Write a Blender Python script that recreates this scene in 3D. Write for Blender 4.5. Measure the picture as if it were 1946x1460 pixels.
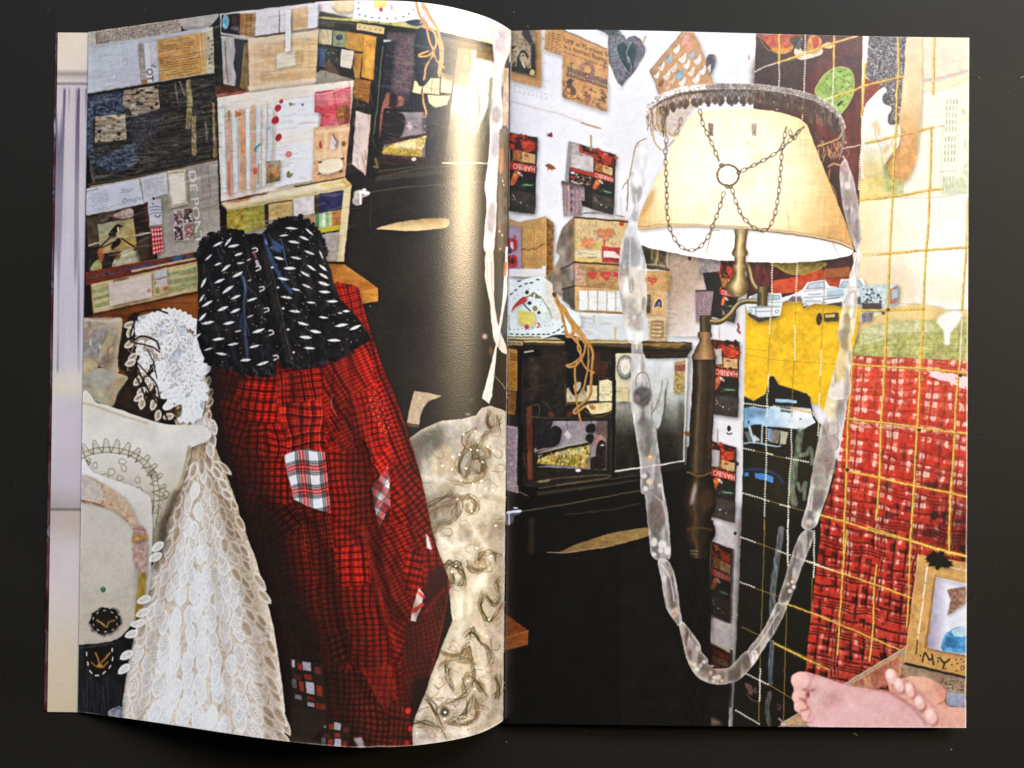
import bpy, math, random
import numpy as np

# ---------------------------------------------------------------- scene, camera, light
for _o in list(bpy.data.objects):
    bpy.data.objects.remove(_o, do_unlink=True)
SC = bpy.context.scene
COL = SC.collection
CAM_H = 0.37            # camera height over the table, metres
FOC = 1589.0            # focal length in layout units (the layout sheet is 1946 x 1460 units)

cam_data = bpy.data.cameras.new('camera')
cam_data.sensor_width = 36.0
cam_data.lens = 36.0 * FOC / 1946.0
cam_data.clip_start = 0.01
cam_data.clip_end = 50.0
cam = bpy.data.objects.new('camera', cam_data)
cam.location = (0, 0, CAM_H)
COL.objects.link(cam)
SC.camera = cam

world = bpy.data.worlds.new('World')
SC.world = world
world.use_nodes = True
_bg = world.node_tree.nodes['Background']
_bg.inputs['Color'].default_value = (0.93, 0.96, 1.0, 1)
_bg.inputs['Strength'].default_value = 0.03

def area_light(name, loc, target, sx, sy, power, color):
    d = bpy.data.lights.new(name, 'AREA')
    d.shape = 'RECTANGLE'; d.size = sx; d.size_y = sy
    d.energy = power; d.color = color
    o = bpy.data.objects.new(name, d)
    o.location = loc
    v = np.array(target, float) - np.array(loc, float)
    import mathutils
    o.rotation_euler = mathutils.Vector(v).to_track_quat('-Z', 'Y').to_euler()
    COL.objects.link(o)
    return o

# the room: a broad ceiling fixture behind the top of the magazine, and a warm lamp low to the right
area_light('ceiling_light', (1.35, 2.05, 1.75), (0, 0, 0), 1.4, 0.9, 104.0, (0.87, 0.965, 1.07))
area_light('side_light', (-1.0, 2.1, 1.7), (0, 0, 0), 1.1, 1.1, 30.0, (0.86, 0.95, 1.07))
area_light('warm_lamp', (1.98, 0.68, 1.28), (-0.02, 0.05, 0.02), 0.16, 0.52, 60.0, (1.0, 0.78, 0.49))

SC.view_settings.view_transform = 'Standard'
SC.view_settings.look = 'None'
SC.view_settings.exposure = 0.0
SC.view_settings.gamma = 1.0
SC.view_settings.use_curve_mapping = False
try:
    SC.cycles.use_denoising = True
    SC.cycles.max_bounces = 6
except Exception:
    pass

def tag(o, label=None, cat=None, group=None, kind=None):
    if label: o['label'] = label
    if cat: o['category'] = cat
    if group: o['group'] = group
    if kind: o['kind'] = kind
    return o

def mesh_obj(name, verts, faces, parent=None, uvs=None, smooth=True):
    me = bpy.data.meshes.new(name)
    me.from_pydata([tuple(map(float, v)) for v in verts], [], faces)
    me.update()
    if uvs is not None:
        ul = me.uv_layers.new(name='page')
        vi = np.zeros(len(me.loops), dtype=np.int32)
        me.loops.foreach_get('vertex_index', vi)
        ul.data.foreach_set('uv', np.asarray(uvs, dtype=np.float32)[vi].ravel())
    if smooth:
        me.polygons.foreach_set('use_smooth', [True] * len(me.polygons))
    o = bpy.data.objects.new(name, me)
    COL.objects.link(o)
    if parent: o.parent = parent
    return o

# ---------------------------------------------------------------- the sheets of the magazine
def plan(x, y, z):
    """layout position (x right, y down) of a point at height z -> metres on the table"""
    k = (CAM_H - z) / FOC
    return ((x - 973.0) * k, (730.0 - y) * k)

# edge curves of the lifted left leaf (layout units): head edge and tail edge, from fore edge to spine
HEAD = np.array([(168, 61), (265, 47), (368, 33), (440, 22.6), (501, 14.6), (563, 7.4), (605, 3.4), (640, 1.4), (700, .7),
                 (746, 1.4), (789, 3.6), (823, 7.4), (854, 12.6), (900, 24.4), (925, 32), (943, 39.5), (958, 48), (971, 58)], float)
TAIL = np.array([(148, 1353), (228, 1363.5), (348, 1381), (460, 1398), (560, 1411), (620, 1417), (660, 1420), (722, 1421), (783, 1417.5),
                 (845, 1409.5), (880, 1403), (907, 1396), (930, 1387), (945, 1379), (955, 1370.7)], float)
Z_FORE, Z_SPINE = 0.0012, 0.0052

def smooth_curve(a, n=160):
    """resample by a smooth (monotone-ish) cubic through the points"""
    t = np.concatenate([[0], np.cumsum(np.hypot(*np.diff(a, axis=0).T))]); t /= t[-1]
    m = np.gradient(a, t, axis=0)
    q = np.linspace(0, 1, n)
    i = np.clip(np.searchsorted(t, q, side='right') - 1, 0, len(t) - 2)
    h = (t[i + 1] - t[i])[:, None]; s = ((q - t[i]) / (t[i + 1] - t[i]))[:, None]
    return ((2*s**3 - 3*s**2 + 1) * a[i] + (s**3 - 2*s**2 + s) * h * m[i] + (-2*s**3 + 3*s**2) * a[i + 1] + (s**3 - s**2) * h * m[i + 1])

def leaf_edge(curve):
    c = smooth_curve(curve)
    Yl = plan(c[0, 0], c[0, 1], Z_FORE)[1]; Yr = plan(c[-1, 0], c[-1, 1], Z_SPINE)[1]
    f = (c[:, 0] - c[0, 0]) / (c[-1, 0] - c[0, 0])
    Y = Yl + (Yr - Yl) * f
    z = CAM_H - Y * FOC / (730.0 - c[:, 1])
    z = np.convolve(np.pad(z, 6, mode='reflect', reflect_type='odd'), np.ones(13) / 13, 'valid')
    X = (c[:, 0] - 973.0) * (CAM_H - z) / FOC
    P = np.stack([X, Y, z], 1)
    s = np.concatenate([[0], np.cumsum(np.linalg.norm(np.diff(P, axis=0), axis=1))])
    q = np.linspace(0, s[-1], 121)
    return np.stack([np.interp(q, s, P[:, k]) for k in range(3)], 1), s[-1]

LEAF_HEAD, _len_h = leaf_edge(HEAD)
LEAF_TAIL, _len_t = leaf_edge(TAIL)

RH = np.array([(970.5, 59), (1020, 57.5), (1100, 56.8), (1230, 58.6), (1360, 61.8), (1480, 65), (1660, 69.3), (1842, 72)], float)
RT = np.array([(956.5, 1375.5), (1010, 1376), (1100, 1377), (1230, 1378.8), (1360, 1380.2), (1480, 1381.3), (1660, 1382.6), (1836, 1383.4)], float)
def right_z(f):
    return 0.0068 - 0.0034 * math.exp(-f * 30) + 0.0004 * math.sin(math.pi * min(1, f * 1.6))
def right_edge(c):
    c = smooth_curve(c, 61); out = []
    for k, (x, y) in enumerate(c):
        z = right_z(k / 60.0); X, Y = plan(x, y, z); out.append((X, Y, z))
    return np.array(out)
PAGE_HEAD, PAGE_TAIL = right_edge(RH), right_edge(RT)

def sheet(name, head, tail, parent, thick=0.00012, nv=40, wave=0.0):
    """a bent sheet of paper between two edge curves, printed face up, with a real back and rim"""
    n = len(head); V = []; U = []; Fc = []
    for j in range(nv + 1):
        t = j / nv
        for i in range(n):
            f = i / (n - 1); dz = wave * math.sin(math.pi * f) * (math.sin(9.0 * t + 3 * f + .6) + .6 * math.sin(21.0 * t - 7 * f)) * math.sin(math.pi * t) ** .5
            V.append(head[i] * (1 - t) + tail[i] * t + np.array((0, 0, dz))); U.append((f, 1 - t))
    top = len(V)
    for j in range(nv):
        for i in range(n - 1):
            a = j * n + i
            Fc.append((a, a + n, a + n + 1, a + 1))
    o = mesh_obj(name, V, Fc, parent, U)
    # back face and rim, as a part of the sheet
    B = [v - np.array((0, 0, thick)) for v in V]
    G = [tuple(reversed(f)) for f in Fc]
    rim = [(i, i + 1) for i in range(n - 1)] + [(nv * n + i + 1, nv * n + i) for i in range(n - 1)]
    rim += [((j + 1) * n, j * n) for j in range(nv)] + [(j * n + n - 1, (j + 1) * n + n - 1) for j in range(nv)]
    VV = list(B); off = {}
    for a, b in rim:
        for q in (a, b):
            if q not in off:
                off[q] = len(VV); VV.append(V[q] - np.array((0, 0, thick * 0.06)))
        G.append((off[a], off[b], b, a))
    back = mesh_obj('paper_back', VV, G, o, smooth=False)
    return o, back

magazine = bpy.data.objects.new('magazine', None)
COL.objects.link(magazine)
tag(magazine, 'open glossy magazine with a colour photograph spread, left leaf curling up', 'magazine')

left_page, left_back = sheet('left_page', LEAF_HEAD, LEAF_TAIL, magazine, wave=0.00022)
left_page['label'] = 'lifted left page printed with red tartan skirt, black corset and white lace cape'
right_page, right_back = sheet('right_page', PAGE_HEAD, PAGE_TAIL, magazine, wave=0.00012)
right_page['label'] = 'flat right page printed with lamp, chained shade and bare feet'

# leaves lying under the lifted one: less lift, so they reach further out
def lower_leaf(lift, base, x_head, x_tail, y_head, y_tail):
    out = []
    for edge, xf, yf in ((LEAF_HEAD, x_head, y_head), (LEAF_TAIL, x_tail, y_tail)):
        X0 = plan(xf, yf, base)[0]
        Y0 = plan(xf, yf, base)[1]
        f = np.linspace(0, 1, 61) ** 0.9
        Xs = X0 + (edge[-1, 0] - 0.0006 - X0) * f
        z = base + lift * np.maximum(0, np.interp(Xs, edge[:, 0], edge[:, 2], left=Z_FORE) - Z_FORE - 0.0006)
        Y = Y0 + (edge[-1, 1] * 0.999 - Y0) * np.clip(f * 1.2, 0, 1)
        out.append(np.stack([Xs, Y, z], 1))
    return out
_h, _t = lower_leaf(0.72, 0.00075, 110, 90, 62, 1353)
under_page, under_back = sheet('under_page', _h, _t, magazine)
under_page['label'] = 'next leaf peeking out at the left, pale curtain print'
_h, _t = lower_leaf(0.45, 0.00045, 105.5, 83.5, 62.5, 1350)
deep_page, deep_back = sheet('deeper_page', _h, _t, magazine)
deep_page['label'] = 'sliver of a dark printed leaf below the curtain page'

def slab(name, pts, z0, z1, parent):
    """flat block with the plan outline pts"""
    n = len(pts)
    V = [(x, y, z1) for x, y in pts] + [(x, y, z0) for x, y in pts]
    Fc = [tuple(range(n)), tuple(range(2 * n - 1, n - 1, -1))] + [(i, i + n, (i + 1) % n + n, (i + 1) % n) for i in range(n)]
    return mesh_obj(name, V, Fc, parent, smooth=False)

def quad_plan(q, z):
    return [plan(x, y, z) for x, y in q]
def block(name, parent, inset=0.0004, z0=0.00042):
    """the rest of the pages under the right leaf: a solid that follows its dip into the fold"""
    V = []; Fc = []; n = len(PAGE_HEAD)
    for i in range(n):
        h, t = PAGE_HEAD[i].copy(), PAGE_TAIL[i].copy()
        h[1] -= inset; t[1] += inset
        for p in (h, t):
            x = p[0] - (inset if i == n - 1 else -0.0008 if i == 0 else 0); V += [(x, p[1], p[2] - 0.00028), (x, p[1], z0)]
    for i in range(n - 1):
        a, c = 4 * i, 4 * i + 4
        Fc += [(a, a + 2, c + 2, c), (a + 1, c + 1, c + 3, a + 3), (a, c, c + 1, a + 1), (a + 2, a + 3, c + 3, c + 2)]
    c = 4 * (n - 1); Fc += [(0, 1, 3, 2), (c, c + 2, c + 3, c + 1)]
    return mesh_obj(name, V, Fc, parent, smooth=False)
page_block = block('page_block', magazine)
back_cover = slab('back_cover', list(reversed(quad_plan([(966, 66), (1838, 77), (1832, 1379), (955, 1370)], 0.0002))), 0.00002, 0.00040, magazine)
front_cover = slab('front_cover', list(reversed(quad_plan([(112, 64), (960, 66), (950, 1368), (92, 1350)], 0.0002))), 0.00002, 0.00035, magazine)

# torn paper fibres and glue flecks along the fold
rng = random.Random(5)
FV, FF = [], []
def fleck(x, y, z, a, b, ang):
    X, Y = plan(x, y, z); k = len(FV); n = 6
    ring = []
    for i in range(n):
        t = 2 * math.pi * i / n; r = rng.uniform(.6, 1.2)
        dx, dy = a * r * math.cos(t), b * r * math.sin(t)
        FV.append((X + dx * math.cos(ang) - dy * math.sin(ang), Y + dx * math.sin(ang) + dy * math.cos(ang), z)); ring.append(k + i)
    FV.append((X, Y, z + 0.00025)); c = k + n
    for i in range(n): FF.append((ring[i], ring[(i + 1) % n], c))
def spine_x(y): return 970.7 - (y - 58) * (15.0 / 1313.0)
for y0 in (410, 508, 640, 662, 730, 752, 818, 878, 945, 951, 1016, 1021, 1083, 1090, 1150, 1229, 1234, 1298, 1304, 1352):
    for _ in range(3):
        y = y0 + rng.uniform(-5, 5)
        fleck(spine_x(y) + rng.uniform(-1.5, 2.2), y, 0.0053, rng.uniform(.00012, .00028), rng.uniform(.0001, .0002), rng.uniform(0, 3))
flecks = mesh_obj('glue_fleck', FV, FF, magazine, smooth=False)
tag(flecks, 'white paper fibres and glue flecks along the fold', kind='stuff')
# the white fold line itself: a thin ragged ridge of bare paper
RV, RF = [], []
ys = np.linspace(430, 1370, 150)
for k, y in enumerate(ys):
    w = rng.uniform(.00005, .00018) * min(1, (y - 420) / 200)
    X, Y = plan(spine_x(y) - 0.2, y, 0.0053)
    RV += [(X - w, Y, 0.0050), (X, Y, 0.0054), (X + w * .6, Y, 0.0044)]
    if k:
        a = 3 * k
        RF += [(a - 3, a, a + 1, a - 2), (a - 2, a + 1, a + 2, a - 1)]
fold = mesh_obj('fold_ridge', RV, RF, magazine, smooth=True)

# the table top
table = mesh_obj('table_top', [(-1.2, -0.9, 0), (1.2, -0.9, 0), (1.2, 0.9, 0), (-1.2, 0.9, 0)], [(0, 1, 2, 3)])
tag(table, 'matte black table top the magazine lies on', 'table top', kind='structure')
# ---------------------------------------------------------------- print shop: draws the printed pictures into arrays
CW, CH = 1950, 1440
R = random.Random(11)
NR = np.random.default_rng(7)

def hx(c):
    if isinstance(c, str): return np.array([int(c[i:i + 2], 16) for i in (0, 2, 4)], np.float32) / 255.0
    return np.asarray(c, np.float32)

def smooth_noise(w, h, sx, sy, seed):
    g = np.random.default_rng(seed).random((int(h / sy) + 3, int(w / sx) + 3)).astype(np.float32)
    ys = np.arange(h, dtype=np.float32) / sy; xs = np.arange(w, dtype=np.float32) / sx
    yi = ys.astype(int); xi = xs.astype(int)
    fy = (ys - yi)[:, None]; fx = (xs - xi)[None]
    fy = fy * fy * (3 - 2 * fy); fx = fx * fx * (3 - 2 * fx)
    a = g[yi][:, xi]; b = g[yi][:, xi + 1]; c = g[yi + 1][:, xi]; d = g[yi + 1][:, xi + 1]
    return (a * (1 - fx) + b * fx) * (1 - fy) + (c * (1 - fx) + d * fx) * fy
_nc = {}
def noise(sx, sy=None, seed=0):
    sy = sy or sx; k = (sx, sy, seed)
    if k not in _nc: _nc[k] = smooth_noise(CW, CH, sx, sy, int(sx * 7 + sy * 131 + seed * 1009) + 3)
    return _nc[k]

ART = np.zeros((CH, CW, 3), np.float32)
CLIP = [None]

def spl(p, closed=False, n=7):
    p = [np.array(q, float) for q in p]
    m = len(p); out = []
    rng_ = range(m) if closed else range(m - 1)
    for i in rng_:
        a = p[(i - 1) % m] if closed or i > 0 else 2 * p[0] - p[1]
        b, c = p[i], p[(i + 1) % m]
        d = p[(i + 2) % m] if closed or i + 2 < m else 2 * p[m - 1] - p[m - 2]
        for k in range(n):
            t = k / n
            out.append(.5 * ((2 * b) + (c - a) * t + (2 * a - 5 * b + 4 * c - d) * t * t + (3 * b - a - 3 * c + d) * t ** 3))
    if not closed: out.append(p[-1])
    return np.array(out)

def poly_mask(p, ss=3, pad=0):
    p = np.asarray(p, float)
    x0 = max(0, int(math.floor(p[:, 0].min())) - pad); x1 = min(CW, int(math.ceil(p[:, 0].max())) + 1 + pad)
    y0 = max(0, int(math.floor(p[:, 1].min())) - pad); y1 = min(CH, int(math.ceil(p[:, 1].max())) + 1 + pad)
    w, h = x1 - x0, y1 - y0
    if w <= 0 or h <= 0: return None
    acc = np.zeros((h * ss, w + 2), np.float32)
    q = np.roll(p, -1, axis=0)
    for (ax, ay), (bx, by) in zip(p, q):
        if ay == by: continue
        d = 1.0
        if ay > by: ax, ay, bx, by, d = bx, by, ax, ay, -1.0
        r0 = max(0, int(math.ceil((ay - y0) * ss - .5))); r1 = min(h * ss, int(math.ceil((by - y0) * ss - .5)))
        if r1 <= r0: continue
        r = np.arange(r0, r1)
        xs = ax + ((r + .5) / ss + y0 - ay) * (bx - ax) / (by - ay) - x0
        xs = np.clip(xs, 0, w)
        i = xs.astype(int); f = (xs - i).astype(np.float32)
        acc[r, i] += d * (1 - f); acc[r, i + 1] += d * f
    m = np.clip(np.abs(np.cumsum(acc, axis=1)[:, :w]), 0, 1)
    return x0, y0, m.reshape(h, ss, w).mean(1)

def box1(m, r, ax):
    if r < 1: return m
    pw = [(0, 0), (0, 0)]; pw[ax] = (r + 1, r)
    c = np.cumsum(np.pad(m, pw), axis=ax)
    n = m.shape[ax]
    a = np.take(c, np.arange(2 * r + 1, 2 * r + 1 + n), axis=ax); b = np.take(c, np.arange(0, n), axis=ax)
    return (a - b) / (2 * r + 1)
def blur(m, r):
    r = max(1, int(r))
    for _ in range(2): m = box1(box1(m, r, 0), r, 1)
    return m

def put(x0, y0, m, col, a=1.0, n=None, mul=False):
    """lay a colour (tuple, hex or array) through a mask"""
    h, w = m.shape
    if CLIP[0] is not None: m = m * CLIP[0][y0:y0 + h, x0:x0 + w]
    A = ART[y0:y0 + h, x0:x0 + w]
    c = hx(col) if not callable(col) else None
    if c is None:
        Y, X = np.mgrid[y0:y0 + h, x0:x0 + w].astype(np.float32)
        c = col(X, Y)
    if n is not None:
        c = np.broadcast_to(c, (h, w, 3)).copy()
        for t in n:
            sx, sy, amp = t[:3]; sd = t[3] if len(t) > 3 else 0
            c += ((noise(sx, sy, sd)[y0:y0 + h, x0:x0 + w] - .5) * (amp / 255.0))[..., None]
    k = (m * a)[..., None]
    if mul: A *= 1 - k + k * c
    else: A += k * (c - A)

def fill(p, col, a=1.0, n=None, bl=0, mul=False, cut=None, sh=1):
    """filled outline; bl softens it, cut=(scale, threshold) breaks it up with noise"""
    r = poly_mask(p, pad=int(bl * 2.5))
    if r is None: return
    x0, y0, m = r
    if sh and not bl and not cut and not mul and a > .88 and m.size > 260 and m.sum() > 240:      # soft cast shadow painted behind larger shapes in the print
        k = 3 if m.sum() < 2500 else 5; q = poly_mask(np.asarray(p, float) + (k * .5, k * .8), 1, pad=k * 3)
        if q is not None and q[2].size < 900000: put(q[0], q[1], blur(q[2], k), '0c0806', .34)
    if bl: m = blur(m, bl)
    if cut:
        nn = noise(cut[0], cut[1], cut[3] if len(cut) > 3 else 5)[y0:y0 + m.shape[0], x0:x0 + m.shape[1]]
        m = m * np.clip((nn - cut[2]) * 8 + .5, 0, 1)
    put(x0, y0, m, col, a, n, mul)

def sfill(p, *k, **kw): fill(spl(p, True), *k, **kw)

def ell(cx, cy, rx, ry, col, a=1.0, rot=0.0, n=None, bl=0, mul=False, jit=0, cut=None):
    t = np.linspace(0, 2 * math.pi, max(8, min(40, int((rx + ry) * 1.2) + 6)), endpoint=False)
    k = 1 + (np.array([R.uniform(-jit, jit) for _ in t]) if jit else 0)
    x, y = rx * np.cos(t) * k, ry * np.sin(t) * k
    c, s = math.cos(rot), math.sin(rot)
    fill(np.stack([cx + x * c - y * s, cy + x * s + y * c], 1), col, a, n, bl, mul, cut)

def line(p, w, col, a=1.0, bl=0, mul=False, taper=None, n=None):
    p = np.asarray(p, float); hw = w / 2.0
    pad = hw + 2 + bl * 3
    x0 = max(0, int(p[:, 0].min() - pad)); x1 = min(CW, int(p[:, 0].max() + pad) + 1)
    y0 = max(0, int(p[:, 1].min() - pad)); y1 = min(CH, int(p[:, 1].max() + pad) + 1)
    if x1 <= x0 or y1 <= y0: return
    M = np.zeros((y1 - y0, x1 - x0), np.float32); N = len(p) - 1
    for i in range(N):
        ax, ay = p[i]; bx, by = p[i + 1]
        h_ = hw * (taper(i / max(1, N - 1)) if taper else 1)
        q = h_ + 1.5
        u0 = max(x0, int(min(ax, bx) - q)); u1 = min(x1, int(max(ax, bx) + q) + 2)
        v0 = max(y0, int(min(ay, by) - q)); v1 = min(y1, int(max(ay, by) + q) + 2)
        if u1 <= u0 or v1 <= v0: continue
        Y, X = np.mgrid[v0:v1, u0:u1].astype(np.float32)
        X += .5; Y += .5
        dx, dy = bx - ax, by - ay; L = dx * dx + dy * dy + 1e-9
        t = np.clip(((X - ax) * dx + (Y - ay) * dy) / L, 0, 1)
        d = np.hypot(X - ax - t * dx, Y - ay - t * dy)
        c = np.clip(h_ + .5 - d, 0, min(1, h_ * 2))
        S = M[v0 - y0:v1 - y0, u0 - x0:u1 - x0]
        np.maximum(S, c, out=S)
    if bl: M = blur(M, bl)
    put(x0, y0, M, col, a, n, mul)

def sline(p, w, col, a=1.0, closed=False, **kw):
    q = spl(p, closed)
    if closed: q = np.vstack([q, q[:1]])
    line(q, w, col, a, **kw)

def along(p, step):
    p = np.asarray(p, float)
    s = np.concatenate([[0], np.cumsum(np.hypot(*np.diff(p, axis=0).T))])
    q = np.arange(0, s[-1], step)
    return np.stack([np.interp(q, s, p[:, 0]), np.interp(q, s, p[:, 1])], 1)

def beads(p, step, r, col, a=1.0, skip=0.0):
    for x, y in along(p, step):
        if R.random() < skip: continue
        ell(x, y, r, r, col, a)

def dash(p, on, off, w, col, a=1.0):
    q = along(p, 1.0); k = 0
    while k < len(q) - 2:
        e = min(len(q), k + int(on * R.uniform(.7, 1.3)) + 1)
        if e - k > 1: line(q[k:e], w, col, a)
        k = e + int(off * R.uniform(.6, 1.4)) + 1

class Q:
    """a picture or box face in perspective: corners tl, tr, br, bl; u right, v down, both 0..1"""
    def __init__(s, tl, tr, br, bl):
        s.c = [tl, tr, br, bl]
        A = []; b = []
        for (u, v), (x, y) in zip(((0, 0), (1, 0), (1, 1), (0, 1)), s.c):
            A += [[u, v, 1, 0, 0, 0, -u * x, -v * x], [0, 0, 0, u, v, 1, -u * y, -v * y]]; b += [x, y]
        s.H = np.append(np.linalg.solve(np.array(A, float), np.array(b, float)), 1).reshape(3, 3)
        s.I = np.linalg.inv(s.H)
    def P(s, u, v):
        q = s.H @ np.array([u, v, 1.0]); return q[:2] / q[2]
    def pts(s, l): return np.array([s.P(u, v) for u, v in l])
    def rect(s, u0, v0, u1, v1, col, a=1.0, **kw):
        fill(s.pts([(u0, v0), (u1, v0), (u1, v1), (u0, v1)]), col, a, **kw)
    def poly(s, l, col, a=1.0, **kw): fill(s.pts(l), col, a, **kw)
    def spoly(s, l, col, a=1.0, **kw): fill(spl(s.pts(l), True), col, a, **kw)
    def ln(s, l, w, col, a=1.0, **kw): line(s.pts(l), w, col, a, **kw)
    def sln(s, l, w, col, a=1.0, **kw): sline(s.pts(l), w, col, a, **kw)
    def el(s, u, v, ru, rv, col, a=1.0, **kw):
        t = np.linspace(0, 2 * math.pi, 20, endpoint=False)
        fill(s.pts([(u + ru * math.cos(k), v + rv * math.sin(k)) for k in t]), col, a, **kw)
    def all(s, col, a=1.0, **kw): fill(np.array(s.c, float), col, a, **kw)
    def tex(s, f, a=1.0, pts=None, **kw):
        I = s.I
        def g(X, Y):
            d = I[2, 0] * X + I[2, 1] * Y + I[2, 2]
            return f((I[0, 0] * X + I[0, 1] * Y + I[0, 2]) / d, (I[1, 0] * X + I[1, 1] * Y + I[1, 2]) / d)
        fill(np.array(s.c, float) if pts is None else pts, g, a, **kw)
    def lines(s, u0, v0, u1, v1, rows, w, col, a=.8, gap=.15, ragged=.15):
        """rows of tiny unreadable print"""
        for i in range(rows):
            v = v0 + (v1 - v0) * (i + .5) / rows
            ue = u1 - (u1 - u0) * R.random() * ragged; u = u0
            while u < ue:
                L = (u1 - u0) * R.uniform(.04, .16)
                if R.random() > gap: line(s.pts([(u, v), (min(ue, u + L), v)]), w, col, a * R.uniform(.55, 1))
                u += L * 1.18
    def clip(s): return clip(np.array(s.c, float))

class clip:
    def __init__(s, p):
        r = poly_mask(p); m = np.zeros((CH, CW), np.float32)
        if r: m[r[1]:r[1] + r[2].shape[0], r[0]:r[0] + r[2].shape[1]] = r[2]
        s.m = m
    def __enter__(s):
        s.old = CLIP[0]; CLIP[0] = s.m if s.old is None else s.m * s.old
    def __exit__(s, *a): CLIP[0] = s.old

_tc = {}
def glyphs(t):
    if t not in _tc:
        cu = bpy.data.curves.new('lettering', 'FONT'); cu.body = t; cu.resolution_u = 2
        ob = bpy.data.objects.new('lettering', cu); COL.objects.link(ob)
        dg = bpy.context.evaluated_depsgraph_get(); ev = ob.evaluated_get(dg); me = ev.to_mesh()
        v = np.array([q.co[:2] for q in me.vertices]); me.calc_loop_triangles()
        _tc[t] = [v[list(l.vertices)] for l in me.loop_triangles]
        ev.to_mesh_clear(); bpy.data.objects.remove(ob); bpy.data.curves.remove(cu)
    return _tc[t]
def text(t, org, ux, uy, col, a=1.0, fit=None, bold=0):
    """lettering from org; ux = advance vector for one em, uy = up vector for one em; fit stretches to a length"""
    T = glyphs(t); org = np.array(org, float); ux = np.array(ux, float); uy = np.array(uy, float)
    if fit: ux = ux / np.hypot(*ux) * fit / max(q[:, 0].max() for q in T)
    allp = np.vstack(T); P = org + allp[:, :1] * ux + allp[:, 1:] * uy
    x0 = max(0, int(P[:, 0].min()) - 2); x1 = min(CW, int(P[:, 0].max()) + 3)
    y0 = max(0, int(P[:, 1].min()) - 2); y1 = min(CH, int(P[:, 1].max()) + 3)
    M = np.zeros((y1 - y0, x1 - x0), np.float32)
    for q in T:
        r = poly_mask(org + q[:, :1] * ux + q[:, 1:] * uy, 4)
        if r: M[r[1] - y0:r[1] - y0 + r[2].shape[0], r[0] - x0:r[0] - x0 + r[2].shape[1]] += r[2]
    M = np.clip(M * (1 + bold), 0, 1)
    put(x0, y0, M, col, a)

def speckle(p, count, r0, r1, col, a=1.0):
    """scattered small dots inside an outline"""
    m = poly_mask(p, 1)
    if m is None: return
    x0, y0, M = m; k = 0; g = 0
    while k < count and g < count * 12:
        g += 1
        x = R.randrange(M.shape[1]); y = R.randrange(M.shape[0])
        if M[y, x] < .5: continue
        r = R.uniform(r0, r1); ell(x0 + x, y0 + y, r, r * R.uniform(.7, 1.2), col if isinstance(col, str) else R.choice(col), a); k += 1

def pulse(t, w, s=.06):
    """soft periodic band of width w (0..1) in t"""
    f = np.abs((t % 1.0) - .5)
    return np.clip((f - (.5 - w / 2)) / s + .5, 0, 1)

def ramp(stops, t):
    xs = [s[0] for s in stops]; cs = np.stack([hx(s[1]) for s in stops])
    return np.stack([np.interp(t, xs, cs[:, k]) for k in range(3)], -1).astype(np.float32)

def vgrad(y0, y1, c0, c1):
    return lambda X, Y: ramp([(0, c0), (1, c1)], np.clip((Y - y0) / (y1 - y0), 0, 1))
def hgrad(x0, x1, c0, c1):
    return lambda X, Y: ramp([(0, c0), (1, c1)], np.clip((X - x0) / (x1 - x0), 0, 1))

def wear_sheen(p, count, cols, l0, l1, a0, a1, ang=0.0, spread=.5, w1=2.2):
    """scuffs, tape edges, brush marks and painted sheen strokes scattered over an area"""
    p = np.asarray(p, float); r = poly_mask(p, 1); x0, y0, M = r; k = g = 0
    while k < count and g < count * 10:
        g += 1; x, y = R.randrange(M.shape[1]), R.randrange(M.shape[0])
        if M[y, x] < .5: continue
        d = ang + R.gauss(0, spread); L = R.uniform(l0, l1); x, y = x + x0, y + y0
        line([(x, y), (x + L * math.cos(d), y + L * math.sin(d))], R.uniform(.7, w1), R.choice(cols), R.uniform(a0, a1)); k += 1

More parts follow.
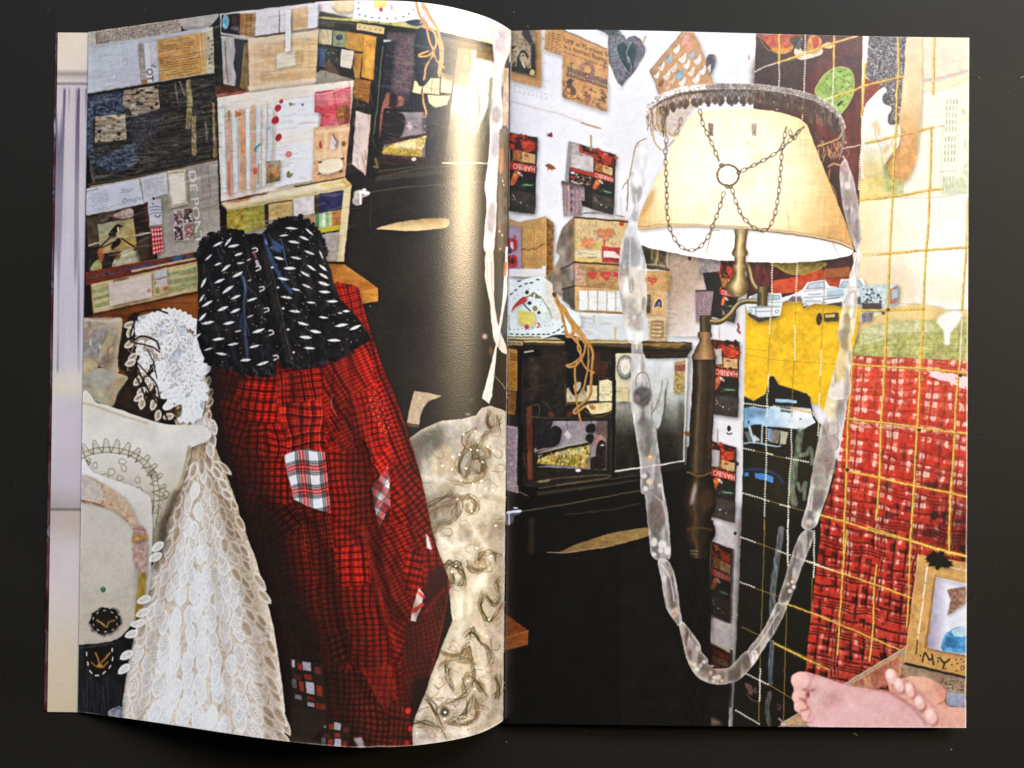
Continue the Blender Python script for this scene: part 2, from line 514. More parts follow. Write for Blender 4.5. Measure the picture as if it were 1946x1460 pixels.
# ---------------------------------------------------------------- the picture on the left page
def art_left():
    fill([(140, -5), (975, -5), (975, 1440), (140, 1440)], '231e1b', n=[(60, 60, 8), (2, 2, 7)])
    # ---- white wall and cabinet behind, upper right
    fill([(600, -5), (975, -5), (975, 120), (600, 60)], 'd6cfd2', n=[(40, 40, 12)])
    fill([(606, 28), (700, 38), (800, 52), (968, 92), (968, 330), (606, 330)], '272320', n=[(14, 14, 18), (3, 3, 12)])
    # lower door front lines
    line([(706, 366), (760, 357), (830, 352), (935, 346)], 2, '5e544a', .7)
    line([(706, 372), (703, 436)], 1.6, '4a4138', .6)
    line([(715, 338), (800, 320), (900, 312)], 1.6, '6a6052', .6)
    line([(722, 326), (830, 311)], 2, '6d5a44', .6)
    fill([(712, 345), (722, 333), (800, 328), (900, 322), (900, 326), (800, 336)], '3d372f', .8, bl=1)
    # mirror and door to the right
    fill([(872, 86), (962, 118), (935, 312), (845, 306)], lambda X, Y: ramp([(0, 'd8d8d4'), (.35, 'c9ccca'), (.62, '6f6e62'), (1, '3a352b')], np.clip((Y - 100) / 215, 0, 1)), n=[(9, 40, 26), (3, 3, 10)])
    fill([(842, 70), (940, 92), (945, 116), (875, 96), (842, 90)], '5b4a30', n=[(5, 5, 22)])
    fill([(903, 98), (943, 106), (942, 116), (903, 110)], '7c6033', n=[(4, 4, 20)])
    fill([(872, 92), (906, 96), (898, 175), (866, 165)], 'cfc6ae')
    ell(886, 119, 9.5, 18, '8f8780', rot=.1); ell(886, 119, 7, 14.5, 'd9d3c4', rot=.1)
    line([(842, 310), (935, 311)], 3, 'd8cfb4', .95)
    sfill([(905, 150), (915, 200), (900, 250), (893, 215)], 'dfe2e2', .8, bl=2)
    sfill([(925, 185), (930, 200), (912, 240), (903, 262), (902, 235)], 'e8e8e2', .75, bl=1)
    sline([(905, 160), (912, 200), (905, 250), (900, 290)], 5, '55564c', .6, bl=1)
    sline([(935, 150), (930, 200), (915, 260), (905, 300)], 6, '504c40', .55, bl=1)
    fill([(925, 240), (940, 235), (932, 310), (918, 310)], '4b4336', .7, bl=1)
    # papers in the pigeonholes
    fill([(606, 55), (632, 58), (631, 87), (606, 84)], 'c4b492', n=[(6, 6, 20)])
    fill([(633, 58), (658, 61), (657, 91), (633, 88)], '7d8662', n=[(6, 6, 16)])
    ell(645, 72, 6, 5.5, '27305e', jit=.2)
    fill([(658, 60), (694, 66), (690, 100), (657, 92)], 'b07d36', n=[(9, 9, 24)])
    fill([(693, 66), (720, 71), (711, 153), (687, 147)], 'c08a38', n=[(12, 20, 22)])
    q = Q((695, 70), (717, 74), (709, 148), (690, 144)); q.lines(.1, .05, .9, .25, 4, 1.2, '6d4a1c', .7)
    fill([(660, 98), (690, 103), (684, 150), (674, 148), (672, 105)], 'a06f30', n=[(9, 9, 24)])
    fill([(606, 92), (620, 94), (617, 128), (606, 126)], '3c4e76', n=[(6, 6, 12)])
    speckle(np.array([(620, 92), (648, 96), (645, 140), (618, 135)]), 60, .8, 2.6, ['3d4a30', '6e5a3c', '26301f', '54614a'], .8)
    fill([(617, 118), (630, 120), (648, 140), (616, 150)], '6d4436', .7, bl=2)
    fill([(649, 94), (674, 97), (668, 131), (647, 127)], 'c6bdb6', n=[(8, 8, 14)])
    Q((650, 98), (672, 100), (668, 128), (648, 125)).lines(.1, .15, .9, .6, 4, 1, '8a8aa0', .6)
    fill([(674, 150), (706, 154), (701, 198), (671, 188)], '8f5d26', n=[(7, 7, 26)])
    for k in range(5): line([(678, 158 + k * 7), (702, 162 + k * 7)], 1, '4a2c10', .5)
    fill([(672, 185), (701, 196), (700, 215), (672, 212)], '241d18', .9, bl=1)
    fill([(677, 211), (705, 219), (695, 333), (669, 314)], 'c3b0ae', n=[(9, 9, 22), (3, 3, 10)])
    line([(705, 219), (695, 333), (669, 314)], 1.8, 'd2b292', .9)
    fill([(667, 318), (694, 336), (693, 330), (668, 312)], '2a221c', .8)
    # shelf edge and label
    sline([(606, 33), (680, 39), (760, 48), (806, 54)], 6.5, 'b7b060', 1)
    sline([(672, 38), (760, 46), (806, 52), (880, 66), (965, 90)], 5, 'd9cc98', .95)
    fill([(606, 38), (676, 44), (676, 56), (606, 50)], '4a4234', n=[(6, 3, 24)])
    fill([(636, 44), (674, 48), (673, 58), (636, 54)], '211d18')
    fill([(678, 44), (732, 53), (730, 66), (678, 57)], 'c0a97e', n=[(5, 5, 16)])
    for k in range(5): ell(684 + k * 10, 52 + k * 1.7, 1.6, 1.2, '6b5334', .9)
    fill([(606, 22), (634, 27), (672, 36), (606, 32)], '39342b', bl=1)
    sfill([(632, 2), (672, 2), (670, 22), (648, 26), (634, 16)], 'd6c3a2', n=[(8, 8, 20)])
    sline([(634, 16), (645, 24), (668, 24)], 3, '9a7444', .6, bl=1)
    # crocheted cloth on the shelf
    fill([(675, -4), (798, -2), (806, 30), (800, 46), (775, 40), (740, 45), (700, 40), (672, 37)], 'dedee6', n=[(14, 14, 12)])
    fill([(709, -2), (737, -2), (735, 16), (712, 17)], 'ddc76a', .85, bl=1)
    ell(725, 19, 3.4, 4, 'c23a3a'); sline([(742, 10), (746, 14), (745, 18)], 2, 'cf6a66')
    for x, y in ((682, 6), (682, 17), (684, 28), (695, 31), (708, 34), (722, 35), (737, 36), (752, 36), (768, 33), (778, 27), (786, 19)): ell(x, y, 1.9, 1.6, '3f4550', .85)
    for k in range(9): ell(690 + k * 7.5, 41 + k * .6, 3.5, 2.2, ['8d9040', '5f6a3a', 'b0a850'][k % 3], .7)
    # dark cabinet with glass; purple grain is a page-gloss window reflection painted in
    fill([(716, 72), (735, 72), (712, 341), (698, 331)], '1b1a19', n=[(5, 30, 10)])
    line([(728, 88), (722, 150), (717, 210), (710, 255)], 2.2, '6f7a6a', .8)
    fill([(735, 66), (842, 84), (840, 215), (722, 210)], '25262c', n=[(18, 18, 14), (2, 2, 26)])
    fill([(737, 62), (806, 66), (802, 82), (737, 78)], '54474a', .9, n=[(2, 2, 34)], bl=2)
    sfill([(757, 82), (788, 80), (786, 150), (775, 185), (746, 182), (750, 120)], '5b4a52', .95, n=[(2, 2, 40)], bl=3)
    fill([(729, 76), (744, 76), (742, 79), (730, 81)], 'b5b8b6', .9)
    sfill([(722, 260), (724, 215), (735, 178), (742, 182), (740, 205), (760, 182), (768, 200), (740, 212), (734, 262)], '9c5a50', .85, n=[(3, 3, 40)])
    ell(748, 192, 8, 15, '2d2024', .9)
    fill([(730, 206), (842, 208), (840, 306), (716, 318)], '221c1e', n=[(4, 4, 14)])
    fill([(736, 212), (812, 214), (808, 300), (728, 304)], '8c7f88', .9, n=[(12, 12, 18), (2, 2, 14)])
    sfill([(735, 216), (765, 216), (770, 235), (760, 262), (728, 268)], '241f22', .95)
    fill([(777, 232), (786, 240), (779, 248), (774, 240)], 'b9b0b6', .9)
    sfill([(805, 215), (835, 216), (825, 260), (808, 262)], '37302f', .8, bl=2, cut=(6, 6, .35))
    fill([(728, 268), (812, 254), (812, 262), (728, 276)], '3a2b24')
    fill([(745, 274), (812, 258), (800, 300), (728, 288)], 'b29a5a', n=[(4, 3, 80), (2, 2, 40)])
    fill([(728, 280), (770, 280), (803, 292), (801, 302), (726, 292)], 'a58a34', .8, n=[(4, 3, 60)])
    fill([(755, 272), (790, 268), (795, 283), (750, 284)], 'd8ccb0', .7, bl=2)
    fill([(726, 294), (830, 300), (826, 314), (716, 312)], '33201f', .9, n=[(4, 4, 20)])
    ell(787, 303, 5, 3.4, 'd9cfcb')
    line([(714, 302), (718, 318), (712, 318)], 5, '8d7a44', .6)
    # cards in the cabinet, and jute
    for p in ([(788, 154), (806, 160), (800, 180), (785, 176)], [(806, 148), (838, 150), (836, 180), (804, 178)], [(840, 138), (862, 144), (858, 178), (838, 176)], [(813, 181), (856, 182), (850, 200), (828, 205), (816, 196)]):
        fill(p, 'd6c69a', n=[(6, 6, 16)])
    for x in (822, 837): line([(x, 148), (x - 1, 178)], 2, '8a6a3a', .6)
    fill([(842, 80), (900, 90), (890, 170), (842, 150)], '4a3a26', .7, n=[(3, 3, 30)], bl=3)
    sfill([(795, 56), (812, 62), (806, 110), (800, 160), (790, 130), (788, 90)], '1c2430', n=[(3, 3, 22)])
    sline([(791, 130), (800, 160), (812, 152), (828, 128)], 8, '1b2029')
    sfill([(772, 42), (795, 38), (805, 46), (790, 50)], '2b3f55')
    for p, w in (([(790, 2), (798, 30), (812, 52), (826, 62), (836, 85), (840, 105), (836, 120)], 5), ([(804, 6), (818, 34), (832, 56), (840, 84), (842, 110), (836, 145)], 5.5),
              ([(812, 58), (818, 82), (826, 100), (812, 125), (806, 152)], 4), ([(828, 62), (830, 85), (818, 105), (800, 108), (798, 104), (815, 98)], 4.2), ([(822, 95), (832, 118), (846, 130)], 3.4),
              ([(835, 75), (838, 110), (834, 140)], 4), ([(804, 178), (806, 195), (811, 216)], 4), ([(800, 44), (806, 40), (812, 48), (804, 52)], 4)):
        sline(p, w, 'b98146'); sline(np.array(p) + (-.8, 0), w * .35, 'dfb377', .8)
    # nylon garland close to the fold
    g = [(940, 42), (968, 60), (969, 100), (958, 128), (952, 165), (957, 210), (955, 240), (949, 300), (944, 375), (945, 395), (939, 480), (927, 480), (920, 468), (925, 390), (922, 350), (930, 290), (932, 225), (940, 190), (944, 140), (938, 100)]
    sfill(g, 'cfcad0', .95, n=[(10, 40, 24), (4, 12, 14)])
    ell(944, 218, 9, 17, '837a85', .7, bl=2); ell(942, 275, 8, 26, '9a92a2', .7, rot=.08, bl=2); ell(935, 360, 8, 8, 'e6e2e2', .8, bl=1)
    ell(935, 415, 8, 30, '8f868e', .7, rot=.06, bl=2); ell(951, 80, 9, 20, 'a9a2b2', .7, bl=2); ell(946, 70, 3, 5, 'e8e4e6', .9)
    sfill([(924, 480), (938, 480), (940, 540), (941, 580), (950, 625), (962, 655), (963, 673), (950, 665), (938, 640), (932, 580), (923, 530)], 'cbbfbc', .95, n=[(8, 30, 26)])
    sline([(930, 490), (932, 540), (940, 590), (948, 640)], 3, 'efe9ea', .6); sline([(935, 500), (936, 560), (945, 610)], 4, '94827e', .45, bl=1)
    fill([(957, 130), (968, 130), (967, 250), (962, 240), (955, 240)], 'b09a8a', .9, n=[(4, 9, 40)])
    fill([(950, 245), (967, 245), (964, 480), (946, 480)], '4d4234', n=[(6, 16, 30)])
    for x, y in ((956, 345), (958, 352), (950, 440), (955, 448), (952, 474)): ell(x, y, 1.6, 2.4, 'd8ccb4', .8)
    sfill([(950, 285), (958, 290), (955, 330), (948, 322)], 'b07c50', .7, bl=1)
    fill([(962, 470), (966, 470), (965, 560), (945, 665), (936, 752), (930, 766), (917, 758), (921, 742), (944, 652), (955, 580)], 'c3c3c4', .95)
    fill([(958, 500), (964, 498), (962, 525), (957, 525)], 'a0622f', .9)
    sline([(938, 712), (950, 725), (962, 740)], 1.5, '8f887a', .8)
    ell(922, 640, 5, 6, 'b59a8c', .8, bl=1); ell(934, 668, 4, 9, '7a4a2a', .7, bl=1)
    # lens shaped cut-out and chrome catch
    sfill([(716, 436), (745, 426), (790, 418), (850, 416), (850, 432), (820, 437), (780, 440), (745, 438)], lambda X, Y: ramp([(0, '93764c'), (1, 'cdb48a')], np.clip((Y - 416) / 22, 0, 1)), n=[(20, 4, 16)])
    sfill([(671, 377), (677, 362), (702, 364), (702, 372), (690, 376), (688, 388), (676, 391), (670, 386)], 'a59c98', n=[(5, 5, 50)])
    sline([(684, 366), (702, 368)], 4, 'e8eaf2'); sline([(685, 370), (686, 388)], 3, 'e0e4f0'); ell(693, 361, 4, 2.2, 'dfdfe6')
    sline([(679, 366), (672, 382)], 3, 'c5b7ae', .8)
    ell(704, 583, 1.2, 1.2, 'cfcac4')

    # ---- boxes, left column
    fill([(165, 62), (345, 36), (345, 60), (165, 90)], 'a5978b', n=[(3, 3, 60), (6, 12, 26)])
    qn = Q((182, 60), (344, 36), (344, 59), (183, 85))
    for k in range(11):
        qn.ln([(k / 11, 0), (k / 11, 1)], 1.4, '6c6058', .7); qn.lines(k / 11 + .015, .08, k / 11 + .08, .95, 5, 1.3, '4b433d', .75)
    fill([(165, 62), (182, 60), (183, 86), (165, 90)], 'b3a9a4', n=[(5, 5, 22)]); line([(182, 60), (184, 85)], 2, '84564a', .7)
    fill([(346, 38), (420, 26), (420, 45), (406, 52), (372, 58), (347, 57)], '2a2724')
    sfill([(347, 36), (412, 26), (408, 42), (392, 54), (360, 58), (347, 54)], 'a8a09e', n=[(16, 6, 24)])
    sline([(350, 55), (380, 54), (402, 44)], 4, '83746a', .6, bl=2)
    fill([(404, 50), (424, 60), (424, 190), (412, 186), (406, 140)], '232a22', n=[(5, 12, 14)])
    # grey box with newspaper
    fill([(165, 89), (405, 51), (408, 142), (165, 181)], 'adaeb8', n=[(50, 30, 12), (9, 5, 8)])
    fill([(168, 92), (262, 80), (268, 160), (168, 177)], lambda X, Y: ramp([(0, 'b2b8c2'), (1, 'b5b1bf')], np.clip((X + Y - 280) / 130, 0, 1)), n=[(30, 5, 10), (4, 3, 7)])
    sline([(226, 85), (230, 105), (229, 128)], 1.5, 'cfd2da', .6); sline([(231, 115), (243, 113), (238, 132), (228, 132)], 1.4, '8b8aa0', .55); sline([(190, 130), (205, 125), (218, 119)], 1.5, 'cdd0d8', .7); ell(217.5, 147, 1.6, 1.8, 'e6e6ea')
    fill([(262, 85), (270, 84), (277, 150), (269, 152)], '958b80', n=[(3, 3, 50)])
    fill([(276, 84), (300, 80), (302, 155), (279, 158)], 'b7b2bb', n=[(5, 5, 16)]); fill([(274, 82), (282, 82), (291, 157), (280, 158)], 'c9c8cc', .8)
    text('TO', (280, 156), (-1, -17), (17, -1.5), '25242a', .9, bold=.5); text('5', (288, 130), (0, -15), (13, 0), '3a3940', .8)
    fill([(269, 153), (280, 151), (281, 160), (270, 163)], '8a5f40')
    qo = Q((299, 76), (376, 64), (386, 142), (304, 155))
    qo.all('b98a50', n=[(20, 14, 20), (3, 3, 12)])
    qo.lines(.03, .06, .97, .34, 5, 1.6, '5b3c1c', .8, ragged=.25); qo.lines(.04, .46, .97, .98, 9, 1.6, '583a1b', .8, ragged=.08)
    fill([(376, 64), (390, 61), (394, 140), (386, 142)], 'c59d66', n=[(4, 9, 20)]); line([(383, 66), (389, 140)], 1, '7a5a34', .7)
    fill([(390, 60), (405, 51), (408, 140), (394, 140)], 'b3a894', n=[(5, 9, 40)]); speckle(np.array([(396, 70), (405, 70), (407, 130), (398, 132)]), 40, .6, 2.2, ['4b463c', '6d6656'], .8)
    line([(165, 182), (290, 161), (409, 142)], 4.5, '1d1a17', .95); line([(165, 178), (408, 139)], 1.2, '8d8a88', .6)
    # dark painted box
    DB = [(165, 184), (409, 144), (414, 303), (167, 350)]
    fill(DB, '2a2623', n=[(10, 4, 22), (3, 2, 26)])
    with clip(np.array(DB, float)):
        sfill([(165, 188), (236, 176), (240, 205), (215, 222), (180, 225), (178, 270), (182, 300), (240, 280), (262, 270), (250, 315), (215, 325), (190, 318), (166, 300)], '3d4658', .9, n=[(6, 3, 70), (2, 2, 60)], bl=2)
        for k in range(70):
            x, y = R.uniform(168, 262), R.uniform(188, 325); line([(x, y), (x + R.uniform(6, 24), y - R.uniform(0, 5))], R.uniform(.8, 2.2), R.choice(['7c869c', '545d72', '1b1b20', 'a3a6b0', '2b303c']), .6)
        fill([(236, 172), (301, 163), (304, 208), (253, 223), (247, 207), (233, 201)], 'a08c76', .95, n=[(7, 3, 80), (2, 2, 60)], cut=(9, 4, .22))
        fill([(182, 222), (238, 217), (241, 266), (180, 273)], 'a8967f', .95, n=[(9, 3, 80), (2, 2, 60)], cut=(9, 4, .22, 8))
        for k in range(16):
            y = 176 + k * 2.7; line([(238, y + 3), (302, y - 6)], 1, '54493e', R.uniform(.2, .7))
        for k in range(15):
            y = 224 + k * 3.2; line([(183, y + 2), (240, y - 4)], 1, R.choice(['6b5d50', 'cbb9a0', '43485a']), R.uniform(.3, .7))
        for k in range(26):
            y = 190 + k * 6.2; line([(245 + R.uniform(0, 60), y + 20), (405, y + R.uniform(-4, 2))], 1.1, R.choice(['6a5a50', '8b7a6c', '4a403c']), R.uniform(.25, .65))
        sfill([(246, 228), (300, 215), (312, 235), (262, 290), (250, 262)], '3a3640', .7, n=[(3, 3, 60)], bl=2)
        for p in ([(354, 152), (362, 150), (367, 200), (362, 246), (353, 246), (356, 200)], [(364, 222), (373, 220), (374, 296), (365, 298)]): fill(p, '8d7d58', .85, n=[(3, 4, 80)])
        fill([(404, 196), (408, 196), (412, 300), (405, 302)], '8f8052', .9, n=[(3, 6, 60)]); fill([(410, 190), (413, 190), (415, 300), (412, 300)], '7e6f4a', .9)
        for x0, y0, x1, y1 in ((333, 156, 338, 190), (343, 158, 352, 182), (391, 232, 394, 270), (396, 250, 393, 270)): line([(x0, y0), (x1, y1)], 4, '7c7568', .6, n=[(3, 3, 90)])
        speckle(np.array(DB, float), 260, .5, 1.5, ['8c8478', '5d564e', '14110f', 'a69e90'], .5)
        line([(168, 300), (180, 352)], 6, '625850', .7, n=[(3, 3, 60)])
    fill([(163, 300), (170, 300), (172, 352), (163, 356)], '100d0c')
    line([(168, 352), (290, 330), (414, 303)], 3, '5b4c38', .9); line([(172, 356), (290, 335), (414, 308)], 2.4, 'c0ab88', .8)
    # museum poster box
    fill([(165, 359), (414, 305), (419, 470), (300, 494), (171, 516)], '988f86', n=[(30, 30, 12), (4, 4, 9)])
    q1 = Q((164, 360), (264, 341), (275, 388), (164, 410)); q1.all('bcbcc9', n=[(20, 20, 8)])
    q1.lines(.02, .18, .42, .95, 11, 1.1, '74748a', .8); q1.ln([(0, .12), (.22, .08)], 1.6, '55566a', .8)
    text('Stan', q1.P(.62, .44), (13, -2.2), (1.5, -13), '65677a', .85); text('Douglas', q1.P(.62, .83), (12.5, -2.4), (1.5, -13), '65677a', .85); q1.ln([(.64, .9), (.98, .86)], 1, '8a8a9c', .7)
    q2 = Q((266, 340), (317, 328), (321, 371), (275, 386)); q2.all('b9b6be', n=[(8, 8, 12)]); q2.lines(.1, .1, .92, .8, 8, 1.1, '7b7a88', .7)
    for k in range(9): ell(268 + k * .6, 343 + k * 5, 1.2, 1.2, '8a7a6a')
    line([(297, 376), (320, 371)], 3.5, '6d6458', .7); ell(292, 378, 2.4, 2.6, '2b2522')
    q3 = Q((319, 326), (353, 322), (357, 389), (323, 396)); q3.all('cdbf9f', n=[(6, 6, 12)]); q3.rect(.08, .05, .9, .93, 'd3cabd', n=[(12, 12, 8)]); q3.lines(.06, .03, .95, .1, 1, 2, '6a5e54', .8)
    fill([(307, 372), (322, 370), (325, 399), (308, 400)], '8a8278', n=[(3, 3, 22)])
    text('DE PONT', (358.5, 324), (1.6, 17), (19.5, -2.2), 'd5d0cb', .95, fit=142)
    line([(396, 317), (400, 378)], 2, '716a64', .7); line([(382, 322), (388, 395)], 2, '7d766f', .6)
    fill([(384, 405), (418, 398), (419, 440), (386, 452)], 'a39a91', .7, n=[(3, 3, 16)])
    for k in range(5): ell(378 - k * .6, 438 + k * 2, 3, 2, '77975e', .6)
    # dark photograph with the bird picture
    ph = [(164, 412), (275, 389), (283, 430), (300, 492), (172, 516)]
    fill(ph, '2a211c', n=[(12, 12, 14), (3, 3, 10)])
    with clip(np.array(ph, float)):
        fill([(164, 414), (185, 412), (190, 470), (164, 470)], '463a29', n=[(9, 9, 20)]); line([(164, 468), (188, 462)], 3, 'b6aca0', .9); line([(258, 449), (285, 443)], 3, 'b6aca0', .9)
        fill([(196, 404), (252, 394), (256, 412), (218, 420)], '5a3c34', .9, n=[(6, 6, 40)]); sfill([(216, 410), (228, 402), (246, 397), (254, 402), (250, 414), (225, 416)], 'b59a92', .8, n=[(4, 4, 60)]); ell(246, 402, 6, 5, 'a9a398', .8)
        fill([(186, 404), (206, 402), (204, 422), (186, 426)], '4f4034', .8)
        qb = Q((185, 427), (254, 415), (260, 473), (191, 484)); qb.tex(lambda u, v: ramp([(0, '8a8672'), (.5, 'a08c60'), (1, 'a5803c')], np.clip(.65 * v + .5 * u - .1, 0, 1)), n=[(9, 9, 14)])
        qb.spoly([(.28, .40), (.42, .22), (.55, .12), (.72, .22), (.62, .22), (.56, .38), (.4, .5)], '191713'); qb.sln([(.36, .46), (.2, .6), (.06, .72), (-.02, .8)], 3, '2a241c')
        qb.spoly([(.34, .74), (.5, .56), (.6, .56), (.56, .74), (.4, .88), (.32, .92)], '1d1913'); qb.sln([(.52, .42), (.64, .62), (.84, .92)], 5, 'b58e68'); qb.sln([(.06, .8), (.4, .66)], 2.6, '3a2d20'); qb.sln([(.62, .6), (.8, .8), (.96, .95)], 3, '2b2118')
        qb.spoly([(.53, .24), (.58, .2), (.58, .36), (.54, .4)], 'c9b48c')
        sfill([(214, 512), (218, 492), (232, 478), (252, 474), (266, 488), (262, 505), (240, 512)], 'a39a80', n=[(6, 6, 34)]); sfill([(173, 514), (178, 500), (190, 494), (193, 512)], '8f8f5c', n=[(6, 6, 20)])
        sfill([(186, 476), (194, 474), (198, 490), (190, 500)], '96562c', .9, bl=1); ell(222, 486, 7, 8, '5a3524', .8, bl=1)
        sfill([(258, 466), (280, 448), (284, 470), (274, 500), (262, 495)], '4a3528', .8, bl=2)
    fill([(274, 388), (280, 386), (284, 430), (276, 432)], '4a2019')
    qt = Q((281, 381), (306, 378), (308, 427), (284, 430)); qt.all('b8b6c0', n=[(6, 6, 12)])
    for k in range(3): qt.sln([(.1, .3 + k * .12), (.5, .27 + k * .12), (.95, .32 + k * .1)], 2.2, '5f6c88', .8)
    qt.sln([(.5, .62), (.7, .72), (.85, .62)], 2.5, '4a3c50', .9); qt.el(.4, .15, .06, .03, '4a3c50')
    qr = Q((286, 433), (308, 431), (311, 480), (290, 485)); qr.all('ad2226', n=[(4, 4, 20)])
    for i in range(4):
        for j in range(6): qr.el(.14 + i * .25, .1 + j * .165, .085, .055, 'd8c4c0', .9)
    qp = Q((329, 400), (365, 395), (368, 456), (331, 459)); qp.all('c4b6b0')
    for (u, v) in ((.04, .04), (.55, .02), (.04, .54), (.56, .52)):
        qp.rect(u, v, u + .42, v + .43, '5d4448', n=[(3, 3, 130)]); speckle(qp.pts([(u, v), (u + .42, v), (u + .42, v + .43), (u, v + .43)]), 26, .8, 2.4, ['d5c3c2', '2b2024', '8a5a54', 'e6dcdc'], .8)
    qp.rect(.56, .52, .98, .95, 'a8746a', .45)
    # low box with green stripes
    fill([(163, 518), (300, 493), (421, 470), (423, 494), (172, 541), (164, 545)], '6d2e1d', n=[(20, 4, 14)])
    line([(174, 527), (300, 502), (372, 486)], 5, '4a3f52', .8, n=[(4, 4, 60)]); line([(255, 511), (290, 504)], 5, '3b4672', .9); fill([(328, 489), (347, 485), (347, 494), (328, 497)], '33507e')
    line([(252, 516), (330, 500), (425, 480)], 4, 'c4ad88', .9)
    fill([(172, 541), (424, 487), (424, 548), (376, 554), (176, 598)], 'bba679', n=[(14, 8, 18), (3, 3, 10)])
    q5 = Q((172, 541), (376, 494), (378, 553), (176, 598))
    for u0, u1 in ((.02, .165), (.73, .99)):
        for k in range(3): q5.rect(u0, .22 + k * .24, u1, .33 + k * .24, '7f8d5c', .9, n=[(4, 4, 30)])
        q5.ln([(u0, .13), (u1, .11)], 1.4, '8d8256', .7)
    q5.rect(.17, .08, .57, .86, 'c8b6ae', n=[(14, 14, 8)]); q5.lines(.22, .02, .34, .12, 2, 2, '4a2c24', .8); q5.rect(.33, .04, .36, .1, 'b0453a'); q5.lines(.38, .05, .52, .14, 2, 1.4, 'a08f86', .8)
    q5.el(.54, .64, .02, .07, 'c0706c', .9); q5.rect(.58, .02, .72, .86, 'b09a70', n=[(3, 3, 30)]); q5.rect(.6, .06, .715, .3, 'b5b0b5'); q5.lines(.6, .3, .72, .5, 4, 1.6, '6a5a66', .8); q5.rect(.61, .36, .71, .58, 'bab7be', .8); q5.rect(.68, .64, .72, .76, '9e4a3c', .8); q5.el(.62, .72, .02, .09, '6f6a50', .8)
    q5.lines(.38, .88, .56, .94, 1, 2, '6a4424', .7)
    line([(176, 599), (376, 555), (424, 546)], 4.5, '5a3013', .95); line([(172, 541), (176, 598)], 3, '6b4a22', .8); fill([(160, 545), (172, 541), (176, 600), (160, 602)], '1c1712')
    # wooden shelf
    fill([(155, 604), (176, 601), (376, 558), (430, 545), (430, 760), (155, 760)], lambda X, Y: ramp([(0, '6a3415'), (1, '8a4a1e')], np.clip((X - 160) / 250, 0, 1)), n=[(40, 4, 18), (90, 14, 10)])
    fill([(600, 500), (655, 503), (719, 549), (719, 573), (690, 578), (600, 580)], 'a8682a', n=[(30, 6, 26), (6, 2, 10)])
    fill([(640, 566), (719, 550), (719, 573), (640, 586)], 'b47a34', n=[(20, 5, 20)]); line([(640, 565), (719, 549)], 1.6, 'c98f4a', .8)
    line([(655, 504), (719, 549)], 1.2, 'c48a48', .6)

    # ---- boxes, right column
    fill([(418, 27), (606, 5), (606, 60), (470, 76), (420, 66)], 'cdc6cb', n=[(20, 20, 10)])
    fill([(421, 29), (456, 26), (456, 68), (421, 62)], '27211f', n=[(5, 5, 16)]); ell(429, 42, 6.5, 14, '7f9cb0', n=[(5, 5, 20)]); ell(429, 43, 3, 7, '3d8fbf', .9); ell(446, 54, 8, 4, '6a5560', .8); ell(446, 40, 5, 9, '40302b', .9)
    fill([(456, 27), (485, 26), (482, 71), (456, 67)], '8f6434', n=[(3, 30, 46)]); line([(484, 27), (483, 71)], 3, '9a6a58', .8)
    fill([(487, 24), (606, 6), (604, 56), (487, 70)], 'cfc8ce', n=[(9, 9, 10)]); speckle(np.array([(492, 34), (528, 30), (528, 62), (492, 66)]), 70, .5, 1.1, 'a49cb0', .6)
    line([(531, 22), (531, 63)], 2, '5a443e', .8); line([(487, 71), (545, 63)], 4, '5a3c34', .9); line([(587, 56), (604, 53)], 4, '6d4c44', .9)
    fill([(554, 18), (585, 14), (586, 56), (555, 61)], 'c6a274', n=[(16, 16, 22)]); line([(555, 20), (555, 61), (586, 56)], 2, '7a5a40', .7)
    fill([(585, 10), (604, 7), (603, 53), (586, 56)], 'd3d3dc', .9)
    # parcel
    fill([(420, 68), (472, 75), (474, 175), (425, 163)], '3a3533'); fill([(421, 69), (446, 72), (448, 96), (444, 120), (450, 150), (447, 165), (425, 160)], 'a8a2a2', n=[(6, 20, 30)]); line([(428, 80), (430, 120), (434, 156)], 3, '6b4b44', .6)
    fill([(446, 76), (466, 80), (458, 168), (448, 165), (450, 120)], '35353b', n=[(6, 20, 10)]); fill([(464, 84), (473, 80), (474, 174), (456, 168)], '7d6440', n=[(4, 12, 30)])
    line([(421, 70), (472, 76)], 3, 'b5aca4', .8)
    fill([(472, 74), (606, 58), (601, 162), (474, 175)], 'd2bda2', n=[(9, 9, 10)])
    fill([(476, 88), (604, 72), (600, 150), (476, 164)], lambda X, Y: ramp([(0, 'd3b394'), (1, 'c9a878')], np.clip((X - 476) / 130, 0, 1)), n=[(50, 4, 22), (3, 40, 12)])
    fill([(495, 95), (540, 90), (540, 100), (498, 150), (494, 150)], 'c79d76', .5, bl=4); sline([(500, 150), (540, 146), (565, 142)], 6, 'b98c56', .5, bl=3)
    line([(475, 168), (601, 152)], 7, 'ddcab4', .8)
    fill([(526, 103), (562, 97), (563, 124), (546, 127), (527, 131)], 'd2c8b8', n=[(4, 4, 12)]); fill([(562, 97), (574, 96), (574, 121), (563, 123)], 'c49f6a', .9)
    fill([(543, 20), (553, 19), (553, 98), (542, 101)], 'd7d3d8', n=[(6, 30, 12)]); line([(541, 78), (541, 92)], 4, 'b58a6a', .7)
    line([(474, 176), (540, 168), (601, 160)], 2, 'a5826c', .7)
    # big box with red panel
    fill([(411, 186), (474, 174), (425, 162), (408, 165)], '5a2f22', n=[(8, 8, 30)]); fill([(412, 182), (474, 172), (474, 176), (413, 188)], 'b0604c', .8)
    fill([(601, 140), (612, 133), (673, 152), (640, 158), (601, 163)], '8e8478', n=[(6, 6, 22)])
    fill([(413, 187), (474, 176), (601, 161), (673, 153), (656, 338), (420, 384)], 'dad0c8', n=[(30, 30, 10), (4, 4, 8)])
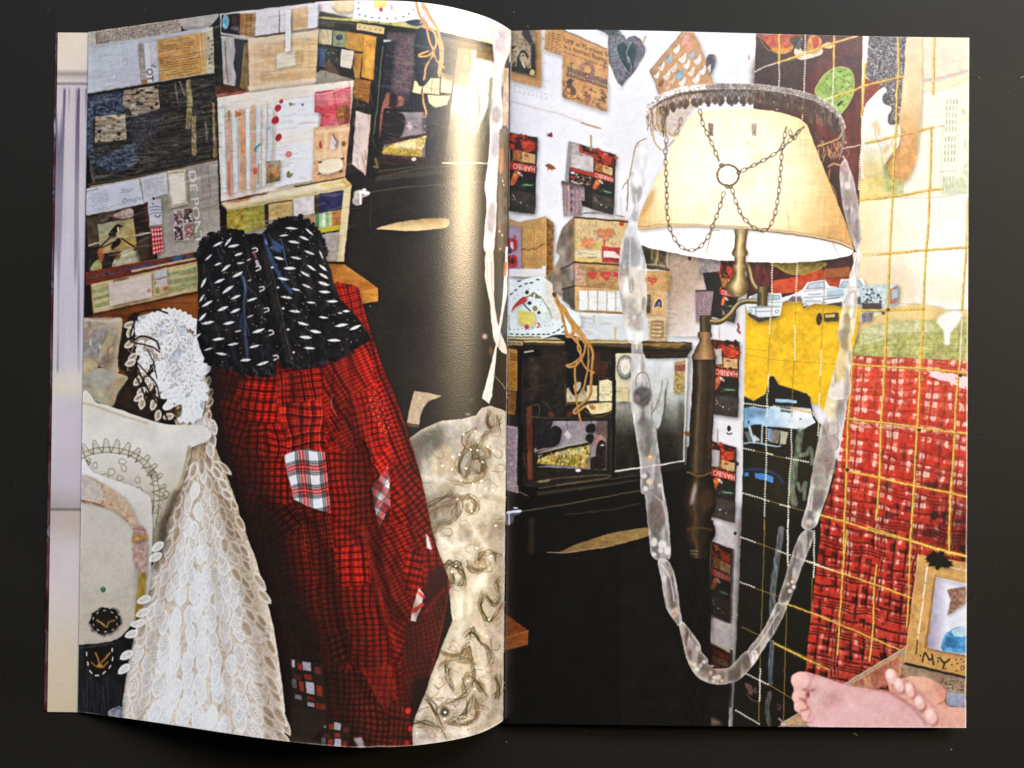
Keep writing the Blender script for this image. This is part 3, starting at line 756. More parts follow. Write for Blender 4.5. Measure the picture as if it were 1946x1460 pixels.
    q6 = Q((413, 187), (673, 153), (656, 338), (420, 384))
    for u, w, c in ((.015, .03, 'd3d6d6'), (.055, .035, 'c99880'), (.10, .03, 'cfd3da'), (.145, .045, 'cf9a78'), (.195, .03, 'd4dcdc'), (.23, .03, 'cf9f7c'), (.27, .035, 'c6ccd8'), (.315, .03, 'd8cfc4'), (.355, .035, 'c5cedb')):
        q6.rect(u, .06 + R.random() * .1, u + w, .98 - R.random() * .08, c, .9, n=[(5, 14, 24), (2, 4, 14)])
    q6.rect(.055, .6, .075, .95, 'c96848', .8); q6.rect(.16, .3, .19, .56, 'cc8a64', .8, n=[(4, 8, 40)])
    for k in range(26): q6.ln([(.27, .22 + k * .028), (.31, .22 + k * .028)], 1, R.choice(['9a9cc0', 'c9a0a8', 'a9b0c4']), .6); q6.ln([(.365, .3 + k * .025), (.395, .3 + k * .025)], 1, R.choice(['9a8fb8', 'c79a9c']), .6)
    for k in range(20): q6.ln([(.2, .5 + k * .02), (.225, .5 + k * .02)], 1.2, 'bba0c4', .5); q6.ln([(.09, .55 + k * .02), (.12, .55 + k * .02)], 1.2, 'c8a4c0', .5)
    q6.poly([(.12, .13), (.17, .17), (.12, .2)], 'c0703a'); q6.rect(.07, .12, .085, .22, '8a7a54')
    q6.rect(.42, .1, .74, .96, 'd6d6dd', n=[(40, 12, 9)]); q6.rect(.44, .4, .72, .55, 'dccfc2', .5, bl=2)
    for k in range(5): q6.ln([(.45, .46 + k * .06), (.72, .44 + k * .06)], 1, 'c6bcc0', .5)
    sfill([(560, 197), (548, 196), (555, 201), (562, 199)], '9a927a', .8); ell(553, 199, 3.6, 3.4, '86806c'); ell(575, 199, 2.4, 2.4, '3c4f94')
    for x, y, rx, ry in ((535, 193, 3.6, 4.2), (529, 206, 5.8, 7.4), (523.5, 229, 6.6, 8.4), (530, 262, 5.6, 8)): ell(x, y, rx, ry, 'bb2228', rot=.5)
    ell(549, 294, 6.5, 6.2, 'd27a7a', n=[(3, 3, 40)]); sfill([(545, 330), (549, 326), (553, 331), (557, 329), (554, 337), (546, 337)], '7d7a52'); text('oo', (548, 236), (9, -1), (0, -9), 'd9a29a', .8)
    sline([(495, 275), (486, 283), (487, 288)], 4, '3f8f86'); sline([(487, 243), (484, 247)], 2.4, '5f9a82'); sline([(513, 242), (510, 246)], 2.4, '5f9a82'); ell(486, 326, 4.5, 7, 'c85a54'); line([(492, 312), (491, 350)], 5, 'a8946c', .8)
    qf = Q((506, 308), (534, 305), (533, 344), (506, 349)); qf.tex(lambda u, v: ramp([(0, '8f8570'), (.5, 'a8875c'), (1, '6d5c34')], np.clip(v, 0, 1)), n=[(4, 4, 50)]); qf.el(.55, .5, .2, .2, 'c58a5c', .8); qf.el(.4, .72, .25, .14, '5b5a2a', .7); qf.el(.3, .2, .15, .08, 'b5664a', .8); qf.el(.62, .62, .12, .12, 'c87048', .8)
    fill([(599, 175), (667, 166), (665, 235), (608, 243), (611, 217), (598, 214)], 'bf3f50', n=[(9, 4, 40), (3, 3, 24)])
    fill([(600, 180), (666, 170), (664, 195), (602, 203)], 'cf7a80', .7, n=[(20, 3, 60)], bl=2); sline([(600, 180), (620, 178), (655, 168)], 2, 'e6c8c4', .8)
    sfill([(638, 215), (648, 202), (662, 202), (663, 222), (655, 234), (645, 230)], '88491f', n=[(4, 4, 50)])
    fill([(597, 243), (665, 237), (656, 336), (594, 348)], 'cfa076', n=[(9, 6, 30), (3, 3, 14)])
    fill([(600, 248), (664, 242), (664, 248), (600, 256)], 'dcbc9c', .8); line([(620, 255), (617, 300)], 7, 'dcc0a0', .7); line([(648, 250), (644, 300)], 5, 'dcc0a0', .6); sfill([(609, 268), (613, 280), (610, 283), (607, 278)], 'b03a22')
    sfill([(632, 258), (641, 266), (639, 280), (633, 285), (628, 280)], 'cfc2ca'); sline([(634, 257), (640, 270), (638, 278)], 3, '6a4c5c', .8); ell(653, 274, 4, 5.5, '70563a'); fill([(600, 290), (652, 284), (650, 300), (600, 303)], 'dbbfa0', .7, bl=2)
    sfill([(607, 310), (622, 304), (645, 302), (652, 310), (650, 322), (630, 330), (612, 331), (606, 322)], 'd8ccb6'); 
    for x, y in ((609, 309), (652, 302), (607, 331), (648, 327)): ell(x, y, 4, 1.8, '3a2820', .9, rot=-.3)
    line([(673, 154), (656, 338)], 1.6, 'c89a78', .7)
    # cream case below
    fill([(420, 386), (594, 349), (656, 337), (669, 353), (432, 399)], 'd3bf98', n=[(30, 3, 20)])
    fill([(424, 385), (470, 372), (510, 366), (510, 372), (450, 386)], 'a05a44', .8, bl=1); fill([(450, 378), (508, 366), (506, 369), (455, 380)], '2c1c16', .9)
    line([(560, 356), (654, 338)], 3, '5a3c20', .9); line([(510, 366), (560, 357)], 2, 'c9a078', .8); fill([(480, 374), (640, 346), (655, 350), (470, 386)], 'd8d0c2', .7, bl=1); line([(612, 354), (650, 347)], 5, 'cfb84c', .7)
    fill([(419, 388), (432, 399), (430, 470), (419, 470)], '201812'); line([(422, 389), (433, 400)], 3, 'c89068', .8)
    fill([(432, 399), (669, 353), (650, 498), (432, 498)], 'c0ac84', n=[(20, 20, 10)])
    fill([(434, 408), (656, 366), (648, 498), (434, 498)], 'a3988e', n=[(9, 9, 18)])
    fill([(431, 401), (503, 390), (503, 432), (431, 452)], '96802f', n=[(9, 9, 46), (3, 3, 36)]); fill([(462, 398), (502, 391), (502, 430), (462, 440)], '8c8a3c', .6, n=[(5, 5, 50)])
    fill([(503, 390), (510, 388), (511, 425), (504, 428)], '2c2620')
    fill([(510, 388), (556, 381), (556, 411), (511, 419)], 'b5955f', n=[(14, 4, 24)]); line([(510, 388), (556, 381)], 2, '3d2c1c', .9); line([(511, 393), (556, 385)], 1.5, 'd8bf90', .7)
    fill([(558, 379), (598, 372), (598, 406), (560, 412)], 'c5bcbf', n=[(6, 6, 30)]); fill([(598, 372), (607, 370), (608, 410), (599, 408)], '3a3029')
    fill([(607, 369), (654, 362), (652, 401), (607, 407)], '26264e', n=[(6, 6, 14), (2, 2, 10)])
    fill([(570, 410), (600, 407), (600, 440), (575, 440)], '96705c', n=[(5, 5, 34)])
    for k, c in enumerate(('3f7a48', '8fb58a', 'c9cfbe', '7ea46c', 'b5b488')): fill([(601 + k * 6, 407 - k), (608 + k * 6, 406 - k), (607 + k * 6, 434 - k * 1.4), (601 + k * 6, 435 - k)], c, n=[(4, 6, 20)])
    fill([(632, 402), (652, 399), (650, 426), (632, 430)], 'a86a34', n=[(4, 4, 26)]); fill([(604, 436), (650, 427), (650, 436), (607, 444)], 'b3a31c'); line([(607, 446), (650, 438)], 3, '241c14', .9)
    fill([(654, 360), (669, 353), (654, 498), (640, 498)], 'c3b390', n=[(4, 20, 12)]); fill([(612, 448), (644, 442), (640, 495), (620, 497)], '9c938e', .9, n=[(6, 6, 16)])
    fill([(656, 340), (669, 353), (660, 356), (648, 344)], 'bb8f4a', .8)

    PALE = ['f0ece6', 'cfc6ba', '8f8478', 'a5998c', 'e2dcd4']
    for p_, n_, c_, an in (([(168, 92), (405, 52), (408, 140), (168, 178)], 130, PALE, -.16), ([(168, 186), (408, 146), (412, 300), (170, 346)], 260, ['a39a8e', '6a6258', '0c0a09', '8c8a92', 'c8bfae', '4a4f5c'], -.15), ([(414, 190), (672, 156), (656, 336), (421, 382)], 260, PALE + ['d8b090', 'c8ccd8'], -.14), ([(474, 76), (604, 60), (600, 160), (476, 173)], 120, PALE + ['b08a5c'], -.12),
                           ([(166, 362), (414, 308), (418, 468), (172, 512)], 170, PALE + ['5a5048'], -.2), ([(173, 543), (374, 497), (376, 552), (177, 596)], 90, PALE + ['8a6c3c'], -.22), ([(432, 402), (655, 362), (648, 495), (432, 495)], 130, PALE + ['4a3c28', 'b59a50'], -.15), ([(606, 40), (720, 62), (700, 330), (640, 320)], 130, ['d8b878', '3a2c18', '8a6a38', 'b0a89a', '17130f'], 1.4), ([(722, 80), (840, 90), (838, 312), (716, 318)], 150, ['6a6068', '15120f', '8a8088', '3a3a40', '9a8a6a'], .2), ([(420, 30), (604, 8), (604, 56), (424, 66)], 70, PALE, -.13), ([(160, 608), (425, 560), (425, 700), (380, 620), (240, 600)], 70, ['b06a34', '4a220c', '9a5526'], -.18)):
        wear_sheen(p_, n_, c_, 6, 40, .06, .24, an, .1, 4.5)
    # ---- fabric with curls, lower right
    F = [(766, 846), (782, 832), (806, 814), (842, 800), (880, 797), (905, 790), (916, 776), (932, 772), (962, 782), (962, 1380), (930, 1440), (760, 1440), (860, 1180), (850, 1090), (800, 960)]
    fill(F, lambda X, Y: ramp([(0, 'a09c98'), (.12, '94908c'), (.22, 'a8a298'), (.32, 'b2aa9e'), (.42, 'bfb7a8'), (.55, 'c8bfae'), (.68, 'c2b9aa'), (.82, 'aea497'), (1, 'bcb4ae')], np.clip((Y - 790) / 620, 0, 1)), n=[(34, 34, 30), (9, 14, 20), (2, 2, 16)])
    with clip(np.array(F, float)):
        sline([(768, 844), (784, 831), (806, 814), (842, 800), (880, 797), (905, 790), (916, 776), (932, 772), (958, 780)], 5, 'c3b8ae', .8, bl=1)
        sfill([(786, 840), (830, 816), (838, 850), (806, 862)], '6d635a', .7, bl=6); sfill([(826, 856), (850, 848), (870, 880), (865, 900), (822, 898)], 'c0ad92', .8, bl=3)
        sfill([(790, 915), (850, 912), (870, 930), (800, 945)], 'a19a98', .7, bl=5)
        sfill([(885, 1010), (905, 985), (950, 975), (962, 1010), (940, 1025), (900, 1015)], '7d7260', .8, bl=5)
        fill([(938, 1000), (962, 1000), (960, 1380), (935, 1380), (925, 1250)], '948a85', .6, n=[(5, 20, 40)], bl=8)
        sfill([(885, 1080), (888, 1200), (930, 1220), (905, 1130)], 'c0b29a', .6, bl=6)
        for sd, c, a in ((3, '857a68', .32), (5, 'e0d8ca', .4), (7, '7a7060', .25)): fill(F, c, a, cut=(34, 46, .6, sd), n=[(3, 3, 30)])
        for k in range(70):
            x, y = R.uniform(800, 955), R.uniform(820, 1400); d = R.uniform(0, 6.3); sline([(x, y), (x + 9 * math.cos(d), y + 9 * math.sin(d)), (x + 16 * math.cos(d + .8), y + 16 * math.sin(d + .8)), (x + 22 * math.cos(d + 2), y + 18 * math.sin(d + 2))], R.uniform(.8, 2.2), R.choice(['5a482a', '7a6440', 'd8ccb2', '46381f']), R.uniform(.25, .6))
        curls = [[(934, 785), (926, 800), (938, 815), (948, 795), (942, 820), (935, 825)], [(905, 815), (892, 835), (896, 850), (912, 848), (918, 830), (930, 822)], [(888, 850), (876, 880), (872, 895), (884, 905), (892, 890), (900, 855)],
                 [(904, 850), (906, 866), (916, 876), (920, 888), (914, 900), (900, 892)], [(908, 848), (924, 852), (928, 866), (920, 876)], [(852, 910), (870, 914), (890, 918), (905, 914), (920, 905), (918, 890)],
                 [(804, 965), (830, 955), (850, 942), (858, 940), (865, 948)], [(820, 978), (832, 968), (850, 962), (866, 950), (868, 975), (860, 990), (838, 995), (824, 1010), (814, 1014)], [(872, 952), (888, 946), (902, 952), (906, 966), (898, 974), (888, 968), (890, 958)],
                 [(838, 1074), (855, 1073), (872, 1075), (880, 1070)], [(846, 1086), (854, 1076), (866, 1075), (878, 1086), (882, 1098), (878, 1110), (868, 1112)], [(860, 1090), (860, 1105), (855, 1114)],
                 [(892, 1072), (900, 1085), (914, 1088), (926, 1080), (926, 1070), (918, 1062), (910, 1066)], [(910, 1068), (914, 1056), (928, 1052), (940, 1056), (942, 1062)], [(950, 1100), (945, 1110), (948, 1125)],
                 [(918, 1132), (914, 1150), (922, 1172), (930, 1182), (944, 1170), (956, 1148)], [(924, 1132), (940, 1150), (950, 1132)], [(890, 1208), (896, 1201), (908, 1206), (918, 1220), (930, 1232), (932, 1250), (930, 1262)],
                 [(838, 1238), (855, 1245), (875, 1242), (888, 1230), (892, 1250), (896, 1258), (880, 1258), (860, 1250), (845, 1262), (836, 1268)], [(854, 1264), (852, 1280), (856, 1300), (862, 1312)], [(896, 1260), (898, 1290), (886, 1310), (880, 1325), (868, 1332), (850, 1338), (836, 1345)],
                 [(880, 1312), (882, 1295), (890, 1283), (898, 1290)], [(902, 1290), (912, 1305), (918, 1315)], [(900, 1320), (890, 1345), (880, 1360), (865, 1368), (852, 1374)], [(904, 1330), (906, 1362), (890, 1374), (868, 1376), (850, 1372)],
                 [(812, 1330), (824, 1346), (836, 1368), (848, 1398)], [(944, 1285), (950, 1310), (945, 1330), (940, 1320)], [(912, 1300), (930, 1330)], [(790, 1372), (812, 1375), (840, 1385)]]
        for c in curls:
            c = np.array(c, float); sline(c, R.uniform(9, 18), '80705a', .28, bl=5); sline(c, R.uniform(4, 6), '5e5038', .22, bl=2); m_ = c.mean(0)
            for j in range(8):
                g = R.uniform(.8, 1.25); q_ = m_ + (c - m_) * g + np.array([[R.gauss(0, 3.8), R.gauss(0, 3.8)] for _ in c]); sline(q_, R.uniform(.6, 1.9), R.choice(['33291a', '46371f', '2a241c', '5a4728', '7d6640']), R.uniform(.5, .95), taper=lambda t: .5 + .7 * math.sin(math.pi * min(1, t + .15)))
        for k in range(34):
            x, y = R.uniform(800, 955), R.uniform(800, 1400); d = R.uniform(.9, 2.2); L = R.uniform(30, 90); sline([(x, y), (x + L * .5 * math.cos(d) + R.uniform(-8, 8), y + L * .5 * math.sin(d)), (x + L * math.cos(d), y + L * math.sin(d))], R.uniform(3, 9), R.choice(['d9cfbc', '857662', '7a6c58', 'dcd4c4']), .28, bl=3)
        for k in range(46):
            x, y = R.uniform(795, 940), R.uniform(1265, 1400)
            if x < 905 - (y - 1265) * .3 + 40: sline([(x, y), (x + R.uniform(-14, 18), y + R.uniform(-8, 10)), (x + R.uniform(-20, 30), y + R.uniform(-10, 14))], R.uniform(.9, 2.2), R.choice(['59482e', '7b6646', 'cdbb98', '8c7448']), .6)
        for k in range(60):
            x, y = R.uniform(800, 950), R.uniform(900, 1380); sline([(x, y), (x + R.uniform(-20, 20), y + R.uniform(-16, 16)), (x + R.uniform(-26, 26), y + R.uniform(-10, 22))], R.uniform(4, 9), R.choice(['cfc0a2', '8f7f66', '7a6a50', 'c6b490']), .22, bl=2)
        ell(846, 1354, 9, 10, '2f281c', .8, bl=2); ell(847, 1355, 2.6, 2.6, 'e6e0d0'); beads([(808, 1332), (850, 1398)], 4.5, 1.5, 'c9b490', .9)
        fill([(772, 842), (806, 816), (850, 803), (845, 850), (800, 880), (790, 900)], '453f3a', .5, bl=9); fill([(800, 935), (870, 940), (880, 985), (822, 1000)], '5a5048', .4, bl=10)
        for p_ in ([(800, 905), (850, 912), (880, 905)], [(895, 1000), (930, 1060), (905, 1120)], [(870, 1130), (876, 1180), (868, 1230)], [(915, 1190), (922, 1260), (930, 1340)], [(850, 1395), (890, 1385), (930, 1350)], [(835, 1020), (860, 1040), (890, 1030)], [(890, 800), (905, 830), (925, 850)]): sline(p_, R.uniform(5, 10), 'f2eee8', .38, bl=4)
        for x, y in ((905, 821), (882, 826), (895, 855), (908, 856), (927, 850), (939, 857), (861, 870), (874, 865), (918, 879), (842, 886), (860, 893), (887, 891), (877, 914), (900, 920), (916, 915), (924, 929), (938, 932), (914, 942), (897, 972), (870, 950), (860, 1088), (908, 1068), (914, 1076), (935, 1058), (867, 1076), (908, 1042), (943, 1000), (930, 1178), (926, 1210), (890, 1295), (903, 1310), (866, 1325), (792, 1393), (846, 1368)): ell(x, y, 2.2, 2.2, 'dcd6ca', .9); ell(x - .5, y - .6, 1, 1, 'f2f0ea', .9)
        speckle(np.array(F, float), 200, .5, 1.3, ['d8ccb4', '6c5c44', 'e0d6c4'], .5)
        sfill([(900, 1075), (905, 1065), (925, 1062), (926, 1085)], '6b5430', .3, bl=2)
    # pale cut paper
    fill(np.vstack([[(788, 743), (818, 748), (841, 753)], spl([(841, 753), (815, 765), (802, 785), (798, 807)]), [(798, 808), (774, 804), (780, 775)]]), 'a3907a', n=[(3, 3, 14)]); fill([(774, 804), (798, 808), (797, 814), (774, 811)], '5a4a3a', .8)
    ell(897, 760, 5, 3, '4a4038', .8, bl=1); ell(890, 788, 5, 3, '8a8076', .8, bl=1)
    fill([(921, 742), (936, 752), (930, 769), (917, 756)], 'b9bcbc', .9)

    # ---- the shadow between cape and skirt, then the tartan skirt
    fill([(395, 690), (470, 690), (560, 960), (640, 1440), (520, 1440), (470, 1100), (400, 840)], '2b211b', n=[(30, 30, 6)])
    SK = np.vstack([[(395, 700), (430, 660), (600, 600), (640, 536)], spl([(655, 539), (680, 548), (690, 580), (704, 628), (725, 690), (752, 755), (778, 830), (800, 905), (812, 960), (822, 1010), (838, 1062), (853, 1100), (852, 1140), (840, 1200), (826, 1262), (808, 1320), (790, 1360), (784, 1400), (790, 1440)]), [(540, 1440), (500, 1150), (440, 900)]])
    xs_y = [540, 700, 800, 900, 950, 1000, 1100, 1200, 1300, 1440]; xs_x = [370, 410, 446, 484, 508, 562, 590, 640, 655, 632]
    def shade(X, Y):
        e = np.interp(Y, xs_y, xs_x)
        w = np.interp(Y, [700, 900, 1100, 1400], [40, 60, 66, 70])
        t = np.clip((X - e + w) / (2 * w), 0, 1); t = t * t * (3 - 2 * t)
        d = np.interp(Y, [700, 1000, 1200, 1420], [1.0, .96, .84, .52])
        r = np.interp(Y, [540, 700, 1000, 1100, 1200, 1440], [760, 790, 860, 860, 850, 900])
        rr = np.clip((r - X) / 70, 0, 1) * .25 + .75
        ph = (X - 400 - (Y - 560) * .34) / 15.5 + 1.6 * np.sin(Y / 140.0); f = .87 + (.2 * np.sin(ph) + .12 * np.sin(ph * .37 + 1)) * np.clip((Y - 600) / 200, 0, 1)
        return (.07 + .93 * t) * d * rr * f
    def tart(ang, pu, pv, bu=.42, bv=.42, base='b4281c', k=.62, wob=5, thread=0, off=0, fine=.3):
        pu *= .84; pv *= .84; bu *= .84; bv *= .84; k *= .8
        ca, sa = math.cos(math.radians(ang)), math.sin(math.radians(ang)); B = hx(base) * np.array([1.24, 1.08, 1.04], np.float32); nz = noise(60, 60, 4); nz2 = noise(22, 22, 9)
        def f(X, Y):
            yi, xi = Y.astype(int).clip(0, CH - 1), X.astype(int).clip(0, CW - 1)
            d = (nz[yi, xi] - .5) * wob * 2 + (nz2[yi, xi] - .5) * wob * .5
            U = (X * ca + Y * sa + d) / pu + off; V = (-X * sa + Y * ca + d) / pv + off * .7
            a, b = pulse(U, bu, .12), pulse(V, bv, .12)
            a2, b2 = pulse(U * 2.6 + .2, .34, .2), pulse(V * 2.6 + .2, .34, .2); m = (1 - k * .84 * a) * (1 - k * .84 * b) * (1 - .24 * a2) * (1 - .24 * b2) * (1 - fine * pulse(U * 3, .22, .2)) * (1 - fine * pulse(V * 3, .22, .2))
            c = B * m[..., None] + np.array([.02, .028, .02], np.float32) * (a * b)[..., None]
            if thread: c = c + (.5 * np.maximum(pulse(U + .27, .045, .03), pulse(V + .27, .045, .03)) * (R.random() * 0 + 1))[..., None] * np.array([1, .85, .8], np.float32) * thread
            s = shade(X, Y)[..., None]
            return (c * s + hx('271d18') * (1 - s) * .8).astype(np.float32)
        return f
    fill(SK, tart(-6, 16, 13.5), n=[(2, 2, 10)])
    with clip(SK):
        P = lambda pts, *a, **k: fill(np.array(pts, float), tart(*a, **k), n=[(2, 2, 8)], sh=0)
        P([(640, 536), (690, 548), (705, 640), (620, 600)], -16, 22, 19, .3, .3, base='c22a1e', k=.5)
        P([(405, 700), (470, 700), (490, 830), (540, 960), (480, 980), (440, 850)], 12, 13, 20, .45, .4)
        P([(440, 715), (525, 715), (532, 770), (546, 802), (472, 806), (452, 760)], 8, 17.5, 24, .5, .36, base='c02a1c', k=.64, wob=3)
        P([(525, 714), (640, 690), (630, 762), (528, 775)], -7, 23, 15, .34, .42, base='bb2a1c')
        P([(528, 772), (614, 758), (622, 862), (545, 868)], -2, 25, 21.5, .44, .40, base='c22a1c', k=.66, wob=6, thread=.45, fine=.1)
        P([(470, 806), (546, 802), (545, 880), (500, 880), (455, 880)], -3, 19, 15, .4, .5, base='a82a1e', k=.6, wob=9)
        P([(455, 880), (545, 870), (560, 960), (500, 960)], 2, 15, 16, .5, .45, base='a02a1c')
        P([(614, 700), (650, 660), (700, 640), (760, 770), (820, 1010), (790, 1050), (700, 860), (640, 900), (620, 860)], -30, 40, 8.5, .22, .42, base='bf2a1c', k=.55, wob=6)
        P([(632, 760), (660, 760), (640, 850), (622, 850)], 54, 14, 26, .35, .3, base='b8261a', k=.6)
        P([(664, 750), (712, 740), (736, 850), (700, 900), (676, 880)], -12, 12, 15, .42, .4, base='b4261a')
        P([(700, 640), (728, 690), (800, 900), (830, 1030), (800, 1040), (745, 860), (715, 730)], -22, 30, 11, .28, .45, base='b3241a', k=.62)
        P([(622, 858), (700, 850), (720, 930), (700, 1030), (640, 1040), (628, 975)], -3, 13, 15, .42, .42, base='b02a1c')
        P([(742, 880), (790, 880), (826, 1010), (800, 1060), (760, 1060), (745, 960)], -35, 16, 12, .4, .5, base='a8241a', k=.66)
        P([(560, 950), (628, 976), (640, 1060), (600, 1080), (560, 1000)], -8, 20, 11, .4, .46, base='9c2c1e', k=.6, wob=8)
        P([(500, 970), (560, 955), (575, 1000), (520, 1040)], -38, 22, 14, .35, .6, base='7d2a1c', k=.7)
        P([(590, 1050), (640, 1042), (652, 1160), (660, 1300), (640, 1300), (600, 1100)], -4, 17, 12, .5, .36, base='8a2a1e', k=.66)
        P([(634, 1042), (696, 1030), (708, 1060), (706, 1100), (690, 1118), (646, 1116)], -3, 27, 17, .36, .42, base='c2281c', k=.66, wob=4, fine=.08)
        P([(700, 1000), (790, 1000), (800, 1110), (770, 1200), (720, 1130), (704, 1080)], -28, 15, 9, .4, .45, base='a8261a', k=.6)
        P([(768, 1040), (808, 1050), (800, 1140), (770, 1130)], 10, 60, 17, .1, .5, base='9c2418', k=.66)
        P([(640, 1116), (720, 1110), (750, 1200), (740, 1270), (680, 1276), (655, 1240)], -2, 16.5, 12, .46, .36, base='a4281c', k=.64)
        P([(735, 1180), (776, 1180), (765, 1260), (744, 1262), (740, 1220)], 28, 60, 13, .1, .5, base='b2221a', k=.7)
        P([(615, 1206), (662, 1196), (664, 1260), (630, 1262)], -22, 16, 17, .45, .6, base='7c2c18', k=.72)
        P([(676, 1276), (748, 1262), (754, 1320), (740, 1346), (724, 1348), (700, 1320)], 2, 14.5, 16, .3, .3, base='b8281c', k=.5)
        P([(625, 1265), (690, 1280), (730, 1350), (760, 1380), (770, 1440), (660, 1440)], 4, 13, 13, .5, .45, base='7c2a1e', k=.7)
        P([(735, 1340), (770, 1330), (785, 1440), (750, 1440)], 6, 11, 40, .5, .2, base='8e261a', k=.66)
        # maroon turned-back hem on the right
        HM = np.array([(853, 1100), (852, 1145), (838, 1210), (818, 1290), (800, 1340), (785, 1372), (770, 1340), (762, 1270), (775, 1190), (800, 1150), (822, 1105), (838, 1075)], float)
        fill(HM, tart(-14, 12, 11, .5, .45, base='7c2822', k=.5, wob=7)); fill(HM, '3a1412', .3); fill([(838, 1070), (853, 1100), (840, 1120), (800, 1165), (806, 1120), (818, 1085)], '33151a', .85, bl=3)
        sline([(845, 1120), (820, 1150), (795, 1180)], 4, '6e1e1a', .6, bl=1); sline([(853, 1102), (851, 1145), (837, 1210), (818, 1285)], 4, '7d2420', .6, bl=1)
        sfill([(788, 1290), (815, 1296), (800, 1345), (785, 1375), (780, 1330)], '1a1210', .8, bl=5); ell(776, 1352, 5, 6, 'b8241c'); ell(780, 1386, 4, 6, 'a8221a'); ell(774, 1412, 4, 5, 'a8221a', .8)
        # white tartan patch
        WP = np.array([(541, 866), (556, 858), (582, 853), (618, 860), (624, 915), (629, 976), (612, 972), (584, 962), (560, 950), (548, 905)], float)
        def wt(ang, p, sh=1.0):
            ca, sa = math.cos(ang), math.sin(ang)
            def f(X, Y):
                dv = 3 * np.sin(X / 11.0); U = (X * ca + Y * sa) / p; V = (-X * sa + Y * ca + dv) / (p * 1.02)
                c = np.ones(X.shape + (3,), np.float32) * hx('d6d6de')
                for t in (U, V):
                    a = pulse(t, .26, .04)[..., None]; c = c * (1 - a * (1 - np.array([.86, .36, .35], np.float32)))
                    g = np.maximum(pulse(t + .19, .07, .03), pulse(t - .19, .07, .03))[..., None]; c = c * (1 - g * .5)
                    l = np.maximum(pulse(t + .27, .045, .03), pulse(t - .27, .045, .03))[..., None]; c = c * (1 - l * .6)
                    w = pulse(t, .04, .03)[..., None]; c = c + w * .3
                return np.clip(c, 0, 1) * sh
            return f
        fill(WP, wt(-.1, 44)); line(WP[[0, 9, 8]], 1.5, 'c98078', .7)
        fill([(707, 928), (722, 908), (738, 884), (741, 915), (743, 962), (731, 985), (721, 1006), (714, 970), (710, 945)], wt(.45, 30)); 
        for k in range(3): line([(718 + k * 3, 934 + k * 24), (742, 914 + k * 24)], 3, 'b0443c', .6)
        fill([(810, 1013), (816, 1022), (822, 1046), (812, 1042)], 'c9c4c4', .95, bl=1)
        fill([(797, 1118), (806, 1130), (800, 1160), (790, 1182), (781, 1180), (786, 1150)], 'b8b2b4', .95); line([(786, 1162), (803, 1150)], 8, 'a82a22', .9); line([(797, 1128), (806, 1136)], 6, 'b03a30', .8)
        # dark plaid with pale squares at the hem
        for (qx, s_) in ((Q((552, 1252), (616, 1262), (622, 1352), (556, 1336)), 1), (Q((612, 1368), (668, 1378), (662, 1440), (608, 1440)), 1)):
            qx.all('2a2119')
            for u, v, uw, vw, c in ((.04, .02, .14, .2, 'a39fa6'), (.38, .02, .62, .22, '9a96a0'), (.72, .1, .9, .25, '5e2a1e'), (.22, .08, .36, .22, '8c2e20'), (.42, .3, .62, .42, '8a2c20'), (.1, .35, .3, .45, '55261c'), (.24, .48, .38, .7, '8e3224'), (.44, .46, .68, .72, 'a8a2b0'), (.74, .5, .9, .72, '82281c'), (.02, .46, .16, .66, '585458'), (.1, .8, .3, .9, '6e6a72'), (.45, .78, .66, .86, '7a2a1e'), (.46, .9, .66, .99, '8e8a96'), (.7, .88, .95, 1, '6e2a1c')): qx.rect(u, v, uw, vw, c, .92, n=[(4, 4, 20)])
        fill([(556, 1338), (622, 1354), (624, 1374), (560, 1440), (540, 1440)], '2a211a')
        fill([(540, 1400), (610, 1412), (640, 1440), (530, 1440)], '40352a', .8, bl=5); fill([(672, 1404), (688, 1402), (696, 1425), (684, 1425)], 'a59aa0', .8, bl=1)
        # folds
        for p, w, c, a in (([(560, 700), (560, 760), (545, 830)], 16, '3a0f0a', .25), ([(612, 690), (634, 740), (640, 800), (625, 850)], 10, '2b0c08', .45), ([(660, 640), (668, 740), (664, 800), (690, 860), (705, 930)], 9, '2b0c08', .4), ([(690, 860), (735, 960), (760, 1080), (800, 1180)], 12, '2b0c08', .4),
                           ([(706, 930), (722, 1020), (712, 1110), (740, 1220), (768, 1330)], 14, '240a08', .45), ([(630, 980), (700, 1040), (730, 1090), (744, 1180)], 10, '240a08', .35), ([(560, 960), (600, 1010), (626, 1090), (650, 1200), (700, 1330)], 18, '1d0d0a', .4), ([(745, 870), (775, 960), (790, 1050)], 10, '240a08', .4),
                           ([(500, 950), (560, 980), (620, 1000)], 14, '1d0d0a', .35), ([(752, 1060), (740, 1120), (765, 1180)], 9, '240a08', .5), ([(726, 700), (750, 770), (790, 900)], 9, '240a08', .35)):
            sline(p, w, c, a, bl=4, mul=False)
        for p, w in (([(648, 620), (655, 700), (690, 800), (730, 900)], 9), ([(700, 740), (740, 860), (770, 960)], 8), ([(690, 1000), (705, 1060), (724, 1140), (752, 1230)], 8), ([(735, 1080), (752, 1140)], 7), ([(540, 720), (530, 770), (545, 820)], 10)): sline(p, w, 'e0392a', .28, bl=3)
        for k in range(7): dash([(700 + k * 5, 770 + k * 10), (716 + k * 5, 742 + k * 10)], 2, 4, 1.4, 'e0b0a0', .8)
        line([(688, 836), (706, 880), (722, 905)], 3, '1a0a08', .7); sline([(693, 838), (704, 866)], 3, '120808', .8)
        line([(635, 700), (632, 745), (628, 765)], 1.4, '1a0806', .8); sline([(632, 750), (630, 768), (640, 790)], 1.2, 'd89a8a', .7)

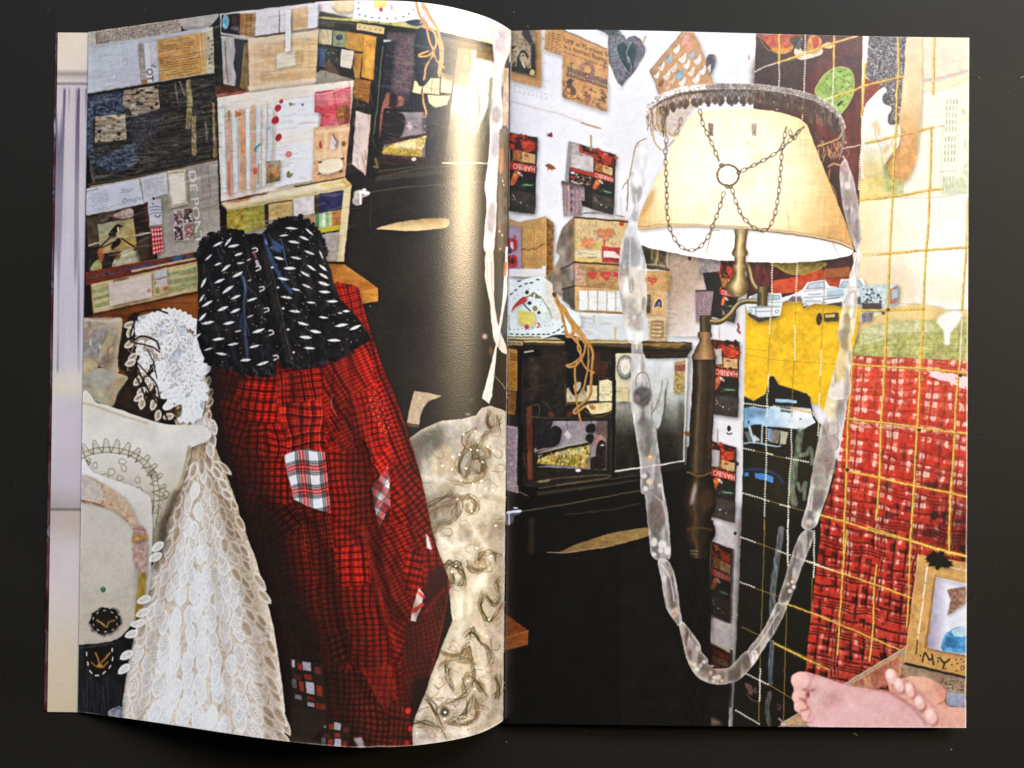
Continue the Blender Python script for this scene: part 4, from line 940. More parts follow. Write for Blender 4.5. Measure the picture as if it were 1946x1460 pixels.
    # ---- cape of lace leaves: the body first
    CB = np.array([(250, 606), (290, 594), (340, 606), (372, 640), (388, 690), (395, 740), (402, 800), (410, 850), (432, 905), (448, 950), (462, 1000), (486, 1060), (506, 1130), (522, 1200), (534, 1280), (542, 1350), (540, 1440), (225, 1440), (230, 1350), (246, 1240), (268, 1160), (290, 1080), (318, 990), (345, 900), (362, 850), (330, 800), (300, 740), (262, 690), (246, 650)], float)
    fill(CB, lambda X, Y: ramp([(0, 'b5b2b8'), (.3, 'b09a80'), (.45, 'bba48a'), (.6, 'd3c3b2'), (1, 'dccfc4')], np.clip((Y - 600) / 780, 0, 1)), n=[(5, 5, 40), (2, 2, 30)])
    with clip(CB):
        for k in range(260):
            y = R.uniform(860, 1410); t = (y - 860) / 550; x = R.uniform(350 - 125 * t, 420 + 125 * t); sline([(x, y), (x + R.uniform(-6, 6), y + R.uniform(8, 22))], R.uniform(1, 2), R.choice(['d8cabb', '6d543c', 'c9b8a6', 'e4dccf']), .5)
    def laceleaf(x, y, L, Wd, ang, white, al):
        t = np.linspace(0, 1, 9); w = np.sin(math.pi * t ** .92) ** .62 * Wd / 2
        px = np.concatenate([w, -w[::-1][1:-1]]); py = np.concatenate([t, t[::-1][1:-1]]) * L - L / 2
        c, s = math.cos(ang), math.sin(ang); P_ = np.stack([x + px * c - py * s, y + px * s + py * c], 1)
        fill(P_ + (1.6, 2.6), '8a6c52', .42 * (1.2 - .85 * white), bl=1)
        fill(P_, hx('d8c8b4') * (1 - white) + hx('eceef6') * white, al, n=[(4, 4, 20)], sh=0); line(np.vstack([P_, P_[:1]]), 1.6, hx('e8ded2') * (1 - white) + hx('f6f7fb') * white, .8)
        q_ = np.stack([x + px * .55 * c - py * .68 * s, y + px * .55 * s + py * .68 * c], 1); line(np.vstack([q_, q_[:1]]), 1.3, '8d745c', .5 * (1.15 - white) + .07)
        if white < .5: fill(q_, 'a88e72', .5)
        for k in (-.2, -.07, .06, .19):
            ell(x - k * L * s + 1.3 * c, y + k * L * c, 1.1, 1.5, '5a4636', .8 * (1.15 - white)); ell(x - k * L * s - 1.5 * c, y + k * L * c, .9, 1.2, '5a4636', .55 * (1.15 - white))
    leaves = []
    y = 1425.0
    while y > 865:
        t = (y - 865) / 560.0; L = 34 + 16 * t; Wd = 15 + 9 * t
        xl = np.interp(y, [865, 900, 990, 1080, 1160, 1240, 1350, 1430], [362, 350, 322, 294, 270, 250, 236, 236]); xr = np.interp(y, [865, 905, 950, 1000, 1060, 1130, 1200, 1280, 1350, 1430], [412, 428, 442, 456, 480, 500, 516, 528, 535, 536])
        nn = max(3, int((xr - xl) / (Wd * 1.12))); sh_ = R.random()
        for k in range(nn + 1):
            f = (k + sh_ * .9 - .2) / nn
            if f < -.02 or f > 1.02: continue
            x = xl + (xr - xl) * f + R.uniform(-6, 6); yy = y + R.uniform(-12, 12)
            if R.random() < .07: continue
            ang = (.5 - f) * .75 + R.uniform(-.14, .14) + (-.28 if f > .8 else 0)
            wc = math.exp(-((f - .42) / .5) ** 2) * np.interp(yy, [860, 1000, 1120, 1400], [.6, .8, 1.1, 1.2]); white = float(np.clip(wc + R.uniform(-.22, .16), .05, 1))
            edge = .72 if f > .86 else 1
            laceleaf(x, yy, L * R.uniform(.85, 1.12), Wd * R.uniform(.85, 1.1) * edge, ang, white, .9 if white > .5 else .82)
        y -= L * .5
    for p_, w_, c_, a_ in (([(398, 880), (430, 1000), (480, 1180), (515, 1400)], 16, '7a5a40', .3), ([(384, 880), (395, 1010), (420, 1180), (440, 1400)], 12, '8a6a50', .22), ([(362, 900), (330, 1040), (290, 1220), (262, 1400)], 14, '8a6a50', .25), ([(372, 890), (350, 1080), (330, 1250), (320, 1400)], 20, 'ffffff', .3), ([(390, 900), (380, 1080), (390, 1250), (400, 1400)], 22, 'ffffff', .28), ([(420, 930), (470, 1080), (510, 1240), (530, 1400)], 10, '6a4c36', .35)): sline(p_, w_, c_, a_, bl=6)
    # upper twist of the cape
    for x, y, L, ang in ((356, 860, 40, .1), (372, 852, 44, -.1), (388, 846, 40, .05), (400, 850, 36, -.2), (368, 895, 36, .25), (384, 888, 40, 0), (398, 880, 36, -.2), (352, 905, 32, .4), (412, 900, 30, -.6), (425, 922, 28, -.7), (432, 940, 28, -.8)): laceleaf(x, y, L, 15, ang, .35, .85)
    fill([(372, 760), (398, 765), (408, 830), (400, 880), (366, 880), (356, 830)], '8f7458', .5, n=[(4, 12, 50)], bl=3)
    for k in range(14): sline([(372 + k * 2, 770 + R.uniform(-8, 8)), (374 + k * 2.2, 820), (362 + k * 3.6, 872)], 1.5, R.choice(['d3bfa4', '6d523a', 'bfa482']), .7)
    for x, y, a_, w_ in ((372, 800, .2, .8), (384, 806, -.1, .85), (396, 800, -.3, .6), (366, 820, .3, .6), (380, 826, .1, .7), (394, 828, -.1, .6), (404, 836, -.2, .4), (400, 858, -.2, .5), (406, 812, -.3, .5)): laceleaf(x, y, 32, 14, a_, w_, .9)
    # dark hollow and ribbons at the left of the collar
    sfill([(232, 640), (244, 604), (262, 596), (262, 640), (300, 700), (330, 760), (330, 800), (260, 790), (212, 772), (240, 720), (226, 690)], '2e231b', n=[(9, 9, 12)])
    for k in range(60):
        x, y = R.uniform(240, 330), R.uniform(640, 800)
        if x - 238 > (y - 700) * .8 - 10: sline([(x, y), (x + R.uniform(-9, 9), y + R.uniform(5, 16)), (x + R.uniform(-12, 12), y + R.uniform(12, 24))], R.uniform(1, 2.4), R.choice(['b8a48c', '8f7860', '3a2c22', '6a523e', 'cfc4b8']), .75)
    for x, y, a_ in ((247, 632, .4), (246, 618, 1.2), (252, 680, .9), (248, 690, 1.2), (246, 655, 1), (262, 725, .8), (268, 745, .7), (264, 756, 1), (270, 768, .2), (275, 705, .5), (290, 720, .4), (284, 735, .3), (300, 790, .3), (292, 770, .4), (320, 792, 1.3), (305, 745, .6)): laceleaf(x, y, 22, 12, a_, .45, .85)
    # white collar, thick with lace
    CO = spl([(256, 622), (262, 604), (276, 606), (284, 598), (300, 594), (318, 600), (334, 600), (346, 612), (358, 612), (356, 632), (370, 640), (378, 668), (388, 690), (390, 724), (392, 756), (384, 790), (370, 800), (346, 790), (330, 756), (306, 744), (296, 700), (290, 670), (262, 650)], True)
    fill(CO, 'c6c7d0', n=[(5, 5, 50), (2, 2, 24)])
    sfill([(258, 640), (296, 646), (310, 665), (300, 690), (280, 690), (262, 670)], 'b3a59a', .9, n=[(4, 4, 60)])
    for k in range(90):
        x, y = R.uniform(262, 386), R.uniform(600, 740)
        if (x - 325) ** 2 / 68 ** 2 + (y - 668) ** 2 / 76 ** 2 < 1: laceleaf(x, y, R.uniform(14, 24), R.uniform(9, 13), R.uniform(-1.4, 1.4), R.uniform(.8, 1), .9)
    for k in range(28): 
        a_ = -2.6 + k * .145; x, y = 322 + 66 * math.cos(a_), 672 + 76 * math.sin(a_); laceleaf(x, y, 20, 12, a_ + math.pi / 2, .95, .95)
    for k in range(150):
        x, y = R.uniform(268, 384), R.uniform(606, 770); ell(x, y, R.uniform(.7, 1.5), R.uniform(.8, 2), R.choice(['8d8690', '6a5a50', 'eef0f6', 'f0f0f6']), .7)
    for x, y, a_ in ((375, 652, .3), (380, 675, .7), (384, 690, .9), (388, 705, 1.1), (386, 735, -1), (378, 748, -.7), (384, 752, -.9), (372, 760, -.4), (362, 768, .1), (352, 770, .4), (340, 762, .8), (330, 756, 1), (318, 750, 1.1), (310, 735, 1.2), (345, 790, .1), (356, 792, .1), (366, 790, -.1), (376, 782, -.4), (322, 770, 1), (335, 745, .9), (305, 700, .4), (302, 720, .6)): laceleaf(x, y, 30, 15, a_, .97, .97)
    sfill([(332, 775), (346, 770), (344, 790), (334, 795)], '6b5234', .8); speckle(np.array([(332, 768), (346, 768), (346, 796), (332, 796)]), 22, 1, 1.8, ['2c2018', 'c9b898'], .9)
    for x, y, a_ in ((397, 725, .2), (400, 748, .3), (399, 766, .5), (398, 790, .1)): laceleaf(x, y, 20, 9, a_, .12, .6)
    for p in ([(262, 596), (256, 612), (248, 634), (250, 650), (270, 640), (296, 648), (304, 664)], [(252, 600), (275, 592), (300, 590), (318, 596)], [(246, 610), (256, 600), (262, 610)], [(254, 652), (290, 660), (304, 670)], [(260, 690), (280, 710), (296, 730), (304, 755)], [(258, 694), (276, 730), (290, 756), (310, 780), (318, 800)], [(280, 665), (292, 690), (298, 720)], [(244, 720), (254, 712), (262, 722), (274, 750), (280, 780)], [(238, 722), (236, 740), (224, 756), (216, 766)], [(242, 716), (240, 730)]):
        sline(p, R.uniform(2, 4), '2a1d16', .9)

    # ---- cushions and bags at far left
    sfill([(150, 608), (165, 606), (196, 610), (231, 605), (231, 630), (226, 660), (224, 690), (224, 710), (200, 702), (176, 690), (150, 690)], 'b3a28a', n=[(12, 12, 22)])
    sfill([(158, 616), (195, 618), (222, 628), (214, 650), (212, 680), (185, 690), (155, 676)], 'a59684', .9, n=[(9, 9, 50), (3, 3, 24)]); sfill([(155, 645), (180, 632), (205, 628), (195, 650), (180, 680), (155, 672)], '8d8a8c', .7, n=[(6, 6, 40)], bl=2)
    sfill([(200, 640), (215, 640), (212, 670), (198, 672)], 'b59c74', .7, bl=2); sline([(203, 630), (198, 648), (188, 662), (186, 680)], 3, '5a5048', .5, bl=1); sline([(214, 655), (204, 668), (208, 690)], 2.4, '74604a', .6); ell(172, 652, 2, 7, 'c4cccb', .8); ell(190, 660, 2, 5, 'c4cccb', .8); sfill([(158, 625), (170, 630), (168, 645), (158, 648)], 'b0887a', .6, bl=2); sfill([(198, 686), (214, 690), (206, 704), (196, 700)], '8a6a5c', .6, bl=2)
    fill([(150, 605), (231, 604), (231, 612), (195, 613), (150, 612)], 'c8c0b8', .7, bl=1)
    sfill([(150, 676), (166, 680), (187, 694), (175, 708), (150, 724)], 'b09d7c', n=[(8, 8, 24)])
    sfill([(150, 722), (185, 700), (215, 708), (243, 718), (226, 744), (212, 774), (180, 762), (150, 748)], 'a59d8a', n=[(12, 8, 30)]); sfill([(170, 712), (190, 704), (218, 714), (205, 732), (176, 730)], 'aaa89c', .8, bl=3); sline([(200, 748), (216, 730), (232, 722)], 8, '9a7e5a', .5, bl=2); sline([(155, 738), (185, 750), (212, 768)], 6, 'b8a684', .6, bl=2); sfill([(222, 722), (243, 718), (228, 742), (214, 772), (208, 760)], 'a08860', .6, bl=3)
    fill(spl([(155, 758), (185, 766), (215, 775), (262, 792), (310, 806), (350, 808), (385, 810), (402, 822), (396, 838), (372, 848), (356, 858), (352, 884), (340, 930), (318, 985), (300, 1060), (240, 1010), (155, 1000)], True), lambda X, Y: ramp([(0, 'dcd6cc'), (.35, 'e0dcd8'), (.7, 'c9c0b2'), (1, 'a89c86')], np.clip((Y - 770) / 230, 0, 1)), n=[(24, 24, 12), (4, 4, 6)])
    sline([(155, 766), (190, 775), (230, 790), (280, 805)], 4, 'a8946c', .5, bl=1); sline([(155, 762), (215, 776), (262, 792), (310, 806)], 2, 'ddd8d0', .7)
    CU = np.array([(155, 850), (240, 850), (300, 870), (352, 862), (350, 900), (330, 960), (300, 1050), (155, 1000)], float)
    emb = '74664a'
    sline([(155, 868), (180, 858), (215, 856), (250, 864), (280, 885), (295, 915), (298, 950), (292, 1000)], 9, 'cfcabd', .9); 
    for d in (-5, 5): sline([(155, 868 + d), (180, 858 + d), (215, 856 + d), (250 + d * .3, 864 + d), (280 - d * .6, 885 + d), (295 - d, 915), (298 - d, 950), (292 - d, 1000)], 1.5, emb, .85)
    for k in range(11):
        a_ = -2.0 + k * .2; x, y = 205 + 108 * math.cos(a_), 945 + 106 * math.sin(a_); x2, y2 = 205 + 84 * math.cos(a_ + .1), 945 + 84 * math.sin(a_ + .1); x3, y3 = 205 + 84 * math.cos(a_ - .1), 945 + 84 * math.sin(a_ - .1)
        sline([(x3, y3), (x - 4, y), (x, y - 4), (x + 4, y + 2), (x2, y2)], 1.5, emb, .8); sline([(x3, y3), (x - 2, y + 5), (x, y + 1), (x + 1, y + 6), (x2, y2)], 1, emb, .6)
    for k in range(60):
        x, y = R.uniform(160, 345), R.uniform(866, 1000)
        if y > 860 + (x - 160) * .15 and x < 352 - (y - 866) * .25: sline([(x + R.uniform(3, 9) * math.cos(t), y + R.uniform(3, 9) * math.sin(t)) for t in (0, 1.2, 2.5, 3.8, 5)], 1.3, emb, .75, closed=True)
    sline([(360, 850), (352, 890), (340, 925), (328, 945)], 7, 'b5a78c', .8); sline([(366, 850), (358, 892), (344, 930), (332, 950)], 1.6, '6d5f44', .8)
    fill([(330, 935), (345, 930), (325, 985), (300, 1090), (292, 1080), (305, 990)], '4a3c2e', .75, bl=4)
    # white jacket on the left
    JK = spl([(150, 896), (180, 900), (215, 912), (250, 924), (280, 940), (288, 956), (290, 1010), (288, 1080), (280, 1140), (262, 1170), (240, 1200), (215, 1218), (150, 1226)], True)
    fill(JK, lambda X, Y: ramp([(0, 'e4e0e0'), (.3, 'd2cac2'), (1, 'bdb2a4')], np.clip((Y - 900) / 300, 0, 1)), n=[(30, 30, 10), (4, 4, 7)])
    sfill([(154, 905), (190, 916), (222, 936), (248, 962), (262, 1000), (254, 1004), (236, 985), (205, 965), (155, 953)], 'c8ad94', .95, n=[(5, 5, 30), (2, 2, 16)]); sfill([(154, 908), (180, 915), (196, 935), (190, 958), (155, 950)], 'c9bdb6', .9, n=[(4, 4, 24)])
    for k in range(40):
        x = R.uniform(192, 258); y = 925 + (x - 192) * 1.1 + R.uniform(-8, 22); sline([(x, y), (x + R.uniform(-6, 6), y + 6), (x + R.uniform(-8, 8), y + 10)], 1.2, R.choice(['c4784c', 'dcc3ac', 'b06a44']), .7)
    sline([(155, 952), (175, 956), (197, 963)], 3, '9a4a20', .9); sline([(156, 950), (196, 962)], 2, 'b5703c', .8)
    sfill([(156, 962), (200, 970), (232, 985), (250, 1005), (254, 1030), (240, 1040), (225, 1032), (205, 1040), (185, 1044), (170, 1036), (156, 1040)], 'c6bfb6', .8); sline([(158, 1042), (175, 1036), (185, 1046), (200, 1034), (215, 1040), (228, 1030), (245, 1040), (254, 1030)], 1.6, 'd3ccc2', .8)
    sfill([(256, 1004), (276, 1006), (280, 1060), (276, 1100), (262, 1090), (252, 1050)], 'b5948a', .95, n=[(4, 6, 50)]); 
    for k in range(14): sline([(258 + R.uniform(0, 18), 1030 + k * 4), (268 + R.uniform(-8, 8), 1034 + k * 4), (262 + R.uniform(0, 14), 1040 + k * 4)], 1.6, R.choice(['d8c4bc', 'a06a5c', 'c7a298']), .7)
    sfill([(252, 1020), (262, 1016), (278, 1018), (280, 1024), (268, 1028), (254, 1030)], 'b5874a'); ell(262, 1024, 4, 3.4, 'd0a468'); ell(256, 1025, 3, 3.4, 'c0935a'); sline([(256, 1004), (276, 1008)], 3, 'a5705a', .7)
    fill([(262, 1090), (276, 1088), (276, 1130), (268, 1170), (256, 1180), (260, 1130)], 'a4842c', .95, n=[(3, 14, 40)]); sfill([(255, 1080), (268, 1086), (262, 1130), (258, 1160), (254, 1120)], 'a39a92', .5, bl=3)
    ell(196, 1121, 5, 5.6, '3d7a5e'); ell(195, 1119, 2, 2, '6fa488', .7)
    # black appliques
    def badge(cx, cy, rx, ry):
        ell(cx, cy, rx, ry, '231c16', 1, jit=.12, n=[(3, 3, 16)]); ell(cx, cy, rx * 1.06, ry * 1.08, '2a231d', .5, jit=.16, bl=1)
        for k in range(10):
            a_ = k * .628 + .2; x, y = cx + rx * .8 * math.cos(a_), cy + ry * .8 * math.sin(a_); line([(x, y), (x - 4 * math.sin(a_), y + 3.5 * math.cos(a_))], 2, 'd6d2ce', .9)
        sline([(cx - rx * .55, cy - ry * .1), (cx - rx * .1, cy + ry * .3), (cx + rx * .1, cy + ry * .42), (cx + rx * .25, cy + ry * .1), (cx + rx * .6, cy - ry * .05)], 3.6, '8a6a3c', .9); sline([(cx - rx * .5, cy - ry * .08), (cx - rx * .1, cy + ry * .3)], 1.4, 'c49a5c', .9)
    badge(200, 1181, 29, 25)
    fill([(148, 1226), (185, 1224), (222, 1218), (256, 1208), (246, 1250), (238, 1300), (232, 1340), (228, 1400), (148, 1400)], '1f1e21', n=[(5, 30, 16), (2, 2, 10)]); line([(150, 1232), (185, 1228), (215, 1223)], 3, '45474c', .7, n=[(3, 3, 60)])
    for k in range(12): line([(160 + k * 6, 1290 + R.uniform(-10, 20)), (158 + k * 7, 1350)], 1.4, '4a4e58', R.uniform(.15, .5))
    sfill([(166, 1238), (215, 1232), (214, 1270), (200, 1286), (180, 1284), (168, 1264)], '1b1611', n=[(3, 3, 12)])
    for x, y, a_ in ((165, 1244, 1.5), (167, 1262, 1.3), (173, 1278, .8), (185, 1284, 0), (198, 1279, -.6), (209, 1268, -1.1), (214, 1253, -1.5), (213, 1236, -1.5)): line([(x - 3 * math.cos(a_), y - 3 * math.sin(a_)), (x + 3 * math.cos(a_), y + 3 * math.sin(a_))], 2.6, 'd8d8da', .95)
    sline([(182, 1242), (186, 1252), (190, 1262), (196, 1256), (208, 1242)], 3.6, '9a7236', .95); sline([(174, 1260), (184, 1268), (196, 1268), (205, 1258)], 3.4, '8a6230', .95); ell(190, 1266, 6, 3.4, 'b48442', .9)
    sfill([(205, 1354), (216, 1346), (230, 1344), (230, 1364), (212, 1366)], '7d8694', .9, n=[(3, 3, 80)])
    for x, y, a_ in ((274, 1140, 1.2), (272, 1165, 1.2), (262, 1186, 1.3), (250, 1206, 1.2), (240, 1246, 1), (236, 1272, .9), (300, 1040, .9), (296, 1060, 1)): laceleaf(x, y, 28, 14, a_, .8, .95)

    # ---- corset
    K = 1 / 4.425
    C = lambda l: np.array([(360 + x * K, 400 + y * K) for x, y in l])
    body = C([(60, 360), (90, 290), (170, 215), (260, 200), (330, 165), (400, 160), (470, 200), (540, 195), (610, 195), (680, 120), (760, 70), (850, 55), (930, 62), (1000, 105), (1060, 140), (1110, 210), (1140, 280), (1150, 400), (1190, 500), (1210, 590), (1250, 720), (1330, 810), (1400, 890), (1460, 970), (1515, 1060), (1500, 1110), (1430, 1140), (1340, 1200), (1200, 1270), (1050, 1320), (930, 1335), (800, 1320), (770, 1290), (740, 1250), (730, 1380), (660, 1400), (560, 1400), (450, 1380), (330, 1340), (250, 1330), (180, 1290), (130, 1250), (90, 1150), (60, 1020), (75, 860), (70, 640), (72, 500)])
    fill(spl(body, True, 4), '191618', n=[(9, 14, 14), (3, 3, 14)])
    with clip(spl(body, True, 4)):
        for p, w, c, a in (([(130, 480), (200, 640), (270, 800), (330, 1000), (400, 1290)], 24, '2c2a34', .8), ([(340, 560), (400, 800), (430, 1000)], 30, '2a2832', .7), ([(520, 560), (580, 820), (640, 1100), (690, 1300)], 40, '26242c', .7), ([(700, 420), (760, 700), (840, 1100), (880, 1290)], 20, '14110f', .9), ([(600, 560), (680, 880), (780, 1290)], 34, '0e0b0b', .9),
                        ([(640, 360), (700, 640), (780, 980), (850, 1280)], 60, '2a2624', .9), ([(900, 300), (920, 700), (950, 950)], 18, '161413', .7), ([(940, 760), (1010, 860), (1140, 920), (1280, 930)], 60, '100e0e', .9), ([(1050, 560), (1080, 700), (1160, 800)], 30, '131110', .8), ([(1100, 250), (1180, 540), (1240, 700)], 40, '38322c', .6), ([(960, 400), (1010, 600), (1040, 680)], 50, '35302b', .6), ([(850, 500), (900, 700)], 40, '302b29', .6), ([(80, 900), (200, 980), (330, 1000)], 60, '2d2a2c', .7), ([(120, 320), (300, 300), (440, 240)], 70, '17151a', .8), ([(700, 130), (900, 90), (1080, 200)], 60, '121010', .8)):
            sline(C(p), w * K, c, a, bl=2)
        sline(C([(660, 380), (720, 620), (790, 940), (870, 1290)]), 1.3, '565050', .8); sline(C([(590, 540), (660, 820), (740, 1120)]), 1.2, '4a4446', .7)
        sline(C([(435, 530), (470, 660), (460, 800), (470, 1000), (490, 1240)]), 6, '3a4860', .8); sline(C([(440, 880), (430, 980)]), 5, '2a3650', .8); sline(C([(455, 560), (480, 700)]), 2, '7d8aa2', .6)
        sline(C([(620, 210), (650, 290), (680, 380), (730, 500), (800, 620), (860, 690)]), 7, '34456a', .9); sline(C([(625, 220), (650, 280)]), 4, '7d94bc', .7); sline(C([(770, 240), (790, 320), (810, 420), (825, 500)]), 2.2, '5a6c8c', .8)
        sfill(C([(680, 240), (740, 270), (785, 310), (770, 330), (720, 290)]), '3c5488', .9, bl=1); sfill(C([(680, 310), (730, 300), (780, 345), (740, 355)]), '3a4c78', .9, bl=1); sfill(C([(480, 210), (600, 200), (640, 240), (560, 290), (490, 270)]), '0d0c10', .9, bl=2)
        for k in range(80):
            x, y = R.uniform(640, 900), R.uniform(520, 1250); sline(C([(x, y), (x + R.uniform(-20, 20), y + 16), (x + R.uniform(-26, 26), y + 30)]), 1.6, '0f0d0c', .6)
        for k in range(70):
            x, y = R.uniform(80, 1400), R.uniform(250, 1300); sline(C([(x, y), (x + R.uniform(-10, 30), y + R.uniform(30, 120))]), R.uniform(1.5, 4), R.choice(['45424c', '0c0a0d', '2f2b30', '5a5662']), .4, bl=1)
        wear_sheen(C([(90, 400), (400, 230), (900, 130), (1120, 300), (1230, 720), (1450, 1050), (900, 1280), (640, 1360), (150, 1200)]), 260, ['4a464e', '0a090b', '5a5450', '2f2a2a', '6d6870', '3c342c'], 6, 34, .12, .45, 1.35, .5, 3)  # satin sheen strokes painted into the printed corset
        MARK = [(160, 395, 50, -.7), (240, 285, 60, -.5), (325, 265, 60, -.9), (372, 300, 62, -.2), (412, 370, 48, -.3), (240, 455, 40, -.3), (308, 485, 60, -.7), (405, 540, 62, -.5), (430, 445, 42, -.2), (500, 415, 30, -.4), (120, 610, 60, -1.1), (252, 595, 60, -.4), (322, 668, 70, -.6), (505, 590, 26, -.3), (390, 732, 56, -.4), (528, 752, 60, -.3), (150, 785, 62, -.5), (282, 828, 62, -.4), (388, 845, 56, -.4), (512, 890, 40, -.4), (112, 898, 56, -.8), (155, 946, 70, -.15), (334, 950, 64, -.15), (582, 1015, 66, -.35), (410, 1018, 40, -.2), (245, 1086, 66, -.15), (372, 1128, 58, -.15), (548, 1146, 56, -.25), (270, 1208, 62, .15), (475, 1262, 58, -.1), (620, 1288, 66, -.3), (160, 1170, 50, -.2), (105, 740, 50, -1), (75, 1055, 40, -.6),
                (860, 152, 66, .05), (1010, 182, 54, .7), (795, 212, 50, -.1), (968, 235, 56, .4), (880, 268, 60, .2), (1010, 358, 58, .4), (755, 405, 54, .2), (898, 403, 60, .2), (842, 490, 66, .05), (1030, 485, 56, .6), (975, 537, 58, .5), (1125, 482, 52, .7), (1130, 552, 56, .5), (790, 578, 62, .1), (1130, 615, 60, .3), (985, 637, 50, .4), (895, 668, 50, .2), (1140, 688, 62, .1), (818, 733, 62, .15), (1025, 778, 54, .15), (1205, 766, 60, 0), (888, 850, 66, .1), (1320, 850, 40, 0), (1268, 866, 30, 0), (1130, 903, 52, .1), (955, 955, 60, .3), (1280, 968, 72, -.15), (1062, 1022, 60, .15), (1398, 988, 66, -.4), (980, 1070, 64, .1), (1220, 1096, 70, 0), (1010, 1160, 60, .05), (1110, 375, 50, 1.1)]
        for x, y, L, a_ in MARK:
            cx, cy = C([(x, y)])[0]; h = L * K * .88; t = np.linspace(0, 1, 8); w = np.sin(math.pi * t) * h * R.uniform(.17, .25)
            px = np.concatenate([t, t[::-1][1:-1]]) * 2 * h - h; py = np.concatenate([w, -w[::-1][1:-1]]); c, s = math.cos(a_), math.sin(a_)
            fill(np.stack([cx + px * c - py * s, cy + px * s + py * c], 1), 'dde2ea'); line([(cx - h * .5 * c, cy - h * .5 * s), (cx + h * .5 * c, cy + h * .5 * s)], 1.2, 'eef0f4', .7)
            if R.random() < .4: ell(cx, cy, 1.6, 2.2, 'c49a7a', .9)
        for k in range(190):
            x, y = R.uniform(80, 1440), R.uniform(170, 1280)
            if 590 < x - (y - 300) * .18 < 680 and y > 300: continue
            cx, cy = C([(x, y)])[0]; ell(cx, cy, 1.0, 1.0, 'd3c0a0', .95)
        for x, y in ((550, 335), (575, 490), (605, 660), (645, 840), (685, 1030), (728, 1240)):
            cx, cy = C([(x, y)])[0]; sline([(cx - 4, cy - 3), (cx + 3, cy - 4), (cx + 5, cy + 1), (cx - 3, cy + 5)], 2.4, 'e4e0de', .95)
        for x, y in ((700, 482), (745, 650), (788, 825), (834, 1005), (880, 1195)): cx, cy = C([(x, y)])[0]; ell(cx, cy, 2.6, 2.2, 'e6e2dc')
        line(C([(548, 360), (560, 400)]), 5, '8c4a52', .8); line(C([(565, 430), (575, 460)]), 6, 'c3a6b4', .9)
    for k in range(150):   # ruffled lace trim
        seg = R.choice([[(60, 400), (90, 290), (170, 215), (330, 170), (470, 200)], [(640, 170), (760, 75), (930, 62), (1060, 140), (1130, 270), (1148, 400)], [(800, 1310), (1000, 1320), (1200, 1265), (1400, 1160), (1500, 1080)], [(130, 1270), (330, 1340), (560, 1395), (720, 1385)]])
        q_ = C(seg); q_ = q_[0:1] if len(q_) < 2 else along(q_, 3); x, y = q_[R.randrange(len(q_))]; ell(x + R.uniform(-3, 3), y + R.uniform(-4, 4), R.uniform(2.5, 6), R.uniform(2, 4.5), R.choice(['0d0c0e', '17161a', '24242c', '101014', '2e323e']), .85, jit=.25)
    for k in range(26): x, y = C([(R.uniform(440, 720), R.uniform(1310, 1390))])[0]; sline([(x, y), (x + R.uniform(-5, 5), y + R.uniform(-8, 2))], 1.1, '5a5c66', .7)
    # soft dark patch at the lower left of the corset
    fill([(398, 690), (420, 705), (470, 716), (440, 760), (402, 760)], '241b17', .7, bl=5)
